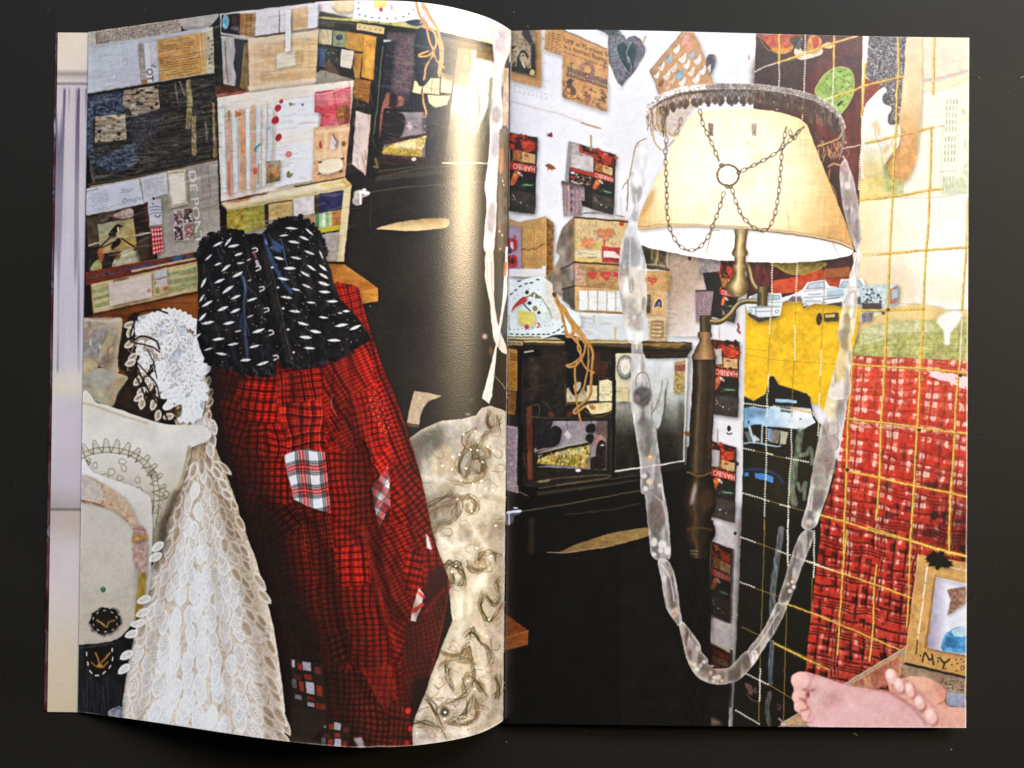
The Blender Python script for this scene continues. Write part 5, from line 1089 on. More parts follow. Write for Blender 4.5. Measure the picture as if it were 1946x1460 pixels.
# ---------------------------------------------------------------- the picture on the right page
def art_right():
    RP = np.array([(970.5, 40), (1860, 40), (1860, 1400), (956, 1400), (956.4, 1376)], float)
    fill(RP, 'd9dae4', n=[(70, 70, 10), (3, 3, 5)])
    pick = lambda sx, ox, oy, l: np.array([(ox + x / sx, oy + y / sx) for x, y in l])
    A1 = lambda l: pick(6.95, 950, 40, l); A2 = lambda l: pick(6.95, 950, 230, l); A3 = lambda l: pick(6.95, 1200, 50, l); A4 = lambda l: pick(4.633, 1430, 50, l); A5 = lambda l: pick(3.946, 1180, 140, l)
    A6 = lambda l: pick(5.509, 950, 390, l); A7 = lambda l: pick(5.121, 950, 630, l); A8 = lambda l: pick(5.56, 950, 860, l); B2 = lambda l: pick(5.213, 1290, 470, l); B3 = lambda l: pick(5.213, 1290, 730, l); B4 = lambda l: pick(3.65, 1180, 990, l)
    B5 = lambda l: pick(4.055, 1560, 340, l); B6 = lambda l: pick(3.651, 1500, 660, l); B7 = lambda l: pick(3.842, 1470, 1010, l)
    with clip(RP):
        # ---- wall with clippings
        fill([(1300, 480), (1420, 480), (1415, 560), (1340, 640), (1270, 640), (1270, 470)], lambda X, Y: ramp([(0, '9a8270'), (.45, 'b29c8c'), (.75, 'cfc4c0'), (1, 'd8d8e2')], np.clip((X - 1270) / 260 + (Y - 470) / 260, 0, 1)), n=[(3, 3, 14)])
        sline(A1([(150, 1065), (500, 1160), (780, 1230), (1060, 1330)]), 2, 'b7a6a4', .8, bl=1)
        for y in (860, 900, 930): 
            A = A1([(190, y), (640, y + 120)]); dash(A, 4, 3, 1.1, '8d8e9a', .7)
        dash(A1([(550, 780), (640, 800)]), 5, 2, 1.2, 'a09a98', .7); dash(A1([(560, 390), (650, 460)]), 3, 2, 1.2, '7d8496', .7); dash(A1([(555, 130), (590, 150)]), 3, 2, 1.2, '8d94a6', .7); line(A1([(556, 235), (590, 242)]), 1.6, '6a7080', .7)
        # clipping with two faces
        fill(A1([(148, 118), (545, 118), (548, 885), (150, 790)]), 'b98b58', n=[(14, 14, 12), (3, 3, 10)])
        fill(A1([(158, 118), (470, 118), (472, 740), (156, 662)]), '93826a', n=[(4, 4, 40), (2, 2, 24)])
        sfill(A1([(300, 130), (380, 130), (400, 190), (440, 280), (400, 310), (340, 240), (305, 200)]), '2e2a28', .9); fill(A1([(415, 320), (470, 300), (472, 720), (412, 700)]), '2b2623', .95); fill(A1([(160, 600), (412, 640), (412, 710), (158, 655)]), '1f1b18')
        sfill(A1([(160, 340), (210, 340), (260, 400), (250, 440), (200, 380), (160, 370)]), '1d1a17'); sfill(A1([(255, 450), (280, 400), (330, 400), (370, 460), (365, 500), (330, 440), (290, 430), (260, 470)]), '1d1a17'); sfill(A1([(240, 470), (270, 480), (300, 560), (350, 600), (340, 650), (230, 640), (225, 560)]), '24201c'); ell(*A1([(220, 410)])[0], 7, 9, 'a8957a'); ell(*A1([(305, 490)])[0], 6, 9, 'a8957a'); line(A1([(300, 560), (325, 610)]), 4, 'c2b092'); line(A1([(190, 560), (175, 620)]), 5, '3a322a')
        for x, y in ((175, 410), (215, 412), (270, 470), (310, 465)): ell(*A1([(x, y)])[0], 1.8, 1.1, '1d1a17')
        ell(*A1([(428, 685)])[0], 5.2, 5.6, 'c2a070'); dash(A1([(165, 190), (400, 300)]), 4, 2, 1.4, '5a4c3c', .8); dash(A1([(165, 240), (260, 260)]), 4, 2, 1.4, '5a4c3c', .8); line(A1([(160, 265), (460, 340)]), 1, '3a3028', .6); line(A1([(156, 662), (472, 742)]), 1.4, '1d1a17', .8)
        # newspaper headline clipping
        NP = A1([(600, 118), (820, 118), (1420, 370), (1440, 560), (1412, 1210), (826, 1020), (828, 465), (585, 380)])
        fill(NP, 'bd8e5e', n=[(20, 20, 14), (3, 3, 10)])
        line(A1([(830, 122), (1405, 370)]), 2, '5a4a40', .7)
        with clip(NP):
            for k in range(9): dash(A1([(640 - k * 4, 150 + k * 30), (800, 200 + k * 31)]), 5, 2, 1.6 if k < 5 else 1.2, '6a4a34', .85)
            d = np.array([1.0, .318]); 
            text('UMP et PS craient fin', A1([(848, 285)])[0], (13, 4.4), (-1.2, -13.5), '4a3a30', .95, fit=92); text('le « moment Bayrou »', A1([(845, 365)])[0], (13, 4.4), (-1.2, -13.5), '4a3a30', .95, fit=94)
            for k in range(2): dash(A1([(850, 405 + k * 12), (1430, 620 + k * 14)]), 4, 2, 1.2, '6a4e3a', .8)
            q = Q(*[tuple(p) for p in A1([(890, 600), (1420, 790), (1415, 890), (880, 720)])]); q.all('8d7268', .75, n=[(2, 2, 60)])
            for k in range(15): u = .03 + k * .067; q.ln([(u, .1), (u, .95)], 1.3, '4c3c3a', .7); q.sln([(u + .01, .5), (u + .03, .25), (u + .05, .5)], 1.2, '4c3c3a', .7)
            q.ln([(0, 1), (1, 1)], 2, '4c3c3a', .8); q.ln([(0, .1), (1, .02)], 1.5, '4c3c3a', .7)
            sline(A1([(1085, 640), (1100, 590), (1160, 570), (1220, 620), (1225, 690), (1190, 720)]), 8, '8e6c64', .9, n=[(2, 2, 50)]); ell(*A1([(1155, 735)])[0], 5, 5.5, '5a4844'); ell(*A1([(1155, 735)])[0], 3, 3, 'a08478')
            for x in (940, 1380): line(A1([(x, 640), (x, 560)]), 1.4, '5a4844'); sline(A1([(x, 560), (x + 25, 570)]), 2, '5a4844')
            for cx, cy in ((910, 880), (1160, 960), (1350, 1060)):
                for k in range(26):
                    x, y = R.gauss(cx, 45), R.gauss(cy, 60); sline(A1([(x, y), (x + R.uniform(-35, 35), y + R.uniform(-30, 30)), (x + R.uniform(-40, 40), y + R.uniform(-20, 40))]), R.uniform(.8, 1.8), R.choice(['3a302e', '6a4c44', '7d5a50']), .75)
            sfill(A1([(890, 790), (950, 780), (960, 850), (1000, 900), (1010, 970), (940, 980), (930, 900), (890, 880)]), '363436', .7); ell(*A1([(1155, 1035)])[0], 6.5, 9, '8e5e50', .8); sline(A1([(835, 960), (850, 1010), (940, 1035), (1020, 1020), (1025, 985)]), 1.6, '4c3a34', .8); sline(A1([(1275, 1090), (1290, 1140), (1350, 1180), (1412, 1180)]), 1.6, '4c3a34', .8)
        fill(A1([(1065, 1335), (1340, 1415), (1340, 1438), (1070, 1358)]), 'b5855a', .9)
        # felt heart
        HT = A1([(1285, 118), (1550, 118), (1630, 200), (1665, 262), (1720, 220), (1780, 208), (1850, 245), (1915, 380), (1890, 520), (1800, 640), (1720, 720), (1650, 800), (1615, 862), (1560, 820), (1500, 680), (1455, 560), (1435, 400), (1440, 200), (1400, 160)])
        fill(spl(HT, True, 3), '6d6c74', n=[(3, 3, 40), (2, 2, 30)]); line(np.vstack([HT[2:], HT[2:3]]), 2.4, '4d5258', .8); fill(A1([(1285, 118), (1550, 118), (1560, 150), (1470, 200), (1440, 200), (1400, 160)]), '4c5b62', .8, n=[(3, 3, 30)])
        sfill(A1([(1545, 330), (1600, 285), (1660, 310), (1680, 345), (1740, 285), (1800, 330), (1790, 440), (1760, 600), (1720, 700), (1640, 600), (1560, 460)]), '2e4248', n=[(3, 3, 24)])
        sfill(A1([(1680, 460), (1720, 500), (1700, 570), (1680, 540)]), '7a7278', .8); sline(A1([(1720, 700), (1740, 620), (1715, 520), (1680, 450), (1690, 370), (1740, 290)]), 1.3, 'c3c6c8', .8); sline(A1([(1720, 700), (1660, 640), (1580, 500), (1545, 380), (1560, 310), (1610, 290)]), 1.2, 'b5bcc0', .6)
        for k in range(70): x, y = R.uniform(1460, 1890), R.uniform(260, 800); ell(*A1([(x, y)])[0], .8, .8, '3a3a44', .55)
        fill(A1([(1640, 870), (1800, 650), (1930, 420), (1960, 420), (1960, 900), (1660, 1000)]), 'd9dae4', 1, bl=1)
        fill(A1([(1440, 560), (1500, 690), (1560, 830), (1610, 870), (1500, 900), (1430, 800)]), 'd9dae4', 1, bl=1)
        line(A1([(1890, 290), (1930, 215)]), 4, 'c09a6a', .8); ell(*A1([(1920, 220)])[0], 2, 2.4, '8fa0b4')
        # shell board
        SB = A3([(675, 80), (830, 85), (900, 230), (980, 450), (1100, 790), (900, 900), (370, 915), (300, 700), (245, 600), (330, 500), (500, 300)])
        fill(SB, 'bd8f66', n=[(16, 16, 16), (3, 3, 12)]); line(A3([(675, 80), (500, 290), (330, 490), (245, 595), (300, 700), (370, 915)]), 2, '7d5f50', .7)
        for x, y, s, c in ((600, 310, 1, 'd6d4d2'), (500, 440, 1, '8ea4b8'), (405, 540, .9, 'd3cfca'), (340, 650, .8, 'd2ccc8'), (470, 655, 1, 'd0cac4'), (560, 560, 1, 'c9beb4'), (630, 650, 1.1, '7fa4c4'), (680, 430, 1.1, 'd2cec8'), (735, 510, 1, 'd4d2d0'), (800, 380, .9, '9aa8b4'), (880, 450, 1.1, 'd0cccc'), (945, 590, 1, 'cfcfcc'), (795, 610, 1, 'd0c9bc'), (860, 700, 1.1, 'd0ccc8'), (680, 740, 1, 'd2cecc'), (545, 730, .9, 'c4a890'), (390, 760, .8, '8a6050'), (480, 800, .8, 'c9a088')):
            fill(A3([(x - 48 * s + 8, y + 34 * s), (x, y - 56 * s), (x + 46 * s, y - 66 * s), (x + 46 * s, y + 30 * s), (x + 10 * s, y + 64 * s)]), '8a664c', .6, bl=1)
            sfill(A3([(x - 50 * s, y + 20 * s), (x - 10 * s, y - 40 * s), (x + 40 * s, y - 70 * s), (x + 38 * s, y + 14 * s), (x, y + 60 * s)]), c, .97, n=[(4, 4, 24)]); sline(A3([(x - 30 * s, y - 14 * s), (x, y - 50 * s)]), 3, '9a6a48', .6)
        sfill(A3([(660, 240), (710, 130), (770, 110), (770, 170), (700, 260)]), 'cf9a90', .95); sfill(A3([(720, 300), (770, 200), (800, 230), (790, 310), (750, 330)]), 'c98a80', .9)
        sfill(A3([(980, 480), (1010, 400), (1060, 375), (1115, 400), (1120, 480), (1090, 580), (1045, 640), (1010, 570)]), '57525a', n=[(4, 4, 30)]); sline(A3([(1100, 410), (1118, 480), (1080, 590)]), 2, '9a8e92', .8); fill(A3([(1005, 545), (1050, 500), (1050, 620), (1035, 620)]), 'c5c6d4', .95); ell(*A3([(1555, 420)])[0], 2, 5, '9a7a70', .8)
        # sweet bag posters (upside down)
        def sweets(tl, tr, br, bl, bag=0.0, dim=1.0):
            q = Q(tl, tr, br, bl); q.all('23201e', n=[(5, 5, 14)])
            S_ = lambda u: bag + (1 - bag) * u
            q.rect(S_(0), 0, 1, .2, '3a1c18')
            for k in range(26):
                u, v = R.random(), R.random() * .22; q.el(S_(u), v, R.uniform(.04, .12) * (1 - bag), R.uniform(.015, .04), R.choice(['b5301e', 'c8401f', '7a1f18', '221614', 'd8633a', '4a2420', 'a8281c']), .85)
            q.poly([(S_(.35), .05), (S_(.75), .08), (.93, .06), (.9, .17), (S_(.6), .22), (S_(.45), .16)], 'c23a1e', .8, n=[(4, 4, 50)])
            q.rect(S_(.1), .2, S_(.55), .34, 'a8622c', .9, n=[(3, 3, 70)]); q.rect(S_(.45), .215, .94, .335, 'c0a070', n=[(5, 5, 14)]); q.lines(S_(.5), .23, .9, .31, 4, 1, '7a5c38', .6); q.el(S_(.62), .245, .08 * (1 - bag), .018, '9a4a24', .9)
            for k in range(9): q.el(S_(.06 + k * .105), .335 + R.uniform(-.01, .012), .035 * (1 - bag), .012, R.choice(['5a3a1c', '8a7a22', '4a2c18', 'b09a2c']), .95)
            q.rect(S_(0), .355, .97, .455, 'b4281e', n=[(4, 4, 12)])
            a = q.P(.965, .372); b = q.P(S_(.12), .372); dn = q.P(.9, .452) - q.P(.9, .372); L = float(np.hypot(*(b - a)))
            text('HARIBO', a, (b - a) / L, dn * 1.32, 'd9cfca', .95 * dim, fit=L, bold=.4)
            q.spoly([(S_(.02), .64), (S_(.1), .53), (S_(.22), .46), (S_(.38), .48), (S_(.3), .56), (S_(.14), .65)], 'c05a2c', .95, n=[(3, 3, 40)]); q.el(S_(.34), .485, .05 * (1 - bag), .016, 'ddd0bc', .95); q.el(S_(.2), .52, .07 * (1 - bag), .022, 'cf8a44', .9); q.ln([(S_(.36), .5), (S_(.46), .52)], 2, 'd8d2c8', .9); q.ln([(S_(.4), .48), (S_(.47), .505)], 1.6, 'd8d2c8', .8)
            q.spoly([(S_(.42), .625), (S_(.7), .61), (S_(.95), .612), (S_(.8), .635), (S_(.5), .65)], '3a7a44', .75, bl=1); q.ln([(S_(.55), .628), (S_(.85), .622)], 1.4, 'b5d0b0', .7)
            q.rect(S_(0), .72, 1, 1, '3a332e', .95, n=[(6, 6, 18)])
            for u, v, r in ((.16, .8, 1.4), (.2, .84, 1.2), (.3, .86, 1), (.42, .875, 2), (.12, .85, 1), (.66, .9, 1.2), (.24, .63, .9), (.3, .6, .8), (.36, .66, .8)): x, y = q.P(S_(u), v); ell(x, y, r, r * .8, 'd4cccc', .8)
            q.ln([(S_(.12), .77), (S_(.22), .83)], 1.3, 'b8a8a4', .7); q.ln([(.965, 0), (.965, .46)], 1.4, '55514e', .7)
            return q
        sweets((969.5, 253), (1021.5, 262), (1017, 407.5), (968, 401))
        q = sweets(*[tuple(p) for p in A2([(915, 272), (1537, 455), (1500, 1245), (930, 1080)])], bag=.5)
        fill(A2([(910, 272), (1060, 320), (1080, 400), (1240, 490), (1240, 690), (925, 620), (905, 820), (858, 790)]), 'a59ca0', n=[(5, 5, 34)]); fill(A2([(940, 440), (1225, 490), (1235, 680), (935, 610)]), 'bdb5b8', n=[(9, 6, 40)]); fill(A2([(908, 274), (940, 285), (905, 820), (860, 785)]), '8a868e', .9)
        fill(A2([(1040, 320), (1085, 335), (1090, 400), (1300, 470), (1300, 500), (1045, 420)]), 'b4301e', .9, n=[(3, 3, 40)]); fill(A2([(1080, 340), (1240, 380), (1240, 450), (1095, 400)]), '4a2420', .9, n=[(3, 3, 50)]); ell(*A2([(1080, 460)])[0], 2, 2, '7a6a60')
        fill(A2([(930, 622), (1240, 690), (1230, 770), (935, 690)]), 'b8301f'); fill(A2([(918, 660), (1230, 745), (1200, 880), (1115, 890), (915, 830)]), '211d1c', n=[(3, 3, 16)]); speckle(A2([(990, 700), (1220, 760), (1190, 870), (950, 820)]), 70, .6, 1.7, ['8a7e74', 'd0c8c4', '5a4a40', 'a8452c'], .85); fill(A2([(935, 670), (985, 680), (985, 710), (935, 700)]), 'd0ccd4'); fill(A2([(930, 720), (985, 735), (985, 770), (930, 755)]), 'a82c20'); sline(A2([(945, 800), (1020, 830), (1090, 825)]), 3, 'd3cec8', .7)
        NPQ = A2([(815, 795), (1120, 885), (1122, 1055), (1082, 1060), (1082, 1255), (845, 1265)]); fill(NPQ, 'a38c92', n=[(4, 4, 14)]); fill(A2([(815, 790), (1115, 860), (1118, 895), (815, 835)]), '5a4844', .9)
        with clip(NPQ):
            for k in range(18): dash(A2([(830, 850 + k * 24), (900, 862 + k * 24)]), 4, 1.5, 1.3, '5a444a', .8); dash(A2([(920, 870 + k * 22), (1115, 910 + k * 22)]), 5, 2, 1.3, '4c3a42', .8)
            for k in range(4): ell(*A2([(945, 890 + k * 95)])[0], 3, 4, '4c3a42', .7)
            line(A2([(910, 850), (925, 1260)]), 1.4, 'c4b4b8', .7)
        line(A2([(1205, 200), (1205, 390)]), 3.6, 'b58f6c', .9); fill(A2([(1140, 345), (1245, 375), (1245, 395), (1140, 368)]), 'a87c66', .7)
        fill(A2([(615, 140), (635, 185), (655, 170), (690, 150), (695, 215), (675, 225), (655, 205), (635, 222)]), '8a2a30', .95); sfill(A2([(600, 590), (640, 570), (680, 580), (710, 600), (740, 635), (700, 645), (660, 640), (630, 620)]), '96481f', .95); line(A2([(640, 630), (637, 655)]), 1.6, '96481f'); line(A2([(692, 640), (690, 660)]), 1.6, '96481f')
        # ---- stacked cartons at the left
        fill(A6([(90, 150), (200, 185), (480, 125), (560, 185), (555, 740), (480, 800), (90, 740)]), 'c39c66', n=[(8, 20, 18)])
        fill(A6([(485, 130), (560, 185), (556, 690), (490, 740)]), '94642e', n=[(5, 5, 40)]); fill(A6([(215, 180), (488, 125), (488, 660), (220, 668)]), 'c49a60', n=[(3, 3, 20), (3, 30, 20)])
        for k in range(13): x = 232 + k * 19.5; line(A6([(x, 178 - k * 4), (x, 655)]), 1.1, '8a6636', .55)
        for k in range(30): dash(A6([(222, 200 + k * 15), (475, 190 + k * 15)]), 3, 2, .9, '7d5a2e', .5)
        sline(A6([(225, 470), (260, 455), (290, 480), (330, 460), (370, 470), (410, 440), (440, 420), (465, 415)]), 1.6, '5a3c1c', .85); sline(A6([(100, 160), (200, 185), (330, 165), (480, 125)]), 3, 'b5895a', .8)
        for k in range(22): x, y = R.uniform(492, 550), R.uniform(190, 700); line(A6([(x, y), (x + 18, y + 8)]), 1.5, '4a2f14', .6)
        fill(A6([(90, 215), (215, 222), (222, 720), (90, 730)]), '9d8ca6', n=[(9, 9, 16)]); 
        for y0 in (355, 530): fill(A6([(90, y0), (150, y0 - 5), (178, y0 + 20), (176, y0 + 100), (150, y0 + 130), (90, y0 + 135)]), 'b02434'); 
        fill(A6([(110, 390), (140, 390), (140, 470), (110, 470)]), 'c9bcc8'); ell(*A6([(105, 480)])[0], 4, 6, '2e2a6a'); ell(*A6([(125, 590)])[0], 5, 6, '3a1a24'); sline(A6([(150, 330), (165, 350), (165, 320)]), 2, 'b03444'); dash(A6([(120, 665), (200, 670)]), 5, 2, 2, '6d5c74', .8)
        fill(A6([(90, 670), (440, 668), (440, 640), (480, 640), (486, 760), (90, 750)]), 'd3cfd6', n=[(14, 14, 8)])
        # boxes with hearts
        sfill(A6([(590, 480), (640, 280), (720, 170), (800, 120), (900, 95), (1150, 100), (1300, 130), (790, 145), (790, 1090), (700, 1010), (500, 810), (620, 560)]), '85766a', .95, n=[(12, 16, 50), (4, 8, 24)])
        fill(A6([(775, 130), (1345, 150), (1260, 630), (780, 600)]), 'ccb083', n=[(9, 9, 14)]); fill(A6([(720, 180), (778, 132), (780, 600), (740, 560)]), '7d6450', .9, n=[(4, 12, 40)]); line(A6([(780, 130), (1345, 178)]), 3, '3a2018', .9)
        for x in (940, 1095): line(A6([(x, 150), (x, 420)]), 1.4, 'b58a5c', .7)
        for cx, hh in ((865, 270), (1020, 200), (1190, 290)):
            for k in range(40): x, y = R.gauss(cx, 22), R.uniform(170, 170 + hh); line(A6([(x, y), (x + R.uniform(-14, 14), y + R.uniform(-16, 16))]), 1.2, R.choice(['7d7468', '5d564e', 'a09688']), .7)
        def heart(p, sx, sy, c, a=1, net=None):
            t = np.linspace(0, 2 * math.pi, 22, endpoint=False); hp = np.stack([p[0] + sx * np.sin(t) ** 3, p[1] - sy * (.82 * np.cos(t) - .32 * np.cos(2 * t) - .12 * np.cos(3 * t) - .06 * np.cos(4 * t))], 1)
            fill(hp, c, a, n=[(3, 3, 40)])
            if net:
                with clip(hp):
                    for k in range(-5, 6): line([(p[0] + k * 5 - 16, p[1] - 18), (p[0] + k * 5 + 16, p[1] + 18)], 1.2, net, .7); line([(p[0] + k * 5 + 16, p[1] - 18), (p[0] + k * 5 - 16, p[1] + 18)], 1.2, net, .7)
        heart(A6([(1105, 300)])[0], 16.5, 13.5, 'b85a30', net='d8b080'); heart(A6([(920, 400)])[0], 13, 13, 'bd5a34', net='d8b488'); heart(A6([(1215, 485)])[0], 9, 11, 'b05a30', net='d0a878'); line(A6([(1095, 370), (1095, 440)]), 3, 'b0482c')
        fill(A6([(790, 470), (1060, 475), (1065, 600), (790, 590)]), 'd0c3a4', n=[(9, 4, 30)]); fill(A6([(790, 400), (860, 400), (850, 440), (790, 450)]), 'cfae4c', .6, bl=1); fill(A6([(970, 410), (1070, 420), (1070, 450), (970, 445)]), 'd0ac3c', .7, bl=1); fill(A6([(800, 540), (1060, 560), (1060, 600), (800, 590)]), 'c9a446', .6, bl=1)
        sline(A6([(810, 480), (850, 510), (830, 520)]), 1.5, '7a7468', .8); sline(A6([(860, 500), (940, 515), (1020, 520)]), 1.5, '8a8478', .7); sline(A6([(930, 550), (1010, 550)]), 2, '4a4238', .7)
        fill(A6([(1070, 430), (1265, 450), (1262, 610), (1070, 600)]), 'b8343a', n=[(4, 4, 20)]); fill(A6([(1085, 480), (1210, 490), (1260, 540), (1255, 560), (1085, 550)]), 'd3c8c2'); line(A6([(1090, 580), (1250, 590)]), 3, '94222c', .8); ell(*A6([(1275, 200)])[0], 5, 4, 'c04430')
        line(A6([(780, 600), (1000, 618), (1262, 635)]), 4, '42281c', .9)
        # second box
        fill(A6([(655, 660), (785, 600), (785, 860), (650, 880)]), '6d6258', .9, n=[(5, 12, 40)]); fill(A6([(730, 650), (780, 610), (780, 770), (740, 790)]), 'b9b4b0', .6, bl=2)
        fill(A6([(785, 610), (1262, 640), (1520, 690), (1790, 690), (1770, 905), (785, 850)]), 'b58f5c', n=[(9, 9, 16)]); fill(A6([(790, 620), (880, 630), (890, 840), (790, 840)]), 'b08c80', .8, n=[(3, 3, 70)]); fill(A6([(900, 655), (1262, 675), (1262, 850), (900, 835)]), 'a07a4c', .8, n=[(5, 5, 46)])
        for x, y, s in ((972, 735, 10), (1110, 740, 11), (1235, 735, 9), (1600, 790, 10)): heart(A6([(x, y)])[0], s, s * .92, 'b82f2c', net='c9604c')
        dash(A6([(920, 840), (1240, 855)]), 3, 3, 3, '8a6840', .6); line(A6([(785, 850), (1262, 880)]), 2, '6a4a2a', .8); line(A6([(655, 885), (780, 848)]), 3, '2c2420', .9); line(A6([(640, 670), (790, 600)]), 2.4, '2c2420', .8)
        # photo edge behind tube
        fill(A6([(1490, 425), (1760, 485), (1755, 665), (1500, 645)]), '5a4a34', n=[(4, 4, 50)]); sfill(A6([(1510, 500), (1570, 480), (1590, 560), (1540, 620)]), '2c2a1c', .9); line(A6([(1600, 455), (1590, 560)]), 4, '8a7a48', .8); line(A6([(1660, 470), (1650, 560), (1625, 630)]), 3, 'c0a878', .8); dash(A6([(1530, 620), (1750, 640)]), 4, 2, 3, 'b5b0a8', .7); line(A6([(1752, 500), (1750, 640)]), 3, 'c8a890', .8); line(A6([(1510, 655), (1770, 680)]), 4, '2e1c12', .9)
        for k in range(5): dash(A6([(1530, 720 + k * 30), (1700, 740 + k * 30)]), 3, 3, 2, 'c9ad80', .6)
        # third box with white cards
        fill(A6([(660, 890), (785, 855), (785, 1090), (660, 1000)]), '4e463e', .9, n=[(4, 14, 30)]); fill(A6([(785, 855), (1290, 880), (1750, 915), (1745, 1170), (785, 1120)]), 'c29c68', n=[(9, 9, 16)]); fill(A6([(830, 895), (1280, 905), (1285, 1120), (832, 1100)]), 'd6dade', n=[(14, 14, 8)])
        for x in (925, 1025, 1122, 1215): line(A6([(x, 900), (x, 1110)]), 1.8, 'a08a6c', .9)
        fill(A6([(1540, 940), (1580, 945), (1575, 1130), (1535, 1130)]), '54463c', n=[(4, 4, 40)]); sfill(A6([(1615, 1080), (1640, 1010), (1670, 985), (1695, 1010), (1695, 1080), (1660, 1060)]), '3d3a58', n=[(3, 3, 40)]); sline(A6([(1610, 1090), (1625, 1020), (1670, 975), (1705, 1010), (1702, 1090)]), 1.8, 'dcd4cc', .8); fill(A6([(1660, 1020), (1685, 1020), (1680, 1050), (1660, 1050)]), 'b09088', .8); line(A6([(790, 1130), (1280, 1145), (1745, 1170)]), 2.4, 'a07848', .9)
        # fourth box, graph paper
        fill(A6([(785, 1120), (1745, 1170), (1735, 1435), (785, 1425)]), 'd5d9de', n=[(9, 9, 8)]); 
        for k in range(46): x = 820 + k * 16; line(A6([(x, 1165), (x, 1410)]), 1.1, 'a9b3c4', .6)
        for k in range(15): line(A6([(810, 1165 + k * 17), (1560, 1180 + k * 16)]), 1, 'a9b3c4', .55)
        line(A6([(985, 1160), (985, 1230)]), 3, 'bca888', .8); line(A6([(1210, 1290), (1210, 1410)]), 4, 'c0a67c', .9); fill(A6([(1555, 1170), (1745, 1175), (1735, 1430), (1560, 1420)]), 'cdb48a'); fill(A6([(1580, 1210), (1720, 1215), (1715, 1395), (1580, 1390)]), '94744e', n=[(4, 4, 16)])
        for k in range(4): dash(A6([(1595, 1240 + k * 42), (1700, 1245 + k * 42)]), 7, 2, 3, 'cdbca0', .9)
        fill(A6([(1740, 690), (1790, 690), (1770, 910), (1745, 910)]), '9c7a48', .7)
        # crochet food cover
        fill(spl(A6([(86, 890), (130, 840), (230, 790), (330, 760), (440, 745), (500, 790), (545, 830), (560, 920), (600, 1010), (660, 1060), (740, 1090), (830, 1150), (850, 1260), (760, 1330), (640, 1360), (480, 1390), (86, 1395)]), True), 'd3dce2', n=[(14, 14, 12), (3, 3, 8)])
        sfill(A6([(480, 800), (545, 830), (560, 920), (620, 1030), (700, 1090), (650, 1200), (560, 1180), (490, 1000)]), 'ccc7bb', .8, n=[(3, 3, 30)], bl=1)
        for x, y, a in ((120, 935, -.7), (165, 895, -.5), (215, 853, -.4), (275, 825, -.3), (330, 815, -.2), (400, 782, 0), (205, 798, -.3), (120, 1352, 0), (182, 1355, 0), (240, 1358, 0), (292, 1355, 0), (350, 1358, 0), (405, 1358, 0), (458, 1357, 0), (510, 1354, 0), (568, 1338, -.5), (612, 1310, -.7), (655, 1275, -.8), (668, 1330, -.3)):
            x, y = A6([(x, y)])[0]; line([(x - 2.2 * math.cos(a), y - 2.2 * math.sin(a)), (x + 2.2 * math.cos(a), y + 2.2 * math.sin(a))], 2.2, '2a2c2e', .95)
        for k in range(11): ell(*A6([(102, 1165 + k * 14)])[0], .8, .8, '3a4048'); ell(*A6([(110 + k * 40, 1300 + (k % 3) * 3 - max(0, k - 5) * 8)])[0], .9, .9, '3a4048')
        for x, y in ((150, 975), (190, 945), (235, 918), (300, 885), (395, 890), (430, 1020), (425, 1045), (480, 1040), (510, 1080), (540, 1180), (550, 1250)): ell(*A6([(x, y)])[0], .9, .9, '4a5058')
        sfill(A6([(120, 1125), (140, 1070), (190, 1010), (240, 965), (280, 970), (270, 1010), (200, 1050), (150, 1090)]), 'bb2a2c'); sline(A6([(275, 965), (320, 945)]), 2, '5a6a3a'); sline(A6([(270, 975), (200, 1030)]), 1.4, 'e08078', .7)
        sfill(A6([(320, 940), (350, 910), (390, 935), (430, 960), (400, 980), (345, 965)]), '66683c', .9, cut=(5, 5, .3)); sline(A6([(420, 960), (480, 1040), (520, 1120), (548, 1190)]), 3, '7d7a50', .6, n=[(3, 3, 60)])
        ell(*A6([(283, 915)])[0], 3.6, 3.6, '4a302c'); ell(*A6([(312, 1028)])[0], 4.2, 3, '23262a'); line(A6([(245, 1035), (320, 1110)]), 2, '2a2c2e', .9); ell(*A6([(370, 1085)])[0], 5, 5, '9a8458'); fill(A6([(390, 1130), (410, 1105), (432, 1130), (410, 1152)]), '3d3a2c'); 
        sfill(A6([(190, 1110), (240, 1105), (300, 1120), (360, 1130), (370, 1200), (355, 1265), (280, 1270), (200, 1250), (190, 1200)]), 'd6c765', .92, n=[(5, 5, 24)])
        ell(*A6([(283, 1278)])[0], 4.2, 4.6, 'bb2c2c'); ell(*A6([(281, 1270)])[0], 1.3, 1.3, 'e8b0a8'); sline(A6([(395, 1240), (415, 1260), (400, 1285)]), 2.6, 'c0403c'); sfill(A6([(400, 1150), (500, 1130), (550, 1190), (500, 1240), (420, 1220)]), 'b7c9be', .5, n=[(5, 5, 50)])
        for k in range(14): ell(*A6([(100 + k * 24, 1385 + R.uniform(-4, 4))])[0], 2.4, 1.4, R.choice(['3d4420', '6d7428', '8a3020', '5a6a24']), .9)
        fill(A6([(86, 1388), (480, 1395), (1740, 1430), (1900, 1430), (1900, 1450), (86, 1412)]), 'c8b684', .9)
        sline(A6([(470, 1392), (600, 1375), (690, 1355)]), 2, 'd9d9d4', .9)
        # ---- black cabinet
        fill([(960, 860), (1312, 850), (1312, 1392), (950, 1392)], '0d0b09', n=[(20, 20, 4)])
        CAB = A7([(72, 80), (1250, 95), (1870, 110), (1870, 190), (1840, 195), (1830, 500), (1815, 1330), (1600, 1370), (1120, 1430), (400, 1530), (62, 1480)])
        fill(CAB, '1f1a16', n=[(14, 14, 10), (3, 3, 10)])
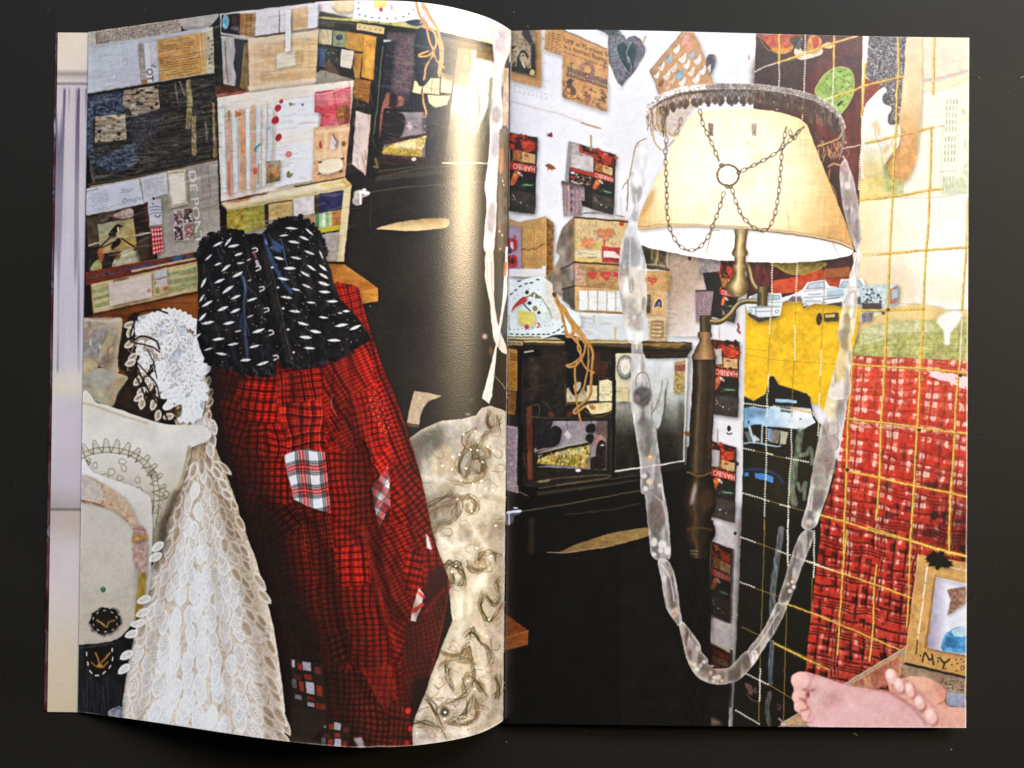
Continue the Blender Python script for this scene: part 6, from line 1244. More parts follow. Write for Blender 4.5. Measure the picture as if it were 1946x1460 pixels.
        fill(A7([(72, 95), (700, 96), (1250, 100), (1780, 115), (1870, 116), (1866, 190), (1360, 185), (1000, 150), (72, 130)]), '453523', n=[(22, 3, 46)]); sline(A7([(240, 98), (640, 108), (900, 105), (1260, 108)]), 4, 'd2b878', .85); sfill(A7([(1390, 120), (1780, 115), (1780, 140), (1700, 165), (1450, 140)]), '8e7038', .8, n=[(12, 3, 60)]); line(A7([(920, 170), (1250, 180), (1840, 200)]), 6, '14110e', .9)
        sfill(A7([(430, 75), (540, 40), (640, 36), (690, 90), (640, 100), (540, 60)]), '221c18', .95)
        fill(A7([(72, 90), (225, 95), (222, 140), (72, 135)]), 'ae9468', n=[(4, 4, 16)]); dash(A7([(85, 118), (210, 122)]), 5, 3, 3, '5a4430', .8)
        qn = Q(*[tuple(p) for p in A7([(72, 165), (182, 182), (168, 585), (72, 575)])]); qn.all('b07c34', n=[(5, 5, 24)]); qn.lines(.2, .08, .9, .26, 4, 2, '3c280f', .9); qn.lines(.05, .3, .95, .97, 22, 1.1, '573a14', .75)
        qn = Q(*[tuple(p) for p in A7([(72, 580), (158, 590), (152, 822), (66, 800)])]); qn.all('7d5222', n=[(5, 5, 24)]); qn.lines(.05, .1, .95, .8, 11, 1.1, '3c240c', .7)
        qn = Q(*[tuple(p) for p in A7([(62, 915), (180, 935), (178, 1600), (60, 1560)])]); qn.all('9d8c94', n=[(5, 9, 20)]); qn.lines(.08, .03, .9, .97, 44, 1.3, '524250', .75)
        line(A8([(195, 0), (190, 400)]), 3, '8a6444', .7); sline(A8([(62, 330), (190, 410), (315, 475)]), 1.8, '8a8078', .8)
        line(A7([(195, 190), (200, 900), (190, 1480)]), 10, '0f0d0b', .9); line(A7([(225, 250), (215, 900)]), 1.2, '4a4a44', .7); fill(A7([(225, 190), (390, 180), (390, 240), (225, 250)]), '0d0c0b'); line(A7([(240, 205), (325, 193)]), 2.4, 'd3cfc8', .95)
        sfill(A7([(270, 270), (340, 260), (390, 380), (380, 520), (340, 620), (290, 700), (300, 500)]), '3a2f24', .7, bl=4, n=[(4, 4, 24)]); sfill(A7([(420, 220), (640, 230), (640, 400), (480, 400)]), '2b241c', .8, bl=6)
        fill(A7([(910, 215), (970, 210), (975, 300), (1050, 300), (1045, 420), (915, 430)]), '432318', .85, n=[(5, 12, 16)])
        # cards
        fill(A7([(650, 560), (720, 520), (800, 540), (850, 600), (850, 690), (650, 690)]), 'b5a68c', n=[(5, 5, 50)]); fill(A7([(848, 525), (945, 530), (950, 675), (845, 680)]), 'cfc099', n=[(5, 5, 14)]); fill(A7([(965, 480), (1050, 470), (1110, 495), (1105, 682), (965, 682)]), 'd3caa6', n=[(5, 5, 14)]); 
        for k in range(5): dash(A7([(985, 520 + k * 30), (1090, 522 + k * 30)]), 3, 3, 1.4, '9aa89a', .7); dash(A7([(870, 555 + k * 24), (930, 556 + k * 24)]), 3, 3, 1.3, 'a89a74', .7)
        line(A7([(960, 480), (960, 435), (1105, 465)]), 1.6, '6a4a34', .8); fill(A7([(650, 690), (1110, 685), (1110, 700), (650, 712)]), '6a4a24', .8); fill(spl(A7([(838, 715), (1095, 698), (1092, 770), (1010, 800), (900, 808), (865, 770)]), True), 'd0c294', n=[(6, 6, 20)]); sfill(A7([(870, 720), (920, 725), (930, 760), (890, 765)]), '9a6a2c', .8, cut=(4, 4, .35))
        sline(A7([(650, 725), (640, 600), (635, 520)]), 1.5, '6a5a48', .7); sline(A7([(830, 775), (900, 820), (980, 830), (1095, 790)]), 2, '7a6030', .8)
        line(A7([(1115, 210), (1118, 900), (1120, 1420)]), 9, '100d0a', .95); line(A7([(1128, 220), (1128, 1350)]), 1.4, '6a5a3c', .7)
        # oval mirror card and glass door
        GL = A7([(1130, 215), (1840, 230), (1800, 1265), (1130, 1362)])
        fill(GL, lambda X, Y: ramp([(0, 'c9ccd2'), (.32, 'bfc4c6'), (.46, '8d8e86'), (.6, '54524a'), (.72, '26231e'), (1, '1b1814')], np.clip((Y - 672) / 220, 0, 1)), n=[(12, 40, 20), (4, 4, 12)])
        fill(A7([(1130, 215), (1285, 215), (1280, 690), (1130, 690)]), 'c6bfa2', n=[(9, 9, 14)]); ell(*A7([(1222, 350)])[0], 16, 23, '6a6a6c', n=[(2, 2, 70)]); ell(*A7([(1222, 350)])[0], 13.5, 20, '9a9a9a', n=[(2, 2, 60)]); ell(*A7([(1224, 348)])[0], 9.5, 15, 'd0ccbc'); sline(A7([(1205, 370), (1230, 340), (1240, 350)]), 1.2, '9a9280', .7)
        fill(A7([(1138, 560), (1245, 558), (1245, 680), (1138, 685)]), 'cbbf96', .9, n=[(5, 5, 12)]); sline(A7([(1135, 555), (1250, 553)]), 1.4, 'a4946a', .8)
        fill(A7([(1420, 265), (1835, 262), (1835, 200), (1400, 190)]), '2c2018'); line(A7([(1480, 262), (1480, 235), (1715, 235), (1715, 262)]), 1.4, '5a4630', .8)
        qc = Q(*[tuple(p) for p in A7([(1705, 300), (1808, 285), (1795, 605), (1690, 600)])]); qc.all('a08a54', n=[(3, 3, 60)]); qc.rect(0, .12, 1, .32, '8a4a44', .85, n=[(3, 3, 30)]); qc.rect(0, 0, 1, .12, 'b08a5c', .9)
        for p in ([(1815, 270), (1810, 700), (1790, 1262)], [(1130, 1362), (1560, 1300), (1790, 1262)]): sline(A7(p), 3, 'd6d3ce', .95)
        sline(A7([(1660, 1280), (1750, 1270)]), 1, '5a5248', .6); fill(A7([(1735, 700), (1800, 690), (1790, 1250), (1735, 1255)]), '3d3a34', .45, bl=3); fill(A7([(1825, 230), (1845, 230), (1838, 1000), (1815, 1300), (1800, 1300)]), '9aa09e', .5)
        # hand reflected in the glass
        sfill(A7([(1590, 470), (1630, 460), (1620, 560), (1605, 680), (1590, 830), (1560, 920), (1535, 960), (1500, 880), (1480, 820), (1530, 740), (1560, 640)]), 'b9beba', .9, n=[(6, 9, 16)]); sline(A7([(1585, 480), (1570, 600), (1545, 700)]), 2, '6a6a60', .7); sline(A7([(1620, 560), (1600, 760), (1570, 900), (1535, 960)]), 2.4, '4a4a42', .8); sline(A7([(1605, 580), (1590, 690), (1500, 780)]), 1.4, '8a8a80', .7)
        # framed photo in the cabinet
        fill(A7([(260, 740), (310, 720), (320, 900), (325, 1450), (270, 1440)]), '5a2c1c', n=[(4, 30, 20)]); sfill(A7([(470, 790), (500, 780), (530, 820), (520, 840), (480, 830)]), '6a2c1c', .8, bl=1); sfill(A7([(660, 800), (690, 775), (700, 830), (660, 840)]), '6a2c1c', .8, bl=1); sline(A7([(315, 720), (380, 720), (375, 830), (315, 830)]), 1.6, '6a5a48', .7); sline(A7([(300, 835), (600, 850), (1080, 840)]), 2, '4a3a28', .8)
        PH = A7([(330, 870), (1055, 865), (1045, 1360), (325, 1330)]); fill(PH, '8a8088', n=[(16, 16, 14), (2, 2, 10)])
        with clip(PH):
            fill(A7([(330, 870), (520, 870), (480, 1000), (330, 1150)]), '1d1a1e', .95); sfill(A7([(480, 960), (540, 920), (600, 960), (590, 1060), (540, 1120), (420, 1140), (360, 1150), (370, 1010)]), '1b191c'); fill(A7([(945, 870), (1055, 865), (1050, 1360), (930, 1200)]), '5d4a4a', .9)
            fill(A7([(660, 960), (696, 1020), (665, 1050), (628, 1010)]), 'bfb4b8'); line(A7([(655, 880), (655, 960)]), 1.2, '4a4448', .7); line(A7([(893, 870), (893, 910)]), 1.2, '2a2628', .8)
            sfill(A7([(840, 930), (870, 905), (920, 905), (935, 950), (920, 985), (890, 990), (845, 980)]), '191619'); sfill(A7([(845, 1010), (890, 1000), (915, 1030), (890, 1100), (840, 1070)]), '1d191b')
            fill(A7([(330, 1180), (600, 1130), (860, 1070), (860, 1100), (600, 1170), (330, 1230)]), '3a2a20'); sline(A7([(380, 1190), (600, 1130), (850, 1078)]), 2.4, 'c4bcb4', .8); fill(A7([(330, 1200), (860, 1100), (850, 1200), (330, 1330)]), '231a14')
            BED = A7([(520, 1190), (690, 1140), (870, 1110), (875, 1180), (850, 1330), (640, 1310), (360, 1290), (370, 1250)]); fill(BED, '8f7c34', n=[(4, 4, 80), (2, 2, 70)])
            for k in range(150):
                x, y = R.uniform(380, 860), R.uniform(1130, 1310); line(A7([(x, y), (x + R.uniform(-10, 10), y - R.uniform(8, 26))]), 1.3, R.choice(['d8ccac', 'c8b26a', '5a4a18', 'e0d8c4', 'b0942c', '2c2410']), .8) if 1130 + (860 - x) * .17 < y else None
            fill(A7([(560, 1170), (800, 1130), (820, 1190), (540, 1220)]), 'd0c6b0', .45, n=[(3, 3, 90)], bl=2)
            sfill(A7([(935, 1030), (970, 1010), (1020, 1040), (1030, 1080), (1000, 1060), (960, 1080), (950, 1180), (942, 1150)]), 'a8766a', .9); sfill(A7([(960, 1080), (1010, 1070), (1030, 1180), (1020, 1330), (930, 1330), (930, 1220)]), '241a1c', n=[(2, 2, 40)]); fill(A7([(975, 1105), (1010, 1100), (1010, 1115), (980, 1118)]), 'd6ccc8'); fill(A7([(880, 1240), (930, 1220), (1040, 1330), (880, 1350)]), '1d1416', .9); sline(A7([(845, 1195), (880, 1195)]), 1.6, '3a2a24')
        line(np.vstack([PH, PH[:1]]), 3, '17120f', .9); line(A7([(1075, 850), (1080, 1400)]), 3, '2c241c', .9); ell(*A7([(765, 1358)])[0], 5.5, 3, 'd3cec8', jit=.2); sline(A8([(500, 1000 * 0 + 190), (800, 200)]), 1, '5a5046', .5); sline(A8([(390, 310), (700, 270), (1115, 240), (1110, 275), (600, 345)]), 2, '6d5c48', .75); sline(A8([(420, 315), (520, 300)]), 5, '8a7c58', .6, n=[(3, 3, 70)]); sline(A8([(240, 0), (285, 200), (310, 300)]), 1.6, '5a3424', .6)
        fill(np.vstack([A8([(62, 400), (315, 470), (1480, 290), (1940, 180)]), [(1330, 1390), (950, 1390), (958, 940)]]), '0d0b09', .97, n=[(20, 20, 4)])
        fill(A8([(390, 420), (800, 370), (1480, 290), (1480, 300), (800, 400), (400, 460)]), '3a3226', .8, bl=1)
        for p, w, c in (([(220, 628), (700, 550), (1100, 475), (1480, 405)], 1.8, '6a5a42'), ([(700, 660), (1100, 615), (1350, 570), (1480, 545)], 1.4, '4a4030'), ([(1220, 205), (1480, 162)], 3, 'c8c3bc'), ([(410, 385), (800, 330), (1470, 245)], 1.4, '5c5040'), ([(830, 395), (1480, 290)], 1.2, '4a4234')): sline(A8(p), w, c, .85)
        fill(A8([(305, 690), (365, 690), (365, 1070), (305, 1080)]), '2c231b', .8, bl=2)
        fill(A8([(62, 625), (130, 612), (218, 612), (216, 650), (150, 680), (135, 760), (62, 765)]), '54525c', n=[(4, 4, 30)]); line(A8([(80, 640), (215, 622)]), 5, 'ccd2e6'); line(A8([(95, 640), (98, 765)]), 3, 'c3c9e0'); line(A8([(64, 650), (64, 760)]), 3, '8a90a8'); ell(*A8([(165, 592)])[0], 5.5, 1.8, 'b5b8c6')
        sfill(A8([(480, 1058), (640, 1050), (760, 990), (960, 920), (1200, 850), (1400, 815), (1570, 800), (1580, 880), (1400, 935), (1200, 990), (950, 1030), (700, 1062)]), lambda X, Y: ramp([(0, '6d5530'), (1, '8a7044')], np.clip((X - 1040) / 180, 0, 1)), n=[(14, 3, 16), (2, 2, 10)]); sline(A8([(500, 1058), (700, 1060), (950, 1028), (1200, 988)]), 1.4, 'b0967a', .8)
        speckle(A8([(60, 800), (1500, 1100), (1500, 1440), (60, 1440)]), 26, .4, .8, '6a6460', .7)
        # the shelf corner under the fold
        fill([(956, 1163), (1004, 1199), (1004, 1226), (956, 1237)], '6d3616', n=[(14, 3, 22)]); fill([(955, 1214), (1004, 1200), (1004, 1226), (955, 1238)], '7d4420', n=[(14, 4, 14)]); line([(955, 1214), (1004, 1200)], 1.8, 'a86a38', .8)
        # jute cords over the cabinet
        sfill(A7([(640, 60), (800, 70), (805, 110), (830, 300), (835, 420), (800, 550), (745, 625), (690, 590), (650, 470), (660, 300)]), '0d0c0c', .96); sfill(A7([(700, 380), (740, 330), (800, 340), (820, 430), (770, 520), (720, 470)]), '1f1a16', .95); sfill(A7([(715, 540), (740, 500), (790, 500), (780, 560), (745, 590)]), 'b9ac98', .9)
        for p, w in (([(640, -40), (640, 20), (700, 60), (760, 90), (760, 180), (800, 250), (740, 330), (735, 480), (740, 600), (760, 740), (790, 890)], 4), ([(700, -60), (770, 30), (830, 70), (880, 140), (905, 220), (895, 360), (890, 500), (870, 640), (730, 770), (740, 800), (830, 730)], 5), ([(750, 60), (830, 110), (820, 220), (770, 310), (690, 350), (650, 335), (700, 320), (790, 260)], 4.4), ([(720, 80), (780, 150), (790, 240), (830, 350), (915, 405)], 4), ([(860, 90), (865, 220), (855, 380), (830, 500), (810, 600)], 3.6), ([(640, 20), (660, 60), (700, 50), (720, 10)], 3.4)):
            q_ = A7(p); sline(q_, w, '9a6c38'); sline(q_ + (-.7, -.3), w * .45, 'c9995c', .9); beads(spl(q_), 4.2, .9, '6d4820', .6)
        for p, w in (([(560, 930), (620, 1030), (680, 1100), (730, 1200), (800, 1290), (860, 1350), (930, 1450)], 5), ([(590, 960), (640, 1060), (700, 1180), (760, 1280), (740, 1370), (700, 1380)], 4), ([(600, 1000), (660, 1180), (700, 1330), (780, 1400)], 4), ([(640, 1040), (690, 1090), (720, 1160), (830, 1290)], 4), ([(570, 950), (600, 1040), (640, 1100), (660, 1220)], 4)):
            q_ = A6(p); sline(q_, w, '9c6a32'); sline(q_ + (-.8, -.3), w * .45, 'd09c58', .9)
        ell(*A6([(572, 940)])[0], 4, 4.6, '6a4420')
        wear_sheen(A7([(90, 150), (1110, 160), (1080, 1380), (230, 1420)]), 220, ['6a5c48', '0b0908', '8a7a5c', '3a3026', '4a4a48'], 4, 24, .08, .28, .2, .9)
        wear_sheen(A6([(780, 140), (1740, 700), (1740, 1420), (790, 1410)]), 200, ['f0e6d0', '8a6a3c', 'd8b888', '6d5434', 'e8e0d4'], 5, 26, .06, .25, .05, .12, 4)
        # ---- posters behind the lamp, wall strip
        fill([(1335, 600), (1420, 560), (1418, 760), (1412, 1000), (1404, 1200), (1398, 1378), (1385, 1378), (1388, 1260), (1350, 1250), (1345, 1000)], 'd0d0d8', n=[(30, 30, 8)])
        fill([(1352, 1000), (1412, 990), (1400, 1378), (1384, 1378), (1388, 1300), (1350, 1260)], 'a39a9e', .75, bl=4)
        sweets((1331, 487), (1410, 498), (1397, 614), (1352, 602), bag=.45); fill(B2([(205, 90), (420, 110), (410, 240), (225, 260), (200, 330)]), '8f8288', n=[(5, 5, 36)]); fill(B2([(165, 430), (345, 435), (310, 750), (170, 750)]), '9a828a', n=[(4, 4, 16)])
        for k in range(14): dash(B2([(175, 450 + k * 21), (330, 455 + k * 20)]), 5, 2, 1.4, '5a444c', .8)
        fill(B2([(165, 425), (345, 425), (345, 440), (165, 440)]), '2e2826', .9)
        sweets((1352, 646), (1406, 651), (1403, 794), (1354, 787)); fill(B2([(345, 1010), (425, 1010), (430, 1160), (350, 1170)]), 'bab2b6', .9)
        sweets((1351, 839), (1400, 851), (1397, 994), (1348, 982)); fill(B3([(325, 650), (410, 660), (400, 820), (325, 820)]), 'a8a2a8', .9)
        sweets((1353, 1030), (1392, 1045), (1387, 1184), (1349, 1166), dim=.8); fill(B4([(620, 140), (790, 200), (770, 720), (600, 660)]), '120c0a', .5)
        sweets((1350, 1226), (1388, 1241), (1387, 1330), (1350, 1316), dim=.5); fill(B4([(600, 840), (780, 900), (770, 1300), (600, 1250)]), '120c0a', .66)
        sline(B2([(405, 795), (405, 920)]), 3, 'bca48c', .9); line(B3([(388, 455), (388, 600)]), 3.2, 'a88c74', .9); ell(*B3([(497, 445)])[0], 3.6, 5.6, '23201e'); sline(B3([(475, 490), (495, 500), (525, 490)]), 2, '23201e'); sline(B2([(590, 760), (600, 800), (590, 830), (610, 850)]), 4, '8a2c34', .9); heart(B4([(797, 88)])[0], 2.8, 4, '171312'); heart(B2([(110, 118)])[0], 3, 4, '2c1414')
        fill(B4([(600, 660), (765, 720), (760, 915), (640, 855), (635, 770), (610, 750)]), '9a9296', .9); line(B4([(640, 850), (755, 915)]), 2.4, '9a8658', .8)
        fill(B4([(0, 200), (600, 100), (630, 640), (600, 1000), (760, 1130), (745, 1470), (0, 1470)]), '110e0b', .97, n=[(20, 20, 5)]); fill(B4([(600, 1350), (690, 1400), (710, 1418), (600, 1418)]), '8a7a74', .7, bl=3)
        # ---- right wall: dark collage panel
        fill([(1438, 60), (1655, 60), (1650, 300), (1640, 560), (1420, 575), (1420, 480), (1434, 165)], '4a1f14', n=[(26, 40, 36), (8, 8, 20), (2, 2, 30)])
        sfill([(1500, 200), (1570, 120), (1640, 160), (1640, 350), (1600, 330), (1560, 250)], '74200f', .6, n=[(9, 30, 40)], bl=8); sfill([(1440, 110), (1530, 110), (1520, 190), (1438, 180)], '301610', .6, n=[(3, 3, 40)], bl=6)
        fill(A4([(45, 75), (1000, 90), (990, 260), (620, 250), (260, 300), (100, 150)]), '5a1c12', .7, n=[(3, 3, 30)])
        sfill(A4([(60, 78), (420, 85), (380, 150), (330, 220), (240, 240), (160, 190), (80, 110)]), 'a8441c', n=[(6, 6, 46), (2, 2, 30)]); sfill(A4([(160, 200), (300, 190), (370, 160), (340, 230), (240, 250)]), 'c8902c', .8, n=[(4, 4, 40)]); sline(A4([(60, 90), (120, 190), (230, 270), (330, 300), (400, 280)]), 1.2, 'c9a868', .7); sfill(A4([(140, 220), (250, 260), (350, 280), (320, 300), (200, 280)]), '24211c', .9)
        sfill(A4([(370, 230), (400, 150), (440, 110), (430, 200), (480, 220), (600, 190), (620, 240), (540, 280), (420, 300)]), 'cfc4ae', .95, n=[(4, 4, 36)]); sfill(A4([(500, 100), (560, 85), (615, 130), (590, 200), (550, 230), (480, 220)]), 'c98a34', .9, n=[(4, 4, 40)]); sfill(A4([(530, 110), (580, 100), (585, 170), (550, 200)]), 'a8341c', .9); sfill(A4([(610, 170), (680, 140), (715, 170), (690, 200), (620, 195)]), 'd0b888', .95); sfill(A4([(330, 120), (410, 90), (440, 160), (400, 210)]), '222420', .7)
        # artichoke
        AR = A4([(725, 370), (800, 360), (870, 395), (895, 470), (893, 590), (840, 700), (770, 782), (690, 740), (590, 640), (552, 575), (590, 490), (640, 425)])
        fill(spl(AR, True, 4), '84a046', n=[(9, 9, 26), (3, 3, 14)]); sline(AR, 1.6, 'c9d49a', .7, closed=True)
        for x, y, s in ((740, 420, 30), (800, 410, 26), (850, 450, 26), (680, 470, 32), (760, 480, 34), (830, 510, 32), (640, 530, 32), (720, 540, 36), (800, 570, 36), (860, 550, 24), (650, 610, 36), (740, 630, 38), (820, 640, 30), (700, 690, 32), (770, 710, 30)):
            sfill(A4([(x - s, y + s), (x - s * .8, y - s * .3), (x, y - s), (x + s * .8, y - s * .3), (x + s, y + s * .8), (x, y + s * 1.3)]), R.choice(['92b052', '7d9a44', '9ab85e', '6f8c3c']), .8, n=[(5, 5, 24)]); sline(A4([(x - s * .8, y - s * .2), (x, y - s), (x + s * .8, y - s * .2)]), 1.4, '4a6026', .7)
        for x, y in ((775, 400), (810, 440), (700, 400), (790, 540), (655, 465), (690, 550)): ell(*A4([(x, y)])[0], 1.4, 2.4, '2e3c18', .8)
        sfill(A4([(750, 690), (780, 665), (805, 660), (780, 690), (760, 710)]), '26241c'); sfill(A4([(560, 570), (620, 600), (700, 690), (690, 740), (600, 650)]), 'a8bc6e', .5, bl=2)
        # glitter and pale drawings, top right
        fill([(1640, 60), (1860, 60), (1860, 700), (1620, 700), (1636, 350)], 'e2dacc', n=[(60, 60, 10)])
        GLT = A4([(1030, 80), (1372, 85), (1345, 330), (1325, 480), (1310, 700), (1290, 870), (1200, 880), (1130, 700), (1150, 600), (1060, 490), (1000, 440)])
        fill(GLT, '5c565a', n=[(2, 2, 120), (4, 4, 50)]); speckle(GLT, 520, .5, 1.5, ['c9c6d2', '2c2628', 'e4e2ea', '8a7a78', '3c3436'], .85); fill(A4([(1000, 460), (1060, 490), (1150, 530), (1060, 620), (985, 720), (980, 560)]), '8a2e1a', n=[(5, 5, 24)])
        fill(spl(A4([(1370, 85), (1510, 92), (1500, 520), (1470, 900), (1450, 1150), (1390, 1320), (1300, 1395), (1220, 1370), (1180, 1220), (1230, 1120), (1290, 1000), (1310, 700), (1340, 400)]), True), lambda X, Y: ramp([(0, 'd6c0a0'), (.45, 'd8ba8e'), (.8, 'c68f52'), (1, 'b98a50')], np.clip((Y - 70) / 270, 0, 1)), n=[(14, 14, 12)])
        fill(A4([(1510, 92), (1915, 100), (1915, 380), (1700, 440), (1510, 470)]), 'd8c6b2', n=[(16, 16, 10)]); sfill(A4([(1505, 500), (1700, 480), (1915, 420), (1915, 500), (1700, 560), (1510, 570)]), 'd9c9a8', .8); sline(A4([(1500, 580), (1700, 560), (1915, 450)]), 1.2, 'a8ac94', .8); sline(A4([(1640, 350), (1760, 320), (1915, 270)]), 1.2, 'b8a8a4', .7)
        for x, y in ((1520, 475), (1640, 470), (1740, 440), (1850, 405)): ell(*A4([(x, y)])[0], 6, 5, 'cfa4a0', .7, bl=1)
        for x, y in ((1565, 478), (1695, 462), (1785, 440)): ell(*A4([(x, y)])[0], 1.8, 3.6, '9aa08e', .8)
        line(A4([(1510, 92), (1500, 500), (1495, 900), (1450, 1200), (1380, 1350)]), 1.4, '9a9a74', .7)
        HN = A4([(1150, 540), (1060, 620), (990, 720), (975, 1000), (985, 1200), (990, 1330), (1140, 1400), (1180, 1210), (1290, 1050), (1300, 880), (1210, 870), (1195, 800), (1230, 720), (1160, 680), (1150, 620), (1190, 570)])
        fill(spl(HN, True, 4), lambda X, Y: ramp([(0, 'd6dade'), (.6, 'd2d2cc'), (.85, 'c9be7c'), (1, 'c4b060')], np.clip((Y - 165) / 185, 0, 1)), n=[(12, 12, 14)]); sline(A4([(1060, 860), (1100, 1000), (1140, 1110), (1150, 1400)]), 1.4, '9aa088', .7); sline(A4([(1180, 1180), (1250, 1100), (1230, 1030), (1290, 950)]), 1.3, '8a9078', .7); sfill(A4([(1070, 840), (1120, 860), (1130, 960), (1090, 940)]), 'd8ae7c', .7, bl=1); sfill(A4([(1160, 1080), (1215, 1050), (1200, 1100), (1160, 1130)]), 'd0a070', .7, bl=1); sfill(A4([(990, 1190), (1120, 1260), (1120, 1330), (990, 1320)]), 'c8b48a', .6, bl=3)
        fill(A4([(1160, 1200), (1190, 1230), (1230, 1400), (1280, 1420), (1280, 1460), (1160, 1460)]), '7d8a54', .75, n=[(3, 3, 50)])
        for (y0, rows, x0) in ((650, 5, 1720), (980, 4, 1705), (1330, 3, 1690)):
            for j in range(rows):
                for i in range(4): x, y = A4([(x0 + i * 28 - j * 2, y0 + j * 60)])[0]; line([(x, y), (x - .8, y + 7)], 3, '8a9a84', .75)
        sline(A4([(1700, 640), (1680, 900), (1665, 1280), (1650, 1460)]), 1.1, 'a4aca0', .8); sline(A4([(1835, 620), (1820, 1000), (1800, 1280), (1790, 1460)]), 1.1, 'a4aca0', .8); sline(A4([(1660, 1285), (1800, 1275)]), 1.3, '8a9a84', .8)
        for k in range(40): ell(*A4([(R.uniform(1840, 1910), R.uniform(700, 1460))])[0], R.uniform(2, 5), R.uniform(2, 6), R.choice(['a8b89c', '8ea07c', 'c8d4c8']), .45, bl=1)
        # pale field with upholstery, mid right
        fill(B5([(310, 175), (560, 150), (1145, 105), (1145, 1010), (320, 1010), (300, 600)]), lambda X, Y: ramp([(0, 'e6cfa0'), (.35, 'e4dac8'), (1, 'dedcdc')], np.clip((X - 1630) / 190, 0, 1)), n=[(50, 50, 12), (4, 4, 6)]); fill(B5([(300, 0), (500, 0), (520, 140), (300, 170)]), 'cdb96a', .8, n=[(9, 9, 16)]); fill(B5([(500, 0), (640, 0), (640, 120), (520, 140)]), 'a8ac6a', .7, n=[(4, 4, 40)]); fill(B5([(940, 0), (1145, 0), (1145, 110), (940, 130)]), 'b4c2a4', .7, n=[(4, 6, 40)])
        sline(B5([(300, 165), (550, 145), (840, 150), (1145, 110)]), 1.4, '9a9a74', .7); sfill(B5([(330, 680), (520, 660), (700, 700), (700, 960), (330, 900)]), 'cbb89c', .5, bl=10); sfill(B5([(880, 780), (1080, 780), (1080, 950), (880, 940)]), 'd8d2b8', .6, bl=8)
        fill(B5([(290, 1110), (420, 1060), (560, 1000), (720, 960), (900, 990), (1000, 1020), (1145, 1010), (1145, 1400), (240, 1360)]), 'd0b880', n=[(16, 16, 14)]); sline(B5([(600, 960), (800, 975), (950, 995)]), 1.4, 'b0a48a', .8)
        sfill(B5([(280, 1220), (330, 1160), (500, 1110), (700, 1090), (900, 1090), (1145, 1080), (1145, 1400), (800, 1390), (240, 1350)]), 'a8a866', .95, n=[(9, 9, 40), (3, 3, 34)]); fill(B5([(280, 1190), (420, 1130), (700, 1095), (860, 1110), (900, 1180), (600, 1200), (300, 1290)]), 'c3c2a0', .7, n=[(4, 4, 40)], bl=3)
        for k in range(9): x = 330 + k * 92; line(B5([(x, 1200), (x - 8, 1370)]), 1.1, '72783c', .6)
        for k in range(4): sline(B5([(290, 1270 + k * 30), (560, 1200 + k * 40), (830, 1190 + k * 45), (1145, 1200 + k * 45)]), 1.2, '767a42', .6)
        sfill(B5([(900, 1090), (1000, 1020), (1090, 1040), (1060, 1120), (1000, 1200), (995, 1280), (960, 1270), (950, 1180)]), 'd6d8de', .95, bl=1)
        # ---- under the shade: maroon strip, orange, white cars
        fill(B2([(700, 140), (1720, 110), (1700, 480), (680, 480)]), '46181a', n=[(9, 14, 26)]); sfill(B2([(760, 180), (900, 170), (920, 380), (760, 380)]), '5a2426', .8, n=[(4, 12, 50)]); sfill(B2([(925, 160), (1440, 150), (1400, 220), (1250, 270), (1120, 265), (1000, 220)]), '80702a', n=[(6, 6, 50)]); fill(B2([(940, 330), (1150, 300), (1300, 250), (1480, 215), (1700, 200), (1700, 400), (1000, 470), (900, 470)]), 'b5401c', n=[(9, 6, 36)]); fill(B2([(1460, 215), (1700, 195), (1700, 290), (1460, 310)]), '96562e', .9); sline(B2([(960, 170), (1080, 260), (1250, 272), (1420, 210)]), 2, 'c4a444', .7)
        YL = B2([(668, 590), (1010, 540), (1060, 545), (1230, 550), (1560, 570), (1810, 600), (1760, 900), (1640, 1300), (1550, 1640), (1520, 1720), (1390, 1560), (1330, 1560), (1280, 1460), (1120, 1420), (980, 1400), (940, 1320), (900, 1330), (880, 1440), (740, 1530), (650, 1470)])
        fill(YL, 'dcae14', n=[(40, 40, 14), (5, 5, 8)])
        for p in ([(665, 1060), (900, 1110), (1150, 1135), (1560, 1165)], [(670, 1005), (860, 1030)]): sline(B2(p), 1.2, '9a7a1c', .7)
        CARS = B2([(672, 560), (700, 490), (780, 460), (900, 455), (1010, 460), (1030, 500), (1130, 470), (1230, 420), (1280, 350), (1460, 325), (1500, 390), (1590, 400), (1610, 320), (1820, 310), (1870, 400), (1900, 440), (1880, 560), (1640, 590), (1360, 560), (1240, 610), (1230, 540), (1080, 545), (1030, 550), (1010, 690), (800, 750), (690, 680)])
        fill(CARS, 'd0d5de', n=[(14, 9, 18)])
        with clip(CARS):
            fill(B2([(690, 650), (800, 700), (1005, 685), (1000, 760), (780, 770), (690, 690)]), '3a322e', .9); fill(B2([(1025, 545), (1140, 510), (1230, 515), (1225, 550), (1030, 560)]), '5a4038', .8, n=[(3, 3, 50)]); fill(B2([(1235, 590), (1370, 600), (1370, 630), (1240, 630)]), '3a3026', .9); fill(B2([(1420, 575), (1620, 545), (1620, 610), (1420, 620)]), '3a3430', .9)
            for p, c in (([(1250, 530), (1420, 530), (1420, 545), (1250, 545)], '8a9298'), ([(1470, 430), (1640, 410), (1640, 500), (1460, 500)], '9ab2c4'), ([(700, 590), (1000, 570), (1000, 600), (700, 620)], 'b4c0cc'), ([(1240, 580), (1420, 575), (1420, 590), (1240, 595)], '6a6e6c'), ([(730, 480), (800, 470), (780, 500), (720, 510)], '9ab0bc'), ([(1750, 500), (1900, 480), (1900, 580), (1760, 570)], '4a4a4c')): fill(B2(p), c, .85, bl=1)
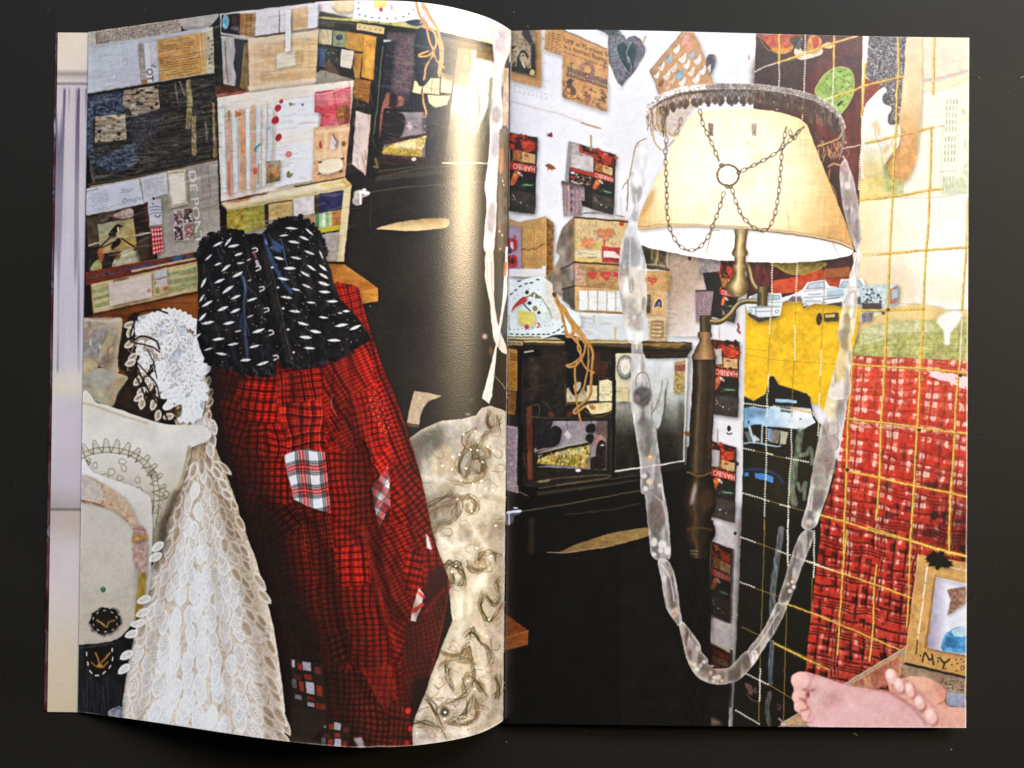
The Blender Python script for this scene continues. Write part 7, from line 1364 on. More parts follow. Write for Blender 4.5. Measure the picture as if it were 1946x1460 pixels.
            for l, c_ in (([(705, 530), (740, 480), (870, 470), (1000, 480), (1005, 520), (860, 525)], '8fa4b4'), ([(1265, 420), (1300, 365), (1440, 345), (1455, 405)], 'a8b8c6'), ([(1600, 400), (1630, 340), (1790, 330), (1830, 400)], '9aaebc'), ([(1090, 520), (1130, 490), (1210, 490), (1215, 515)], '5a6068')): fill(B2(l), c_, .85, n=[(4, 4, 30)]); line(np.vstack([B2(l), B2(l)[:1]]), 1.3, '54606a', .7)
            for x_, y_ in ((715, 640), (975, 640), (1255, 575), (1440, 560), (1660, 560)): ell(*B2([(x_, y_)])[0], 4, 3.4, '5a646c', .9); ell(*B2([(x_, y_)])[0], 2.4, 2, 'e4e8ec', .9)
            for l in ([(700, 600), (860, 590), (1005, 596)], [(690, 555), (850, 545), (1015, 550)], [(760, 640), (930, 636)], [(1240, 500), (1440, 490), (1640, 470)], [(1290, 470), (1420, 462)], [(770, 590), (765, 700)]): sline(B2(l), 1.5, '6a7680', .8)
            sline(B2([(1240, 440), (1420, 420), (1640, 400)]), 1.4, '8a9aa8', .8); sline(B2([(1440, 520), (1600, 500)]), 2, '3a3a3c', .7)
        fill(B5([(300, 830), (420, 820), (600, 810), (605, 960), (500, 1005), (320, 1000)]), 'a9bdcb', n=[(5, 5, 40)]); speckle(B5([(330, 840), (470, 840), (470, 990), (330, 990)]), 70, 1, 3, ['3a3a3c', '5a6068', 'c8d4dc', '23211f'], .8); fill(B5([(320, 960), (470, 960), (470, 1005), (320, 1005)]), '3d3630', .9); fill(B5([(535, 850), (600, 825), (598, 955), (530, 970)]), 'b06a50', .9); fill(B5([(550, 865), (598, 845), (596, 920), (550, 930)]), '8ab4cc', .9); fill(B5([(320, 1035), (410, 1030), (390, 1100), (320, 1110)]), '6a6a78', .9, n=[(3, 3, 50)]); fill(B5([(470, 1030), (500, 1030), (495, 1052), (472, 1050)]), '4a3a1c', .9); fill(B5([(28, 1040), (140, 1035), (140, 1100), (28, 1100)]), '3d3428', .9); fill(B5([(38, 1048), (110, 1045), (110, 1070), (38, 1072)]), 'c8b878', .9); ell(*B2([(1395, 715)])[0], 5.5, 12, '3a2c1c', .95, rot=.1)
        wear_sheen([(1638, 70), (1845, 75), (1845, 600), (1636, 600)], 220, ['f4eee4', 'c9b48a', 'b8b098', 'd8c8a0', 'e8e4e8'], 8, 40, .06, .22, 1.5, .3, 5)
        # ---- black board with the little blue van
        BK = np.vstack([B3([(650, 120), (740, 175), (860, 105), (880, 20), (905, -70), (940, -70), (985, 10), (1120, 50), (1270, 100), (1310, 200), (1340, 320), (1380, 380), (1440, 420)]), [(1600, 900), (1560, 985), (1560, 1392), (1392, 1392), (1410, 1000)]])
        fill(BK, '211f14', n=[(30, 30, 6), (4, 4, 6)]); fill([(1408, 960), (1560, 980), (1562, 1395), (1392, 1395)], '15120e', .8, bl=8); fill(B3([(905, -70), (940, -70), (990, 20), (1180, 70), (1300, 130), (1310, 200), (900, 170), (870, 120)]), '17130f', .9)
        fill(B3([(650, 240), (740, 225), (880, 250), (960, 200), (1310, 240), (1325, 330), (1360, 380), (1240, 450), (1200, 470), (860, 420), (650, 440)]), lambda X, Y: ramp([(0, '6f9cc0'), (.5, 'a4c0d8'), (1, 'cdd3dc')], np.clip((X - 1415) / 100, 0, 1)), n=[(9, 9, 24)]); fill(B3([(660, 230), (870, 250), (860, 330), (650, 320)]), '3c5670', .5, bl=4); fill(B3([(955, 145), (1170, 165), (1175, 195), (955, 180)]), '8ab0cc'); fill(B3([(950, 185), (1310, 225), (1310, 245), (950, 215)]), '1b1d22', .9); fill(B3([(1000, 215), (1110, 235), (1110, 290), (1010, 275)]), '5a6068', n=[(2, 2, 70)]); sline(B3([(1135, 245), (1310, 275), (1315, 320), (1130, 290)]), 1.6, 'dfe4e8', .9); sline(B3([(1130, 240), (1200, 260), (1310, 285)]), 3, 'c4a23c', .85)
        fill(B3([(860, 420), (1240, 455), (1100, 470), (1080, 600), (1000, 625), (840, 600), (640, 600), (650, 440)]), '252018', .95); fill(B3([(880, 440), (930, 450), (960, 590), (880, 560)]), '6fa0cc', .9); fill(B3([(920, 450), (1010, 460), (985, 590), (900, 580)]), '7d7468', .9, n=[(3, 3, 40)]); fill(B3([(1010, 465), (1090, 480), (1060, 600), (1000, 595)]), 'b5b09e', .9); fill(B3([(700, 420), (760, 405), (830, 400), (825, 570), (770, 575)]), '211d17'); line(B3([(700, 425), (750, 580)]), 5, 'a8bccc', .95); line(B3([(830, 395), (825, 590)]), 3, 'b0c4d4', .9); sline(B3([(650, 590), (740, 580), (860, 600), (960, 620), (1010, 615)]), 3, '9ab4c8', .9); fill(B3([(745, 500), (800, 540), (815, 565), (745, 570)]), 'b9bcb8', .9); fill(B3([(650, 480), (700, 470), (730, 565), (690, 570)]), '6d8080', .7); ell(*B3([(695, 380)])[0], 1.6, 3, '20242a'); ell(*B3([(1205, 352)])[0], 2, 1.6, '5a6068')
        sline(B3([(650, 850), (760, 845), (900, 870), (990, 920), (1040, 985)]), 4, '2d3a6a', .8, bl=1); fill(B3([(650, 875), (695, 875), (695, 915), (650, 915)]), '3f7fc0', .95); fill(B3([(750, 880), (860, 890), (945, 925), (940, 985), (860, 960), (760, 935)]), '3a78ba', .95)
        # chalky strokes
        for p, w in (([(1215, 460), (1190, 560), (1180, 700), (1150, 800), (1140, 950), (1120, 1060), (1150, 1190)], 13), ([(1215, 710), (1270, 695), (1300, 640), (1320, 720), (1320, 790)], 9), ([(1180, 990), (1220, 1060), (1260, 980), (1245, 1140)], 8)): sline(B3(p), w, '8d938c', .5, n=[(3, 9, 90)]); sline(B3(p), w * .4, '6a9a64', .3)
        sline(B4([(1115, 60), (1095, 200), (1060, 450), (1050, 640)]), 12, '767c86', .65, n=[(2, 14, 90)]); sline(B4([(1050, 840), (1040, 1000), (1040, 1130)]), 9, '646e80', .65, n=[(2, 14, 80)]); sline(B4([(1035, 1200), (1015, 1300), (1030, 1410)]), 9, '5c5a58', .6, n=[(2, 14, 80)]); sfill(B4([(860, 1130), (920, 1150), (960, 1180), (900, 1210)]), '6a4a48', .8, cut=(4, 4, .4)); sline(B4([(870, 1200), (920, 1250), (960, 1255)]), 1.2, '8a8078', .7); sline(B4([(1085, 1270), (1110, 1285), (1100, 1315), (1090, 1290)]), 1.6, '6a4a4a', .7)
        # ---- red tartan drawing
        RD = np.vstack([[(1620, 676), (1700, 680), (1760, 683), (1850, 688), (1850, 1330), (1700, 1340), (1610, 1340), (1528, 1330)], B7([(255, 800), (300, 400), (345, 50)]), [(1560, 989), (1590, 893), (1607, 797), (1617, 700)]])
        def redt(X, Y):
            yi, xi = Y.astype(int).clip(0, CH - 1), X.astype(int).clip(0, CW - 1); w1 = (noise(30, 30, 3)[yi, xi] - .5) * 9; w2 = (noise(30, 30, 6)[yi, xi] - .5) * 9
            U = (X + (Y - 700) * .10 + w1 * .8) / 66.0; V = (Y - (X - 1600) * .13 * np.clip((Y - 690) / 120, 0.3, 1.6) + w2 * .8) / 58.0
            t = np.clip((Y - 676) / 600, 0, 1)
            base = ramp([(0, 'c8402a'), (.3, 'bf3020'), (.6, 'b02a1e'), (1, 'a83428')], t)
            ns = noise(4, 4, 2)[yi, xi]; ns2 = noise(13, 13, 8)[yi, xi]
            bu = np.maximum(np.maximum(pulse(U, .15, .05), pulse(U + .22, .13, .05)), pulse(U + .55, .1, .05)); bv = np.maximum(np.maximum(pulse(V, .17, .05), pulse(V + .26, .15, .05)), pulse(V + .6, .12, .05))
            lt = np.clip(bu * bv * (ns * .7 + ns2 * 1.3) - .28, 0, 1) * np.interp(t, [0, .35, .6, 1], [1.9, 1.6, .7, .5]) + np.maximum(bu, bv) * np.clip(ns * .9 + ns2 - .85, 0, 1) * np.interp(t, [0, .4, .7], [.9, .7, .3]); base = base + np.clip(lt, 0, 1)[..., None] * (np.array([.87, .70, .66]) - base)
            dk = np.zeros_like(t)
            for f_, o_ in ((1, .11), (1, .34), (2, .42), (3, .05)):
                dk = np.maximum(dk, np.maximum(pulse(U * f_ + o_, .045 * f_, .03 * f_) * np.clip(ns2 * 2.4 - .3, .1, 1), pulse(V * f_ + o_, .05 * f_, .035 * f_) * np.clip(2 - ns2 * 2.4, .1, 1)) * (np.interp(t, [0, .3, .55, 1], [.2, .28, .52, .66]) if f_ < 3 else np.interp(t, [0, .45, .65], [0, .2, .75])))
            sq = np.maximum(pulse(U + .42, .22, .06), pulse(U + .75, .2, .06)) * np.maximum(pulse(V + .42, .24, .06), pulse(V + .8, .2, .06)) * np.interp(t, [0, .25, .5, 1], [.0, .12, .55, .75]) * np.clip(ns2 * 2.6 - .8, 0, 1)
            rd = np.clip((X - 1720) / 110, 0, 1) * np.clip((Y - 880) / 130, 0, 1) * .45
            m = (1 - .86 * np.clip(dk, 0, 1)) * (1 - .8 * np.clip(sq, 0, 1)) * (1 - rd * (.5 + pulse(V, .6, .2) * .5))
            return (base * m[..., None]).astype(np.float32)
        fill(RD, redt, n=[(2, 2, 18), (9, 9, 20)])
        with clip(RD):
            fill(B6([(930, 180), (1000, 165), (1160, 190), (1250, 210), (1250, 300), (1180, 280), (1130, 250), (1040, 230)]), 'd6c6cc', .95, cut=(9, 9, .25)); fill(B6([(420, 520), (900, 540), (1240, 590), (1240, 610), (900, 580), (420, 560)]), 'dcb8ac', .55, cut=(6, 4, .4))
            for k in range(14): ell(*B6([(R.choice([1010, 1090, 1180, 960, 860, 690]), R.choice([1080, 1170, 1290, 960, 1220]))])[0], 8, 8, '2a1412', .5, jit=.2, bl=1)
        # ropes and bead strings of the grid
        gold = []
        for p in ([(240, 78), (238, 320)], [(725, 85), (720, 370)], [(995, 330), (985, 560), (965, 800)], [(1285, 95), (1290, 420), (1275, 600), (1270, 900), (1250, 1200), (1240, 1460)], [(1605, 100), (1600, 400), (1597, 600)]): gold.append((A4(p), 3.4))
        for p in ([(240, 320), (590, 200), (730, 145), (930, 88)], [(700, 630), (880, 575), (985, 530), (1330, 445)], [(1000, 1035), (1280, 970), (1500, 915), (1600, 895)], [(1580, 920), (1575, 1200), (1565, 1440)]): gold.append((A4(p), 3.2))
        for p in ([(560, 120), (545, 350), (535, 570), (525, 800), (510, 1100), (500, 1440)], [(840, 70), (835, 330), (815, 560), (800, 800), (790, 1100), (775, 1440)], [(1138, 150), (1125, 530), (1105, 800), (1090, 1010)], [(300, 168), (520, 145), (620, 130), (830, 92), (940, 80)], [(310, 595), (540, 575), (830, 552), (1140, 530)], [(310, 1015), (500, 1015), (790, 1005)]): gold.append((B5(p), 3.2))
        for p in ([(440, 60), (430, 300), (410, 500), (400, 850), (385, 1200), (380, 1450)], [(670, 0), (655, 300), (640, 520), (628, 910), (605, 1200)], [(915, 0), (905, 300), (890, 560), (868, 960), (845, 1350)], [(1190, 60), (1160, 400), (1145, 700), (1125, 1010), (1110, 1400)], [(435, 120), (700, 140), (905, 150), (1250, 180)], [(400, 500), (640, 525), (900, 560), (1245, 605)], [(390, 855), (630, 910), (870, 965), (1125, 1015), (1245, 1045)], [(225, 1170), (390, 1215), (640, 1295), (850, 1345), (1100, 1420), (1250, 1455)]): gold.append((B6(p), 3.6))
        for p in ([(540, -5), (510, 300), (490, 600), (470, 900)], [(760, 250), (740, 400), (730, 700), (705, 950)], [(1005, 0), (990, 480), (975, 700)], [(1285, 0), (1285, 170)], [(690, -30), (1000, 70), (1240, 150), (1422, 190)], [(300, 245), (520, 315), (730, 385), (1010, 490)], [(80, 530), (290, 600), (500, 690), (700, 770), (930, 870)], [(10, 820), (250, 940), (400, 1010)]): gold.append((B7(p), 2.6))
        for p, w in gold:
            w *= 1.22; sline(p, w + 5, 'd8b050', .12, bl=2); sline(p, w, 'b88e28', .92, n=[(3, 3, 70)]); sline(p + (-.5, -.4), w * .4, 'e8cc6c', .8); sline(p + (1.4, 1.6), 1.4, '4a2c14', .22)
        for p, w in gold[4:]:
            if p[0][1] > 560: beads(spl(p), 7, .9, 'e6dcb0', .7, skip=.5)
        white = [A4([(30, 400), (120, 355), (240, 320)]), A4([(240, 330), (235, 520), (222, 740)]), A4([(468, 80), (465, 300), (455, 600), (440, 830)]), A4([(720, 370), (712, 560), (705, 730)]), A4([(1000, 90), (990, 330)]), A4([(700, 630), (600, 660)]), A4([(970, 800), (965, 1040), (950, 1200), (940, 1440)]), A4([(800, 1080), (960, 1045)]), A4([(740, 1080), (740, 1080.5)]),
                 B2([(930, 160), (925, 450)]), B2([(912, 690), (900, 870)]), B2([(1175, 160), (1165, 560)]), B2([(1155, 780), (1150, 1130)]), B2([(1418, 1030), (1405, 1270)]), B2([(890, 1260), (885, 1450)]), B3([(880, 100), (875, 330)]), B3([(870, 420), (865, 900), (855, 1150), (850, 1330)]), B3([(1120, 340), (1115, 500), (1120, 720), (1100, 900), (1090, 1220), (1085, 1440)]), B3([(1395, 100), (1390, 380), (1380, 520)]),
                 B3([(650, 195), (870, 225), (1120, 265)]), B3([(650, 640), (760, 665)]), B3([(880, 690), (940, 705)]), B3([(1070, 735), (1300, 778)]), B3([(640, 1085), (850, 1145), (910, 1165)]), B3([(1010, 1195), (1125, 1225)]), B4([(835, 115), (940, 152)]), B4([(1095, 212), (1180, 240)]), B4([(1200, 250), (1387, 310)]), B4([(830, 425), (935, 468)]), B4([(870, 1062), (1030, 1140)]), B4([(800, 1318), (965, 1412)]), B4([(1162, 0), (1160, 300)]), B4([(968, 1030), (965, 1250)]), B4([(1345, 90), (1340, 400)]), B5([(1090, 1090), (1075, 1440)]), B5([(320, 600), (460, 580)]), B7([(215, 210), (440, 290)]), B7([(105, 0), (108, 260)]), B7([(300, 0), (297, 340)])]
        thin = [B2([(935, 440), (880, 1300)]), B2([(1165, 560), (1130, 1440)]), B2([(1455, 160), (1430, 700), (1400, 1440)]), B3([(1130, 70), (1120, 340)]), B3([(1390, 400), (1385, 480)]), B3([(760, 665), (1070, 740)]), B3([(910, 1165), (1240, 1260)]), B3([(850, 1330), (845, 1450)]), B4([(1000, 0), (985, 480), (970, 900), (960, 1390)]), B4([(1160, 300), (1140, 1000), (1130, 1390)]), B4([(940, 152), (1095, 210)]), B4([(935, 468), (1090, 525)]), B4([(840, 740), (970, 800), (1387, 995)]), B4([(1030, 1140), (1190, 1235)]), B4([(1330, 400), (1320, 700)]), A4([(1640, 885), (1700, 878)])]
        for p in thin: sline(p, 1.5, '96803c', .85)
        for p in white: sline(p, 1.2, 'a89a78', .6); beads(p, 4.6, 1.75, 'dcd9d2', .95)
        for x, y in ((904, 578), (406, 852), (1190, 198)): ell(*B6([(x, y)])[0], 4, 3, '2a1812', .95, rot=.3)
        ell(*B5([(520, 1012)])[0], 4, 3, '5a3a1c', .95)
        # wooden stand edge, frame N:Y
        fill(B7([(90, 1395), (220, 1320), (530, 1105), (970, 845), (980, 960), (960, 1080), (700, 1160), (300, 1420), (80, 1420)]), 'a88468', n=[(5, 5, 18)]); fill(B7([(560, 1130), (940, 900), (950, 1060), (820, 1140), (700, 1160)]), 'a05a4c', .8, n=[(4, 9, 46)]); sline(B7([(60, 1410), (250, 1300), (540, 1115), (972, 852)]), 6, '97806e', .95); sline(B7([(60, 1404), (250, 1294), (540, 1108), (972, 846)]), 1.4, 'c9b4a0', .8)
        for k in range(12): line(B7([(660 + k * 4, 1060 + R.uniform(0, 30)), (680 + k * 5, 1140)]), 1, 'c89a70', .6)
        line(B7([(935, 920), (925, 1050)]), 5, 'c2a468', .7, n=[(3, 3, 70)])
        fill(B7([(940, 960), (1410, 1060), (1410, 1290), (1230, 1290), (960, 1100)]), '8f7a64', n=[(4, 4, 26)]); speckle(B7([(1230, 1070), (1400, 1100), (1400, 1180), (1240, 1150)]), 40, .6, 2, ['4a4038', '3a3430'], .8); fill(B7([(1250, 1170), (1408, 1190), (1405, 1290), (1270, 1270)]), '8a90aa', .95, n=[(6, 6, 20)])
        FRM = Q(*[tuple(p) for p in B7([(1060, 168), (1430, 232), (1420, 1066), (960, 958)])]); FRM.all('b88e56', n=[(5, 9, 16), (2, 2, 12)]); line(B7([(968, 968), (1416, 1072)]), 5, '2c2018', .9); line(B7([(1060, 168), (960, 958)]), 2, 'd3b080', .7)
        line(B7([(1125, 260), (1180, 300), (1430, 345)]), 2, 'c9a06a', .7); line(B7([(1190, 330), (1115, 850), (1420, 908)]), 5, '8a6438', .7)
        PIC = B7([(1190, 335), (1430, 385), (1425, 912), (1125, 856)]); fill(PIC, hgrad(1765, 1800, '8f86a4', 'cdcfdc'), n=[(12, 12, 10)])
        with clip(PIC): fill(B7([(1270, 430), (1420, 400), (1420, 520), (1300, 600), (1270, 620), (1300, 500)]), '8a6454', .95, n=[(4, 4, 50)]); sfill(B7([(1300, 720), (1360, 700), (1420, 720), (1420, 880), (1300, 880), (1230, 860), (1250, 770)]), '4a8cc0', .95, n=[(6, 6, 60)]); sfill(B7([(1310, 720), (1400, 700), (1420, 760), (1330, 770)]), 'b4cad8', .8, n=[(4, 4, 30)]); sfill(B7([(1270, 770), (1350, 810), (1330, 850), (1260, 840)]), '2a5c8c', .8, bl=1); fill(B7([(1190, 335), (1430, 385), (1430, 420), (1190, 365)]), '9a92ac', .5, bl=2)
        dash(B7([(1125, 265), (1095, 500), (1060, 780)]), 26, 4, 3, 'd6cfc2', .95); line(B7([(1055, 800), (1042, 900)]), 2.4, '4a3218', .9); dash(B7([(1290, 265), (1420, 290)]), 20, 5, 2.4, 'cfc4b0', .8)
        for p in ([(1090, 955), (1110, 890), (1140, 940), (1160, 925)], [(1160, 900), (1172, 975)], [(1220, 925), (1250, 965), (1290, 935)], [(1255, 960), (1240, 1005)]): sline(B7(p), 3, '2c1c10', .95)
        for x, y in ((1078, 912), (1205, 930), (1205, 950), (1305, 975), (1335, 940), (1345, 965), (1370, 935), (1395, 955), (1340, 1020), (1262, 1003)): ell(*B7([(x, y)])[0], 1.6, 1.6, '2c1c10', .9)
        ell(*B7([(1383, 1000)])[0], 4, 4, '4a3218', .8); ell(*B7([(1383, 1000)])[0], 2.2, 2.2, 'c8a878')
        ell(*B7([(1208, 215)])[0], 20, 16, '161310', 1, jit=.3); ell(*B7([(1160, 190)])[0], 9, 8, '161310', 1, jit=.25); ell(*B7([(1265, 240)])[0], 10, 8, '161310', 1, jit=.25)
        # ---- feet
        def skin(c0, c1): return lambda X, Y: ramp([(0, c0), (.5, 'cfa0a0'), (1, c1)], np.clip((Y - 1285) / 100, 0, 1))
        F2 = spl(B7([(820, 1060), (845, 1015), (880, 1010), (910, 1040), (930, 1075), (1000, 1060), (1090, 1062), (1170, 1090), (1230, 1130), (1262, 1180), (1250, 1240), (1290, 1280), (1420, 1300), (1420, 1430), (900, 1430), (820, 1300), (850, 1180)]), True)
        fill(F2, 'cd9a8e', n=[(16, 16, 12)]); sfill(B7([(960, 1075), (1080, 1070), (1180, 1100), (1250, 1170), (1230, 1240), (1150, 1200), (1050, 1120)]), 'd3a58e', .8, bl=4); sfill(B7([(1180, 1110), (1250, 1150), (1255, 1230), (1210, 1240)]), 'bb7868', .6, bl=5)
        F1 = spl(B7([(132, 1090), (145, 1045), (200, 1028), (250, 1030), (320, 1050), (420, 1085), (530, 1125), (680, 1150), (830, 1170), (950, 1240), (1080, 1330), (1150, 1430), (330, 1430), (255, 1385), (210, 1345), (160, 1310), (155, 1260), (140, 1215), (150, 1165)]), True)
        fill(F1, skin('c08a8a', 'd0a6a8'), n=[(24, 24, 10)])
        sfill(B7([(270, 1080), (420, 1095), (680, 1160), (850, 1200), (1000, 1330), (1100, 1430), (340, 1430), (280, 1330), (270, 1220)]), 'd0a5a6', .9, bl=6)
        for x, y, rx, ry in ((200, 1092, 18, 16), (188, 1198, 13, 12), (200, 1282, 12, 10), (250, 1352, 11, 11)): ell(*B7([(x + 8, y + 14)])[0], rx, ry, '8f4a4a', .55, bl=2); ell(*B7([(x, y)])[0], rx, ry, 'd6a9a4', .97, bl=1); ell(*B7([(x - 12, y - 14)])[0], rx * .5, ry * .5, 'e6c6c0', .8, bl=3)
        with clip(F1):
            for x, y, rx, ry, c, a in ((195, 1090, 17, 14, 'd9b0ac', .9), (180, 1190, 11, 10, 'd8aca8', .9), (190, 1280, 10, 8, 'd6aaa6', .9), (240, 1345, 9, 9, 'd6aaa8', .9), (340, 1180, 22, 26, 'd8b4b4', .7), (430, 1230, 22, 18, 'b98488', .55), (560, 1320, 40, 20, 'd4acb2', .6), (420, 1380, 40, 12, 'd3a8ae', .7), (760, 1290, 40, 26, 'd0a8ae', .6), (300, 1160, 10, 6, '9a5c5c', .5)): ell(*B7([(x, y)])[0], rx, ry, c, a, bl=5)
            sline(B7([(225, 1160), (270, 1165), (300, 1160)]), 3.4, '9a5452', .7, bl=1); sline(B7([(195, 1225), (235, 1240), (240, 1260)]), 3.4, '96484a', .75, bl=1); sline(B7([(205, 1310), (245, 1300), (255, 1275)]), 3, '96504e', .7, bl=1); sline(B7([(255, 1370), (275, 1320), (265, 1290)]), 3, 'a06460', .5, bl=1); sline(B7([(250, 1180), (240, 1240)]), 4, 'c06a6a', .5, bl=2); ell(*B7([(255, 1195)])[0], 3, 6, '7a3234', .8, bl=1)
        sline(B7([(700, 1155), (830, 1172), (930, 1225), (1040, 1310), (1120, 1420)]), 4, '9a5a56', .55, bl=2); sline(B7([(960, 1085), (1010, 1120), (1100, 1210), (1180, 1290)]), 4, 'a86a60', .5, bl=2); sline(B7([(1262, 1180), (1250, 1240), (1200, 1260)]), 3, '8f5246', .6, bl=1)
        for x, y, rx, ry, rt in ((862, 1062, 10, 15, -.35), (918, 1125, 9, 14, -.35), (998, 1160, 8, 14, -.3), (1068, 1255, 9, 14, -.4), (1150, 1352, 11, 15, -.45)): ell(*B7([(x + 14, y + 16)])[0], rx, ry, '8f4e4a', .6, rot=rt, bl=2); ell(*B7([(x, y)])[0], rx, ry, 'd8b0ae', .98, rot=rt, bl=1); ell(*B7([(x - 8, y - 16)])[0], rx * .55, ry * .55, 'eacfcc', .85, bl=2)
        sline(B7([(40, 1370), (90, 1410)]), 3.4, 'a8908c', .8); ell(*B7([(75, 1412)])[0], 4, 2.4, 'b9b6c0', .8)
        # ---- lamp foot and column
        def turned(prof, cols):
            """profile: (y, x left, x right); shaded across"""
            pl = spl([(a[1], a[0]) for a in prof], n=5); pr = spl([(a[2], a[0]) for a in prof], n=5); P_ = np.vstack([pl, pr[::-1]])
            ly, lx = pl[:, 1], pl[:, 0]; ry, rx = pr[:, 1], pr[:, 0]; o1 = np.argsort(ly); o2 = np.argsort(ry)
            def f(X, Y):
                a = np.interp(Y, ly[o1], lx[o1]); b = np.interp(Y, ry[o2], rx[o2]); return ramp(cols, np.clip((X - a) / np.maximum(1, b - a), 0, 1))
            fill(P_, f, n=[(3, 14, 10)])
        DK = [(0, '120c08'), (.2, '2a1d13'), (.35, '4a3826'), (.5, '2c2016'), (.75, '1f1610'), (1, '0f0a07')]
        turned([(990, 1300, 1356), (1040, 1308, 1350), (1120, 1308, 1350), (1380, 1300, 1352)], [(0, '0f0b08'), (1, '120e0a')])
        turned([(900, 1312, 1350), (915, 1306, 1356), (940, 1298, 1360), (965, 1297, 1360), (985, 1306, 1352), (1000, 1302, 1358)], DK); turned([(1000, 1300, 1358), (1012, 1296, 1360), (1022, 1298, 1358), (1040, 1312, 1346), (1052, 1308, 1350), (1062, 1312, 1346)], DK)
        sfill([(1316, 935), (1322, 918), (1324, 930), (1318, 955), (1312, 960)], 'b8b0b4', .7, bl=2); sfill([(1330, 940), (1352, 930), (1356, 960), (1335, 975)], '4a301c', .6, bl=4); sline([(1306, 1008), (1330, 1004), (1354, 1008)], 3, '5a4028', .8, bl=1); sline([(1312, 1046), (1326, 1048)], 2, '8a8078', .7); sline([(1313, 1052), (1324, 1054)], 1.6, '8a8078', .6)
        turned([(680, 1316, 1360), (720, 1317, 1360), (800, 1312, 1356), (880, 1308, 1352), (900, 1308, 1354)], [(0, '1a120c'), (.15, '2a1f15'), (.3, '5a4a36'), (.42, '3d3022'), (.7, '2a1e14'), (.9, '3a2a1c'), (1, '1a110b')]); sline([(1306, 898), (1330, 905), (1354, 898)], 3.4, '6a4e32', .9)
        turned([(600, 1330, 1353), (634, 1331, 1352)], [(0, '2a2014'), (.3, '6a5a40'), (.5, '4a3c28'), (1, '3a2c1a')]); turned([(632, 1327, 1353), (640, 1326, 1354), (646, 1330, 1350), (655, 1326, 1354), (668, 1320, 1358), (680, 1315, 1362), (684, 1317, 1361)], [(0, '4a321c'), (.25, '8a6a46'), (.5, 'a8845a'), (.8, '7d5a36'), (1, '4a321c')])
        sline([(1305, 824), (1310, 826)], 8, '5a3a24', .9); ell(1293, 825, 3.6, 4, '5a3a24'); ell(1307, 825, 4.4, 4.6, '6a4630')
        # brass arms
        for p, w in (([(1352, 612), (1366, 613), (1384, 602), (1402, 580), (1420, 573), (1450, 574)], 10), ([(1416, 498), (1424, 510), (1430, 535), (1440, 550), (1456, 550)], 11)):
            sline(p, w, '4a3a22', .98); sline(np.array(p) + (0, -1.6), w * .5, '9a8052', .9); sline(np.array(p) + (0, -2.4), w * .16, 'cdb88a', .8)
        turned([(546, 1440, 1459), (582, 1440, 1459)], [(0, '3a2c1a'), (.35, '8f7548'), (.6, '6a5430'), (1, '3a2a18')]); fill([(1440, 556), (1448, 556), (1448, 580), (1440, 580)], '3a2e1c', .6)
        # ---- shade
        SH = np.vstack([spl(A5([(500, 350), (560, 300), (750, 265), (960, 262), (1150, 285), (1320, 330), (1400, 385)])), spl(A5([(1400, 385), (1470, 570), (1540, 750), (1620, 950), (1700, 1150), (1752, 1322)])), spl(A5([(1752, 1322), (1600, 1262), (1300, 1207), (900, 1166), (620, 1148), (400, 1150), (120, 1178)])), spl(A5([(120, 1178), (150, 1040), (250, 820), (340, 650), (410, 490), (500, 350)]))])
        OP = np.vstack([spl(A5([(120, 1180), (400, 1155), (900, 1172), (1300, 1212), (1600, 1268), (1750, 1326)])), spl(A5([(1750, 1326), (1700, 1372), (1450, 1410), (1100, 1420), (700, 1398), (400, 1348), (165, 1290), (120, 1190)]))])
        fill(OP, 'f8f6f8', n=[(30, 30, 6)])
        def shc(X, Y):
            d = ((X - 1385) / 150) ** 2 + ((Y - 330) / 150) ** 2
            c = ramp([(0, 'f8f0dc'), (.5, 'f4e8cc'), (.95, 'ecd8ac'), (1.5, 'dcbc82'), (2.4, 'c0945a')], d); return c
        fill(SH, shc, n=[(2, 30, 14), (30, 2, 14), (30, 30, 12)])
        with clip(SH):
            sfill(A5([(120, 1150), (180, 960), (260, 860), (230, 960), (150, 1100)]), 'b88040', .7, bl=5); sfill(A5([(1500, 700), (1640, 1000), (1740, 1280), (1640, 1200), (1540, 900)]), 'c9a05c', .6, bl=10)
            for k in range(10): ell(R.uniform(1300, 1560), R.uniform(300, 430), R.uniform(8, 24), R.uniform(8, 20), 'e0c890', .25, bl=6)
            sline(A5([(120, 1150), (400, 1130), (900, 1148), (1300, 1188), (1600, 1242), (1750, 1300)]), 1.6, 'a07c54', .6); sline(A5([(120, 1170), (400, 1148), (900, 1166), (1300, 1206), (1600, 1262), (1750, 1318)]), 7, 'c4a67c', .9); sline(A5([(120, 1164), (400, 1142), (900, 1160), (1300, 1200), (1600, 1255), (1750, 1312)]), 2, 'd8c09a', .8)
            for x0 in (950, 1250): sline(A5([(x0, 520 if x0 < 1000 else 1040), (x0 + 60 if x0 < 1000 else x0 + 20, 550 if x0 < 1000 else 1170)]), 2, 'b08a50', .5, bl=1)
        # stem
        turned([(436, 1396, 1422), (448, 1397, 1421)], [(0, '6a5838'), (.4, 'c4b488'), (.7, '9a8658'), (1, '5a4828')]); turned([(446, 1398, 1420), (470, 1396, 1418), (480, 1391, 1422), (487, 1393, 1421), (488, 1396, 1418), (502, 1396, 1418), (504, 1391, 1422), (512, 1392, 1420), (520, 1396, 1416), (530, 1390, 1420), (545, 1380, 1424), (556, 1384, 1420), (564, 1395, 1410)], [(0, '4c3a1e'), (.18, '8a7244'), (.4, 'dccba0'), (.55, 'c0a874'), (.8, '7d6438'), (1, '46341a')])
        sfill([(1386, 548), (1404, 556), (1420, 545), (1414, 560), (1400, 566), (1390, 560)], '5a441f', .55, bl=3)
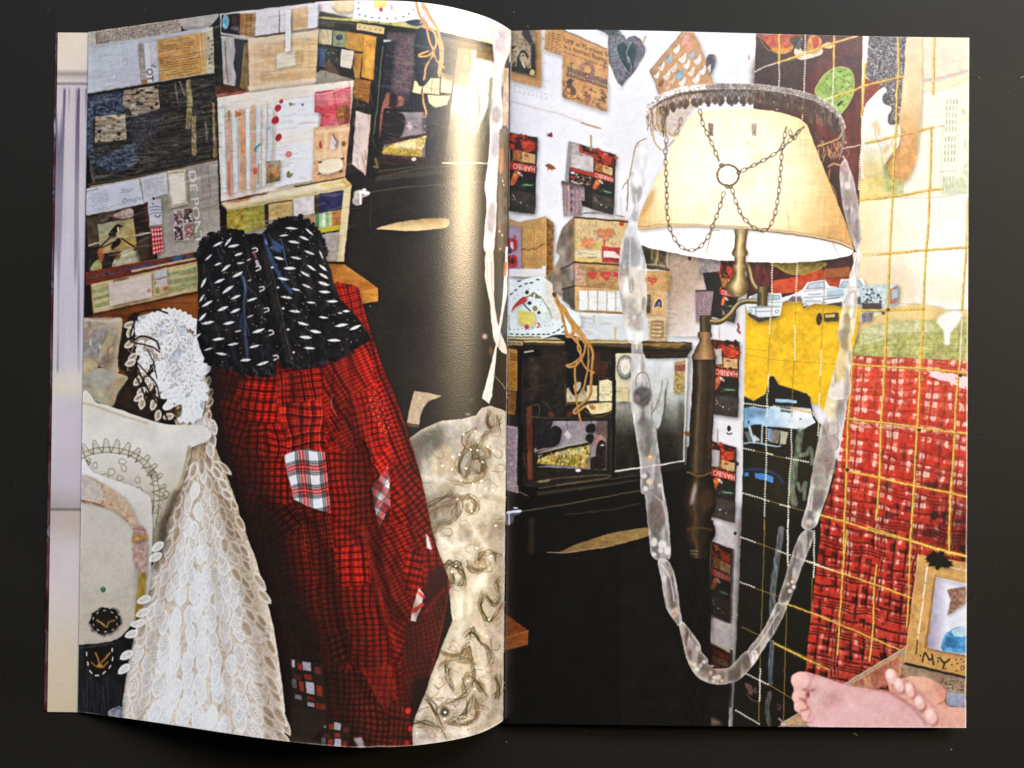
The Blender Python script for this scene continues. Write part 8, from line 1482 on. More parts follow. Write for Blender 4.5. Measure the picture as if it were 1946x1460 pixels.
        # chains
        def chain(p, step=11.5, w=6.2, c='5c4632'):
            q_ = along(spl(p), 1.0); k = 0; i = 0
            while k + step < len(q_):
                a, b = q_[int(k)], q_[int(k + step)]; m_ = (a + b) / 2; ang = math.atan2(b[1] - a[1], b[0] - a[0])
                t = np.linspace(0, 2 * math.pi, 15); L_ = step * .56; x = L_ * np.sign(np.cos(t)) * np.abs(np.cos(t)) ** .7; y = w * .5 * np.sin(t)
                if i % 2: y = y * .35
                P_ = np.stack([m_[0] + x * math.cos(ang) - y * math.sin(ang), m_[1] + x * math.sin(ang) + y * math.cos(ang)], 1); line(P_, 1.35, c, .9); 
                k += step * .92; i += 1
        for p in ([(590, 270), (620, 390), (690, 540), (750, 690)], [(905, 735), (1080, 650), (1215, 560), (1320, 450), (1390, 390)], [(345, 480), (335, 640), (345, 900), (350, 1080), (390, 1220), (470, 1315), (560, 1325), (640, 1250), (700, 1120), (750, 980), (785, 860)], [(830, 860), (870, 980), (920, 1080), (1000, 1160), (1090, 1180), (1150, 1080), (1180, 930), (1200, 750), (1215, 560), (1250, 370)], [(1270, 430), (1290, 500), (1340, 420)], [(450, 340), (440, 400), (400, 470)]): chain(A5(p))
        t = np.linspace(0, 2 * math.pi, 40); c0 = A5([(805, 766)])[0]; line(np.stack([c0[0] + 20.5 * np.cos(t), c0[1] + 20 * np.sin(t)], 1), 3.6, '6a5038', .95); line(np.stack([c0[0] + 20 * np.cos(t[18:32]), c0[1] + 19.4 * np.sin(t[18:32])], 1), 1.4, 'b59a78', .8)
        for x, y in ((757, 690), (885, 745), (800, 850), (822, 852)): ell(*A5([(x, y)])[0], 4.4, 4.2, '5c4632', .9); ell(*A5([(x, y)])[0], 2, 2, 'cdb48c', .8)
        for p in ([(640, 1350), (660, 1270), (685, 1180)], [(1590, 1270), (1615, 1330), (1635, 1365)], [(690, 1180), (740, 1180)]): sline(A5(p), 2, 'a58a68', .8)
        # clips on the shade
        for x, y in ((675, 420), (1000, 420)): fill(A5([(x - 20, y - 50), (x + 20, y - 45), (x + 18, y + 50), (x - 16, y + 46)]), 'a99a86' if x > 900 else '7d6650', .9, n=[(3, 3, 40)]); ell(*A5([(x, y + 20)])[0], 1.6, 1.6, '5a4636')
        # metal fringe around the top
        rim = spl(A5([(205, 300), (212, 255), (245, 215), (330, 165), (520, 112), (850, 94), (1150, 116), (1400, 168), (1560, 245), (1640, 330), (1668, 400)]), n=14)
        RB = np.array([(1233, 215), (1253, 196), (1313, 178), (1395, 174), (1471, 179), (1535, 194), (1570, 212), (1592, 240)], float)
        fill(A5([(215, 260), (300, 200), (520, 140), (560, 260), (500, 330), (430, 480), (340, 470), (290, 400), (230, 330)]), 'a58468', .45, n=[(4, 4, 60)], bl=2)
        for k, (x, y) in enumerate(along(rim, 13.4)):
            u = (x - 1233) / 360.0
            if u < .06 or y > 245: continue
            L_ = 24 if .1 < u < .92 else 30; col = '4a372c' if u > .35 else '6d5440'
            sline([(x, y + 8), (x - 4, y + 14), (x - 5, y + L_ - 6), (x, y + L_ + 3), (x + 5, y + L_ - 6), (x + 4, y + 14), (x, y + 8)], 1.8, col, .9)
            sfill([(x, y + 14), (x - 2, y + 22), (x - 5.5, y + L_ + 4), (x, y + L_ + 12), (x + 5.5, y + L_ + 4), (x + 2, y + 22)], col, .95); 
            if k % 2: sline([(x + 6, y + L_ + 2), (x + 7, y + L_ + 5)], 3, 'd8b27c', .8)
        for x, y in along(rim, 22.5)[2:-3]: ell(x, y + 27, 10, 7.5, '553f30', .62, n=[(3, 3, 50)]); ell(x, y + 34, 4.2, 5, '49362b', .8)
        fill(np.vstack([rim[60:] + (0, 4), (rim[60:] + (0, 22))[::-1]]), '3d2a22', .55, n=[(3, 3, 50)], bl=2); line(rim + (0, 7), 9, '4a382e', .6, n=[(3, 3, 90)]); line(rim, 11, 'd8d4d6', .95, n=[(3, 3, 50), (9, 9, 20)]); line(rim[62:], 9, '7a6e6a', .8, n=[(2, 2, 90)])
        for k in range(170): x, y = rim[R.randrange(len(rim))]; ell(x + R.uniform(-5, 5), y + R.uniform(-5, 9), R.uniform(.6, 2), R.uniform(.6, 2.2), R.choice(['6a5a52', 'ece8e8', '8a7a72', 'd8d4d6', '54443c']), .6)
        for k in range(80): x, y = rim[R.randrange(40, len(rim))]; sline([(x + R.uniform(-3, 3), y + 4), (x + R.uniform(-5, 5), y + R.uniform(12, 26))], R.uniform(1, 2.2), R.choice(['5a4a42', '8a7260', '6d5a4e']), .6)
        for k in range(60):
            x = R.uniform(205, 330); y = 280 + R.uniform(-20, 60); sline(A5([(x, y), (x + R.uniform(-14, 14), y + 50), (x + R.uniform(-20, 20), y + R.uniform(70, 150))]), R.uniform(1, 2.6), R.choice(['7d6450', 'a88a6a', '5a463a', 'd8ccc0', 'c4a888']), .75)
        sline(A5([(260, 390), (340, 430), (400, 470)]), 3, 'c9924c', .9); sline(A5([(245, 400), (250, 500), (300, 570), (340, 560), (400, 500)]), 3, 'b58a58', .7)
        for k in range(70):
            x = R.uniform(1400, 1665); y = 230 + (x - 1400) * .35 + R.uniform(0, 90); sline(A5([(x, y), (x + R.uniform(-8, 8), y + R.uniform(30, 60))]), R.uniform(1.4, 3), R.choice(['3a2a24', '5a4638', '8a6e58', '241a16']), .8)
        for k in range(60):
            x = R.uniform(1480, 1650); y = 500 + R.uniform(0, 130); sline(A5([(x, y), (x + R.uniform(-14, 14), y + R.uniform(14, 44))]), R.uniform(1, 2.4), R.choice(['b08a5c', 'd0ac78', '6a4a34', 'c8a06a']), .8)
        sline(A5([(1480, 545), (1560, 520), (1640, 485), (1668, 420)]), 3.4, 'c09a68', .9); sline(A5([(1560, 700), (1600, 680), (1650, 690)]), 4, 'b58a60', .9); sline(A5([(1570, 720), (1560, 800), (1600, 870), (1620, 960)]), 3, 'c29460', .7); sline(A5([(1660, 400), (1672, 480), (1650, 600), (1620, 620)]), 6, '8f8078', .7, n=[(3, 3, 60)]); sline(A5([(1640, 610), (1690, 630), (1715, 600), (1700, 575)]), 2, '7d6a54', .9)
        # ---- the nylon garland
        def tube(l, col='c6c2c4', a=.9):
            P_ = spl(l, True, 5); fill(P_, col, a * .8, n=[(9, 22, 34), (4, 7, 18)]); fill(P_, '2e2826', .3, bl=0, cut=(12, 34, .6, 7)); fill(P_, 'f0eeee', .3, cut=(10, 34, .62, 4)); fill(P_, 'ffffff', .4, cut=(5, 22, .82, 6))
            r = poly_mask(P_, pad=4); x0, y0, m = r; e = m - blur(m, 4); put(x0, y0, np.clip(e * 1.3, 0, 1), 'e4e0e0', .65); return P_
        # left strand
        tube(A5([(100, 560), (140, 515), (185, 505), (205, 560), (200, 700), (175, 860), (140, 960), (100, 990), (80, 900), (72, 780)]), 'c9c9d0', .8); ell(*A5([(118, 800)])[0], 10, 14, 'e2e4ea', .9, bl=2); sline(A5([(190, 490), (120, 530), (90, 650), (60, 790), (30, 830), (10, 870)]), 1.8, '96744e', .9); sline(A5([(50, 800), (55, 900), (45, 1030)]), 2.4, '96744e', .9); sline(A5([(0, 930), (5, 1050), (30, 1080)]), 1.2, 'b59c7c', .8)
        T1 = tube([(1206, 392), (1214, 392), (1212, 430), (1220, 468), (1230, 512), (1226, 530), (1230, 548), (1228, 592), (1224, 640), (1216, 652), (1200, 654), (1192, 640), (1184, 600), (1176, 545), (1176, 505), (1182, 460), (1194, 425)], 'd0d2d8', .93)
        sfill(A6([(1300, 400), (1340, 340), (1390, 330), (1440, 400), (1475, 560), (1450, 640), (1390, 650), (1300, 630), (1285, 540)]), '8d8c92', .75, bl=2); sline(A6([(1370, 300), (1365, 480), (1365, 640)]), 2, 'c9cad0', .8); sfill(A6([(1320, 1000), (1380, 970), (1430, 1080), (1480, 1200), (1460, 1320), (1360, 1280), (1330, 1140)]), 'a39a94', .8, bl=3, n=[(5, 5, 36)]); ell(*A6([(1335, 1215)])[0], 4, 6, 'd3c8b4', .9, bl=1); ell(*A6([(1410, 1180)])[0], 4, 4, 'd4d0cc', .8, bl=1)
        T2 = tube([(1201, 652), (1218, 648), (1226, 690), (1234, 720), (1246, 760), (1244, 775), (1238, 790), (1247, 815), (1253, 864), (1258, 905), (1262, 935), (1270, 977), (1275, 1040), (1273, 1062), (1262, 1070), (1250, 1066), (1238, 1055), (1232, 1012), (1226, 946), (1218, 934), (1216, 880), (1208, 825), (1203, 792), (1198, 757), (1200, 706)], 'b5b2b4', .88)
        sfill(A7([(1330, 560), (1400, 540), (1470, 570), (1475, 650), (1440, 720), (1370, 735), (1310, 690), (1305, 610)]), '54504e', .9, bl=2, n=[(5, 5, 30)]); sline(A7([(1330, 540), (1325, 470), (1360, 410), (1420, 410), (1455, 480), (1465, 560)]), 2, '6a6862', .75); ell(*A7([(1340, 650)])[0], 5, 7, '8f8288', .8, bl=2)
        sfill(A7([(1355, 870), (1400, 830), (1440, 860), (1480, 960), (1490, 1080), (1450, 1140), (1400, 1060), (1365, 960)]), '6a6766', .75, bl=2); sline(A7([(1440, 860), (1500, 930), (1525, 1040), (1500, 1160)]), 3, '7a7674', .6, bl=1); ell(*A7([(1465, 1235)])[0], 6, 6, 'c9a078', .9, bl=1); ell(*A7([(1460, 1225)])[0], 3, 2.6, 'e2c4a0', .9)
        for x, y, r, c in ((1530, 250, 5, 'cfcfd4'), (1580, 310, 6, 'd2bca4'), (1540, 385, 5, 'd0cfd6'), (1610, 370, 5, 'b09a94'), (1690, 350, 4, 'cdc8c8')): ell(*A8([(x, y)])[0], r, r, c, .9, bl=1)
        sfill(A8([(1570, 560), (1640, 500), (1720, 560), (1750, 700), (1720, 820), (1650, 850), (1600, 800), (1570, 680)]), '6a5f5c', .8, bl=2, n=[(5, 9, 30)]); sline(A8([(1640, 460), (1720, 540), (1760, 680), (1770, 820)]), 2, 'cdc8c8', .6)
        for x, y, rx, ry in ((1630, 950, 6, 9), (1715, 975, 8.5, 8), (1770, 1040, 6, 8), (1630, 1080, 4, 4), (1700, 1040, 5, 5)): ell(*A8([(x, y)])[0], rx, ry, 'd3cfcc', .9, bl=1)
        ell(*A8([(1770, 1135)])[0], 2.4, 2.4, '3a302c', .8)
        tube(np.vstack([B4([(258, 275), (340, 290), (390, 450), (410, 600), (425, 700), (400, 735), (360, 680), (310, 590), (285, 430)])]), 'a89e9c', .85); sfill(B4([(320, 400), (360, 400), (390, 520), (380, 610), (340, 600), (330, 500)]), '54484a', .8, bl=3); sline(B4([(265, 290), (320, 360), (350, 430), (370, 560)]), 2, 'd3cccc', .8)
        for x, y in ((365, 625), (385, 615), (375, 660), (395, 640)): ell(*B4([(x, y)])[0], 4, 3.6, 'c4a48c', .9, bl=1)
        tube(B4([(405, 735), (430, 700), (490, 770), (550, 855), (560, 910), (605, 960), (610, 1000), (650, 1005), (640, 1025), (750, 1020), (840, 930), (890, 900), (960, 930), (925, 1000), (860, 1070), (800, 1115), (700, 1138), (620, 1130), (540, 1095), (490, 1030), (455, 950), (430, 850)]), 'a4938a', .88)
        sline(B4([(430, 720), (480, 800), (540, 870)]), 3, '6a5a54', .6, bl=1); sfill(B4([(760, 1040), (810, 1020), (840, 1060), (800, 1110), (760, 1110)]), '54463f', .7, bl=3); sfill(B4([(590, 1020), (640, 1020), (600, 1080), (560, 1080)]), '6a5850', .6, bl=2)
        for x, y in ((510, 1000), (530, 1030), (555, 1005), (625, 1060), (650, 1090), (680, 1085), (640, 1115), (700, 1110), (490, 990), (580, 980)): ell(*B4([(x, y)])[0], R.uniform(3, 5.5), R.uniform(3, 5), R.choice(['cfc3ba', 'c9ae98', 'd8d0ca']), .85, bl=1)
        tube(B4([(885, 890), (980, 770), (1075, 580), (1090, 565), (1150, 590), (1140, 640), (1080, 760), (1000, 880), (960, 940), (920, 1000), (890, 950)]), 'a59a96', .88); sline(B4([(900, 930), (1000, 800), (1090, 640)]), 2.4, 'd6d0ce', .6); 
        for x, y in ((935, 910), (945, 930), (940, 945)): ell(*B4([(x, y)])[0], 3, 3, 'd3cbc8', .9)
        tube(B4([(1090, 560), (1130, 430), (1200, 200), (1250, 90), (1310, 60), (1345, 90), (1330, 150), (1270, 300), (1220, 430), (1180, 550), (1150, 585)]), 'a8a09e', .86); sfill(B4([(1150, 460), (1190, 400), (1215, 440), (1180, 540), (1110, 560), (1120, 510)]), '5a4c4a', .7, bl=2)
        for k in range(5): sline(B4([(1240 + k * 14, 110), (1215 + k * 10, 300), (1190 + k * 8, 420)]), 1.2, 'd6d0ce', .5)
        for x, y, c in ((1205, 385, 'b5a08e'), (1193, 425, 'cfb49a'), (1160, 440, 'a89c98'), (1175, 490, 'c4bab8'), (1200, 460, 'c9c4c2')): ell(*B4([(x, y)])[0], 4, 4, c, .9)
        tube(B3([(1215, 1400), (1260, 1240), (1290, 1100), (1320, 900), (1350, 720), (1380, 560), (1440, 270), (1500, 30), (1580, -20), (1680, -20), (1665, 200), (1610, 500), (1530, 880), (1480, 1080), (1410, 1290), (1370, 1400), (1290, 1450)]), 'c3bab6', .88)
        sfill(B3([(1560, 200), (1600, 80), (1660, -20), (1670, 60), (1640, 220), (1600, 280)]), '8a7c76', .7, bl=3); sfill(B3([(1310, 1200), (1350, 1080), (1420, 1050), (1460, 1090), (1430, 1200), (1370, 1260)]), '6a605e', .75, bl=3); sline(B3([(1310, 1250), (1330, 1120)]), 3, 'd8d2d0', .6)
        for x, y, r, c in ((1530, 450, 13, 'a8948c'), (1515, 590, 14, '8a7880'), (1440, 760, 12, '9a8a84'), (1500, 790, 11, '847478'), (1490, 840, 12, '9a8a80')):
            cx, cy = B3([(x, y)])[0]; line(np.stack([cx + r * np.cos(t), cy + r * np.sin(t)], 1), 2.2, c, .8); line(np.stack([cx + 1 + (r - 3.5) * np.cos(t), cy + 1 + (r - 3.5) * np.sin(t)], 1), 1.2, c, .7); ell(cx, cy, r, r, '8a7474', .25, bl=2)
        ell(*B3([(1520, 590)])[0], 8, 9, 'a58488', .7, bl=3); ell(*B3([(1300, 1370)])[0], 7, 6, 'd8ccc4', .8, bl=2)
        tube(B2([(1490, 1480), (1560, 1150), (1595, 1000), (1575, 880), (1585, 800), (1625, 600), (1660, 440), (1700, 360), (1740, 380), (1775, 400), (1770, 600), (1750, 800), (1715, 950), (1725, 1030), (1700, 1250), (1690, 1480)]), 'cbc2be', .9); sfill(B2([(1660, 1200), (1700, 1250), (1690, 1480), (1640, 1480), (1650, 1350)]), '8f8480', .7, bl=3); sline(B2([(1640, 560), (1680, 480), (1740, 440), (1755, 520), (1740, 680), (1690, 720), (1650, 690)]), 2.4, '9a9290', .8, bl=1); sfill(B2([(1590, 830), (1640, 800), (1650, 860), (1600, 880)]), '9c908a', .6, bl=2)
        tube(B2([(1725, 60), (1770, 50), (1815, 60), (1800, 180), (1780, 250), (1785, 330), (1770, 380), (1700, 380), (1690, 300), (1720, 200), (1735, 150)]), 'dedcde', .95); sline(B2([(1760, 80), (1740, 200), (1750, 340)]), 2, 'f0eef0', .8)
        tube(A5([(1650, 690), (1690, 640), (1715, 700), (1750, 800), (1790, 1000), (1805, 1180), (1800, 1300), (1770, 1340), (1735, 1250), (1690, 1100), (1660, 950), (1645, 800)]), 'bcb6ba', .9); sfill(A5([(1660, 880), (1740, 880), (1750, 980), (1680, 990)]), '8a807c', .6, bl=3); sfill(A5([(1700, 1120), (1770, 1120), (1790, 1240), (1740, 1250)]), '8a7d76', .65, bl=3); ell(*A5([(1700, 840)])[0], 6, 8, 'd8d4d6', .8, bl=2); sline(A5([(1670, 620), (1690, 660)]), 3, 'c4b4ac', .9)
    # bare paper showing at the trimmed edges
    line([(1841.6, 71), (1836, 1384)], 2.2, 'ded6cc', .75); line([(1420, 64.5), (1842, 73)], 2, 'e0d6cc', .6); line([(1480, 1380.5), (1837, 1383.5)], 1.8, 'd8c8c8', .7)
# ---------------------------------------------------------------- leaf that peeks out on the left: pale room with curtain
def art_under():
    h, w = 1320, 900
    Y, X = np.mgrid[0:h, 0:w].astype(np.float32)
    n1 = smooth_noise(w, h, 30, 60, 91); n2 = smooth_noise(w, h, 3, 3, 92)
    c = ramp([(0, 'd9cdc4'), (70, 'd8ccc6'), (80, '968888'), (86, 'b8aeb2'), (94, 'cac2c8'), (99, '7d7278'), (103, 'c3bac6'), (140, 'c3bac8'), (500, 'c2bdd2'), (640, 'c4c0d0'), (664, 'cfc8cc'), (690, 'd3cac6'), (720, 'c6bfd0'), (880, 'bdb6c8'), (905, 'b0a8b2'), (922, 'a59ca4'), (926, '6a6266'), (930, 'b5a8a8'), (960, 'b9acac'), (1000, 'c6bfcb'), (1080, 'cfc6d0'), (1140, 'cfc4c2'), (1220, 'd0c2b2'), (1320, 'cdbda8')], Y)
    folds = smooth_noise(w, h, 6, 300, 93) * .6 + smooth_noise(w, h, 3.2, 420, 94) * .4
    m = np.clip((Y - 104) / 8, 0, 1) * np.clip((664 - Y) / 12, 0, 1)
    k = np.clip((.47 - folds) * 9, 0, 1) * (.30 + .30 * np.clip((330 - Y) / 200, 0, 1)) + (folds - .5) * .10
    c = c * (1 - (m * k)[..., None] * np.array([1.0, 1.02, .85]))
    c += ((n1 - .5) * .03 + (n2 - .5) * .02)[..., None]
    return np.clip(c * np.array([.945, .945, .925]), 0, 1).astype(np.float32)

# ---------------------------------------------------------------- print, bind, light
def make_image(name, a):
    h, w = a.shape[:2]
    im = bpy.data.images.new(name, w, h, alpha=False)
    px = np.ones((h, w, 4), np.float32); px[..., :3] = a[::-1]
    im.pixels.foreach_set(px.ravel()); im.update(); im.pack()
    return im

def ink(seed, gain, lift):
    """the look of a printed photograph: soft uneven tone, a little registration wander, grain"""
    global ART
    Y, X = np.mgrid[0:CH, 0:CW].astype(np.float32)
    x = np.clip(X + (noise(13, 13, seed) - .5) * 1.2 + (noise(5, 5, seed) - .5) * .8, 0, CW - 2); y = np.clip(Y + (noise(13, 13, seed + 1) - .5) * 1.2 + (noise(5, 5, seed + 1) - .5) * .8, 0, CH - 2)
    xi, yi = x.astype(int), y.astype(int); fx, fy = (x - xi)[..., None], (y - yi)[..., None]
    A = (ART[yi, xi] * (1 - fx) + ART[yi, xi + 1] * fx) * (1 - fy) + (ART[yi + 1, xi] * (1 - fx) + ART[yi + 1, xi + 1] * fx) * fy
    L = A.mean(2); q = np.clip((.86 - L) * 3, .22, 1)
    t = 1 + q * ((noise(46, 46, seed) - .5) * .08 + (noise(17, 17, seed) - .5) * .09 + (noise(7, 7, seed) - .5) * .10 + (noise(3, 3, seed) - .5) * .10)
    A = A * t[..., None]
    for k in range(3): A[..., k] += ((noise(9, 9, seed + 3 + k) - .5) * .04 + (noise(2, 2, seed + 3 + k) - .5) * .04) * np.clip(L * 2, .1, 1) * q
    for r_, k_ in ((2, .10), (13, .13)):      # sharpening, and wide local contrast that paints shading around edges in the print
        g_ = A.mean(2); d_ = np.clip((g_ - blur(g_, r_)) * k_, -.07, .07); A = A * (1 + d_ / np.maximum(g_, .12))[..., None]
    ART[...] = np.clip((A - .5) * gain + .5 + lift, 0, 1)

def press(head, tail, W_=920, H_=1320):
    """flatten the drawn layout on to the sheet: texture column = distance across the paper, row = down the page"""
    n = len(head)
    def lay(P): return np.stack([973.0 + P[:, 0] * FOC / (CAM_H - P[:, 2]), 730.0 - P[:, 1] * FOC / (CAM_H - P[:, 2])], 1)
    u = np.linspace(0, n - 1, W_)
    Hd = np.stack([np.interp(u, np.arange(n), head[:, k]) for k in range(3)], 1); Tl = np.stack([np.interp(u, np.arange(n), tail[:, k]) for k in range(3)], 1)
    out = np.zeros((H_, W_, 3), np.float32)
    for j in range(H_):
        t = (j + .5) / H_; p = lay(Hd * (1 - t) + Tl * t)
        x = np.clip(p[:, 0], 0, CW - 2.01); y = np.clip(p[:, 1], 0, CH - 2.01); xi = x.astype(int); yi = y.astype(int); fx = (x - xi)[:, None]; fy = (y - yi)[:, None]
        out[j] = (ART[yi, xi] * (1 - fx) + ART[yi, xi + 1] * fx) * (1 - fy) + (ART[yi + 1, xi] * (1 - fx) + ART[yi + 1, xi + 1] * fx) * fy
    return np.clip(out, 0, 1)

def nodes(name):
    m = bpy.data.materials.new(name); m.use_nodes = True
    nt = m.node_tree; return m, nt, nt.nodes['Principled BSDF']

def paper_material(name, image=None, color=(.78, .75, .70), gloss=.36, grain=.17):
    m, nt, b = nodes(name)
    b.inputs['Roughness'].default_value = gloss
    b.inputs['Specular IOR Level'].default_value = .45
    b.inputs['Coat Weight'].default_value = .85; b.inputs['Coat Roughness'].default_value = .27
    if image:
        t = nt.nodes.new('ShaderNodeTexImage'); t.image = image; t.interpolation = 'Cubic'; t.extension = 'EXTEND'
        nt.links.new(t.outputs['Color'], b.inputs['Base Color'])
    else: b.inputs['Base Color'].default_value = (*color, 1)
    # the paper's fine tooth, seen where it glints
    tc = nt.nodes.new('ShaderNodeTexCoord'); nz = nt.nodes.new('ShaderNodeTexNoise'); nz.inputs['Scale'].default_value = 2300; nz.inputs['Detail'].default_value = 2
    bp = nt.nodes.new('ShaderNodeBump'); bp.inputs['Strength'].default_value = grain; bp.inputs['Distance'].default_value = .0003
    nt.links.new(tc.outputs['Object'], nz.inputs['Vector']); nt.links.new(nz.outputs['Fac'], bp.inputs['Height']); nt.links.new(bp.outputs['Normal'], b.inputs['Normal']); nt.links.new(bp.outputs['Normal'], b.inputs['Coat Normal'])
    return m

def setmat(o, m): o.data.materials.clear(); o.data.materials.append(m)

art_left()
line([(148, 1353.5), (348, 1381), (460, 1398), (560, 1411.5), (660, 1420.5), (783, 1418), (845, 1410), (907, 1396.5), (955, 1371)], 1.8, 'cfc6c2', .6)
line([(700, .6), (789, 3.6), (854, 12.6), (900, 24.4), (943, 39.5), (971, 58)], 1.8, 'e8e2de', .6)
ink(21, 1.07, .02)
LEFT_ART = press(LEAF_HEAD, LEAF_TAIL)
art_right()
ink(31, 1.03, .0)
RIGHT_ART = press(PAGE_HEAD, PAGE_TAIL)
setmat(left_page, paper_material('print_left', make_image('left_print', LEFT_ART)))
setmat(right_page, paper_material('print_right', make_image('right_print', RIGHT_ART)))
setmat(under_page, paper_material('print_under', make_image('under_print', art_under())))
PAPER = paper_material('bare_paper', color=(.74, .71, .67), gloss=.5)
for o in (left_back, right_back, under_back, deep_back): setmat(o, PAPER)
m, nt, b = nodes('page_edges'); b.inputs['Roughness'].default_value = .7
tc = nt.nodes.new('ShaderNodeTexCoord'); mp = nt.nodes.new('ShaderNodeMapping'); mp.inputs['Scale'].default_value = (2, 2, 7000); nz = nt.nodes.new('ShaderNodeTexNoise'); nz.inputs['Scale'].default_value = 1; nz.inputs['Detail'].default_value = 1; cr = nt.nodes.new('ShaderNodeValToRGB')
cr.color_ramp.elements[0].position = .35; cr.color_ramp.elements[0].color = (.16, .14, .13, 1); cr.color_ramp.elements[1].position = .6; cr.color_ramp.elements[1].color = (.70, .67, .63, 1)
nt.links.new(tc.outputs['Object'], mp.inputs['Vector']); nt.links.new(mp.outputs['Vector'], nz.inputs['Vector']); nt.links.new(nz.outputs['Fac'], cr.inputs['Fac']); nt.links.new(cr.outputs['Color'], b.inputs['Base Color']); setmat(page_block, m)
EDGEP, _nt, _b = nodes('torn_fibre'); _b.inputs['Base Color'].default_value = (.62, .60, .57, 1); _b.inputs['Roughness'].default_value = .8
setmat(flecks, EDGEP); setmat(fold, EDGEP)
# dark, mottled print on the sliver leaf
m, nt, b = nodes('print_sliver'); b.inputs['Roughness'].default_value = .32
tc = nt.nodes.new('ShaderNodeTexCoord'); mp = nt.nodes.new('ShaderNodeMapping'); mp.inputs['Scale'].default_value = (180, 55, 1); nz = nt.nodes.new('ShaderNodeTexNoise'); nz.inputs['Scale'].default_value = 1.0; nz.inputs['Detail'].default_value = 3
cr = nt.nodes.new('ShaderNodeValToRGB'); E = cr.color_ramp.elements
E[0].position = .34; E[0].color = (.012, .006, .006, 1); E[1].position = .75; E[1].color = (.30, .26, .34, 1)
for p_, c_ in ((.47, (.055, .012, .012, 1)), (.56, (.10, .05, .06, 1)), (.62, (.025, .018, .022, 1))):
    e = E.new(p_); e.color = c_
nt.links.new(tc.outputs['Object'], mp.inputs['Vector']); nt.links.new(mp.outputs['Vector'], nz.inputs['Vector']); nt.links.new(nz.outputs['Fac'], cr.inputs['Fac']); nt.links.new(cr.outputs['Color'], b.inputs['Base Color'])
setmat(deep_page, m)
m, nt, b = nodes('cover_stock'); b.inputs['Base Color'].default_value = (.05, .02, .018, 1); b.inputs['Roughness'].default_value = .4
setmat(front_cover, m); setmat(back_cover, m)
# table: black lacquered board, faint mottling and fine tooth
m, nt, b = nodes('black_table'); b.inputs['Roughness'].default_value = .58; b.inputs['Specular IOR Level'].default_value = .18
tc = nt.nodes.new('ShaderNodeTexCoord'); n1 = nt.nodes.new('ShaderNodeTexNoise'); n1.inputs['Scale'].default_value = 14; n1.inputs['Detail'].default_value = 6
r1 = nt.nodes.new('ShaderNodeValToRGB'); r1.color_ramp.elements[0].color = (.0062, .0058, .0050, 1); r1.color_ramp.elements[1].color = (.0100, .0093, .0082, 1)
n2 = nt.nodes.new('ShaderNodeTexNoise'); n2.inputs['Scale'].default_value = 900; n2.inputs['Detail'].default_value = 3
bp = nt.nodes.new('ShaderNodeBump'); bp.inputs['Strength'].default_value = .25; bp.inputs['Distance'].default_value = .0003
nt.links.new(tc.outputs['Object'], n1.inputs['Vector']); nt.links.new(n1.outputs['Fac'], r1.inputs['Fac']); nt.links.new(r1.outputs['Color'], b.inputs['Base Color'])
nt.links.new(tc.outputs['Object'], n2.inputs['Vector']); nt.links.new(n2.outputs['Fac'], bp.inputs['Height']); nt.links.new(bp.outputs['Normal'], b.inputs['Normal'])
sc = nt.nodes.new('ShaderNodeTexNoise'); sc.inputs['Scale'].default_value = 330; sc.inputs['Detail'].default_value = 1; s2 = nt.nodes.new('ShaderNodeMapRange'); s2.inputs[1].default_value = .75; s2.inputs[2].default_value = .85; s2.inputs[3].default_value = 0; s2.inputs[4].default_value = .55
mx = nt.nodes.new('ShaderNodeMix'); mx.data_type = 'RGBA'; mx.inputs[7].default_value = (.05, .047, .042, 1)
nt.links.new(tc.outputs['Object'], sc.inputs['Vector']); nt.links.new(sc.outputs['Fac'], s2.inputs[0]); nt.links.new(s2.outputs[0], mx.inputs[0]); nt.links.new(r1.outputs['Color'], mx.inputs[6]); nt.links.new(mx.outputs[2], b.inputs['Base Color'])
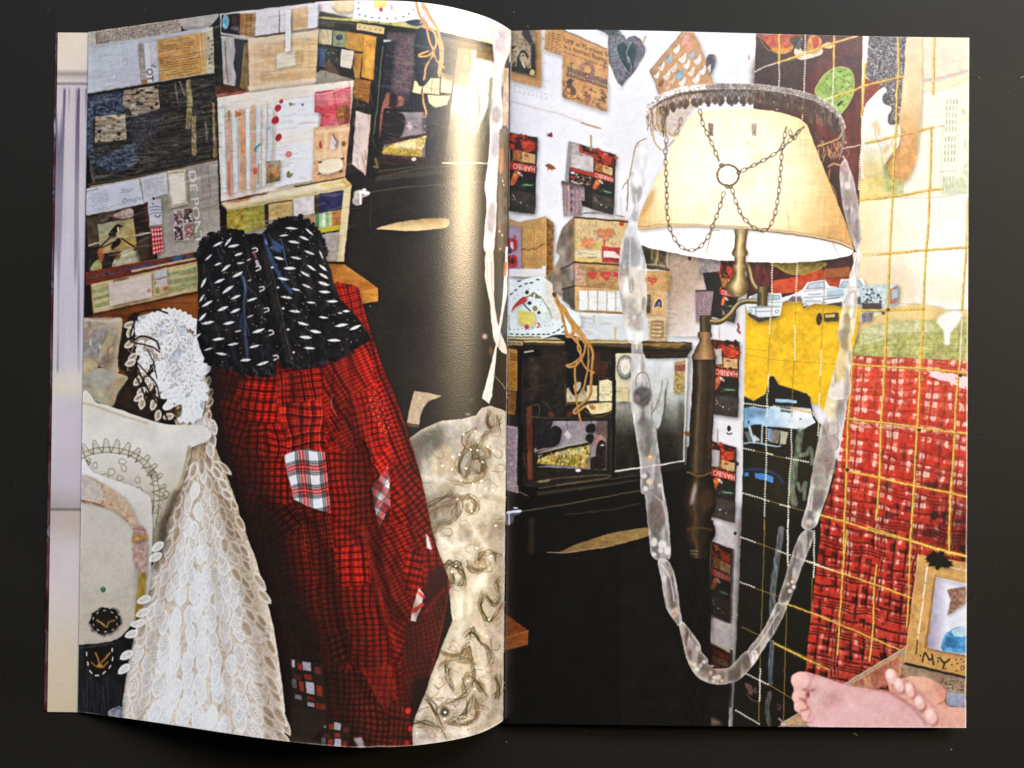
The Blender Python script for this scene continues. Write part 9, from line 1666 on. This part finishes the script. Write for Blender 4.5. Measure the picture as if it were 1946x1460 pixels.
rr = nt.nodes.new('ShaderNodeMapRange'); rr.inputs[3].default_value = .50; rr.inputs[4].default_value = .70; nt.links.new(n1.outputs['Fac'], rr.inputs[0]); nt.links.new(rr.outputs[0], b.inputs['Roughness'])
setmat(table, m)

# ---------------------------------------------------------------- lint and dust on the table
DUSTM, nt, b = nodes('dust'); b.inputs['Base Color'].default_value = (.30, .28, .25, 1); b.inputs['Roughness'].default_value = .9
def lint(x, y, pts, r, label):
    """a tiny bent fibre lying on the table: a square tube along a few points (layout units)"""
    V = []; Fc = []
    P_ = [np.array([*plan(x + a, y + b_, 0), r * 1.05]) for a, b_ in pts]
    for i, p in enumerate(P_):
        d = P_[min(i + 1, len(P_) - 1)] - P_[max(i - 1, 0)]; d /= np.linalg.norm(d); s = np.array([-d[1], d[0], 0]); k = r * (0.5 if i in (0, len(P_) - 1) else 1)
        V += [p + s * k, p + np.array([0, 0, k]), p - s * k, p - np.array([0, 0, k])]
        if i:
            a = 4 * i
            Fc += [(a - 4 + j, a - 4 + (j + 1) % 4, a + (j + 1) % 4, a + j) for j in range(4)]
    n = len(V); Fc += [(3, 2, 1, 0), (n - 4, n - 3, n - 2, n - 1)]
    o = mesh_obj('lint', V, Fc); setmat(o, DUSTM)
    tag(o, label, 'lint', 'specks of lint on the black table')
lint(1623, 1394, [(-4, -1), (0, 0), (3, 2), (6, 3)], .00016, 'pale bent lint speck just below the bottom edge of the printed feet')
lint(1807, 1424, [(-2, 1), (0, 0), (2, 0)], .00018, 'tiny pale dust speck below the bottom right corner of the magazine')
lint(1860, 148, [(-2, 0), (0, 1), (2, 1)], .00018, 'faint dust speck right of the top right corner')
lint(1940, 148, [(-3, 3), (0, 0), (5, -2)], .0002, 'curved pale fibre at the right edge of the table')
lint(1003, 51, [(-2, -2), (0, 0), (2, 1)], .00013, 'tiny lint speck just above the fold at the head of the magazine')
lint(976, 24, [(-1, -1), (0, 0), (1, 2)], .00014, 'minute dust speck between the curling leaf and the top frame edge')
lint(962, 1410, [(-1, 0), (0, 0), (2, 1)], .00012, 'minute dust speck below the fold at the foot of the magazine')
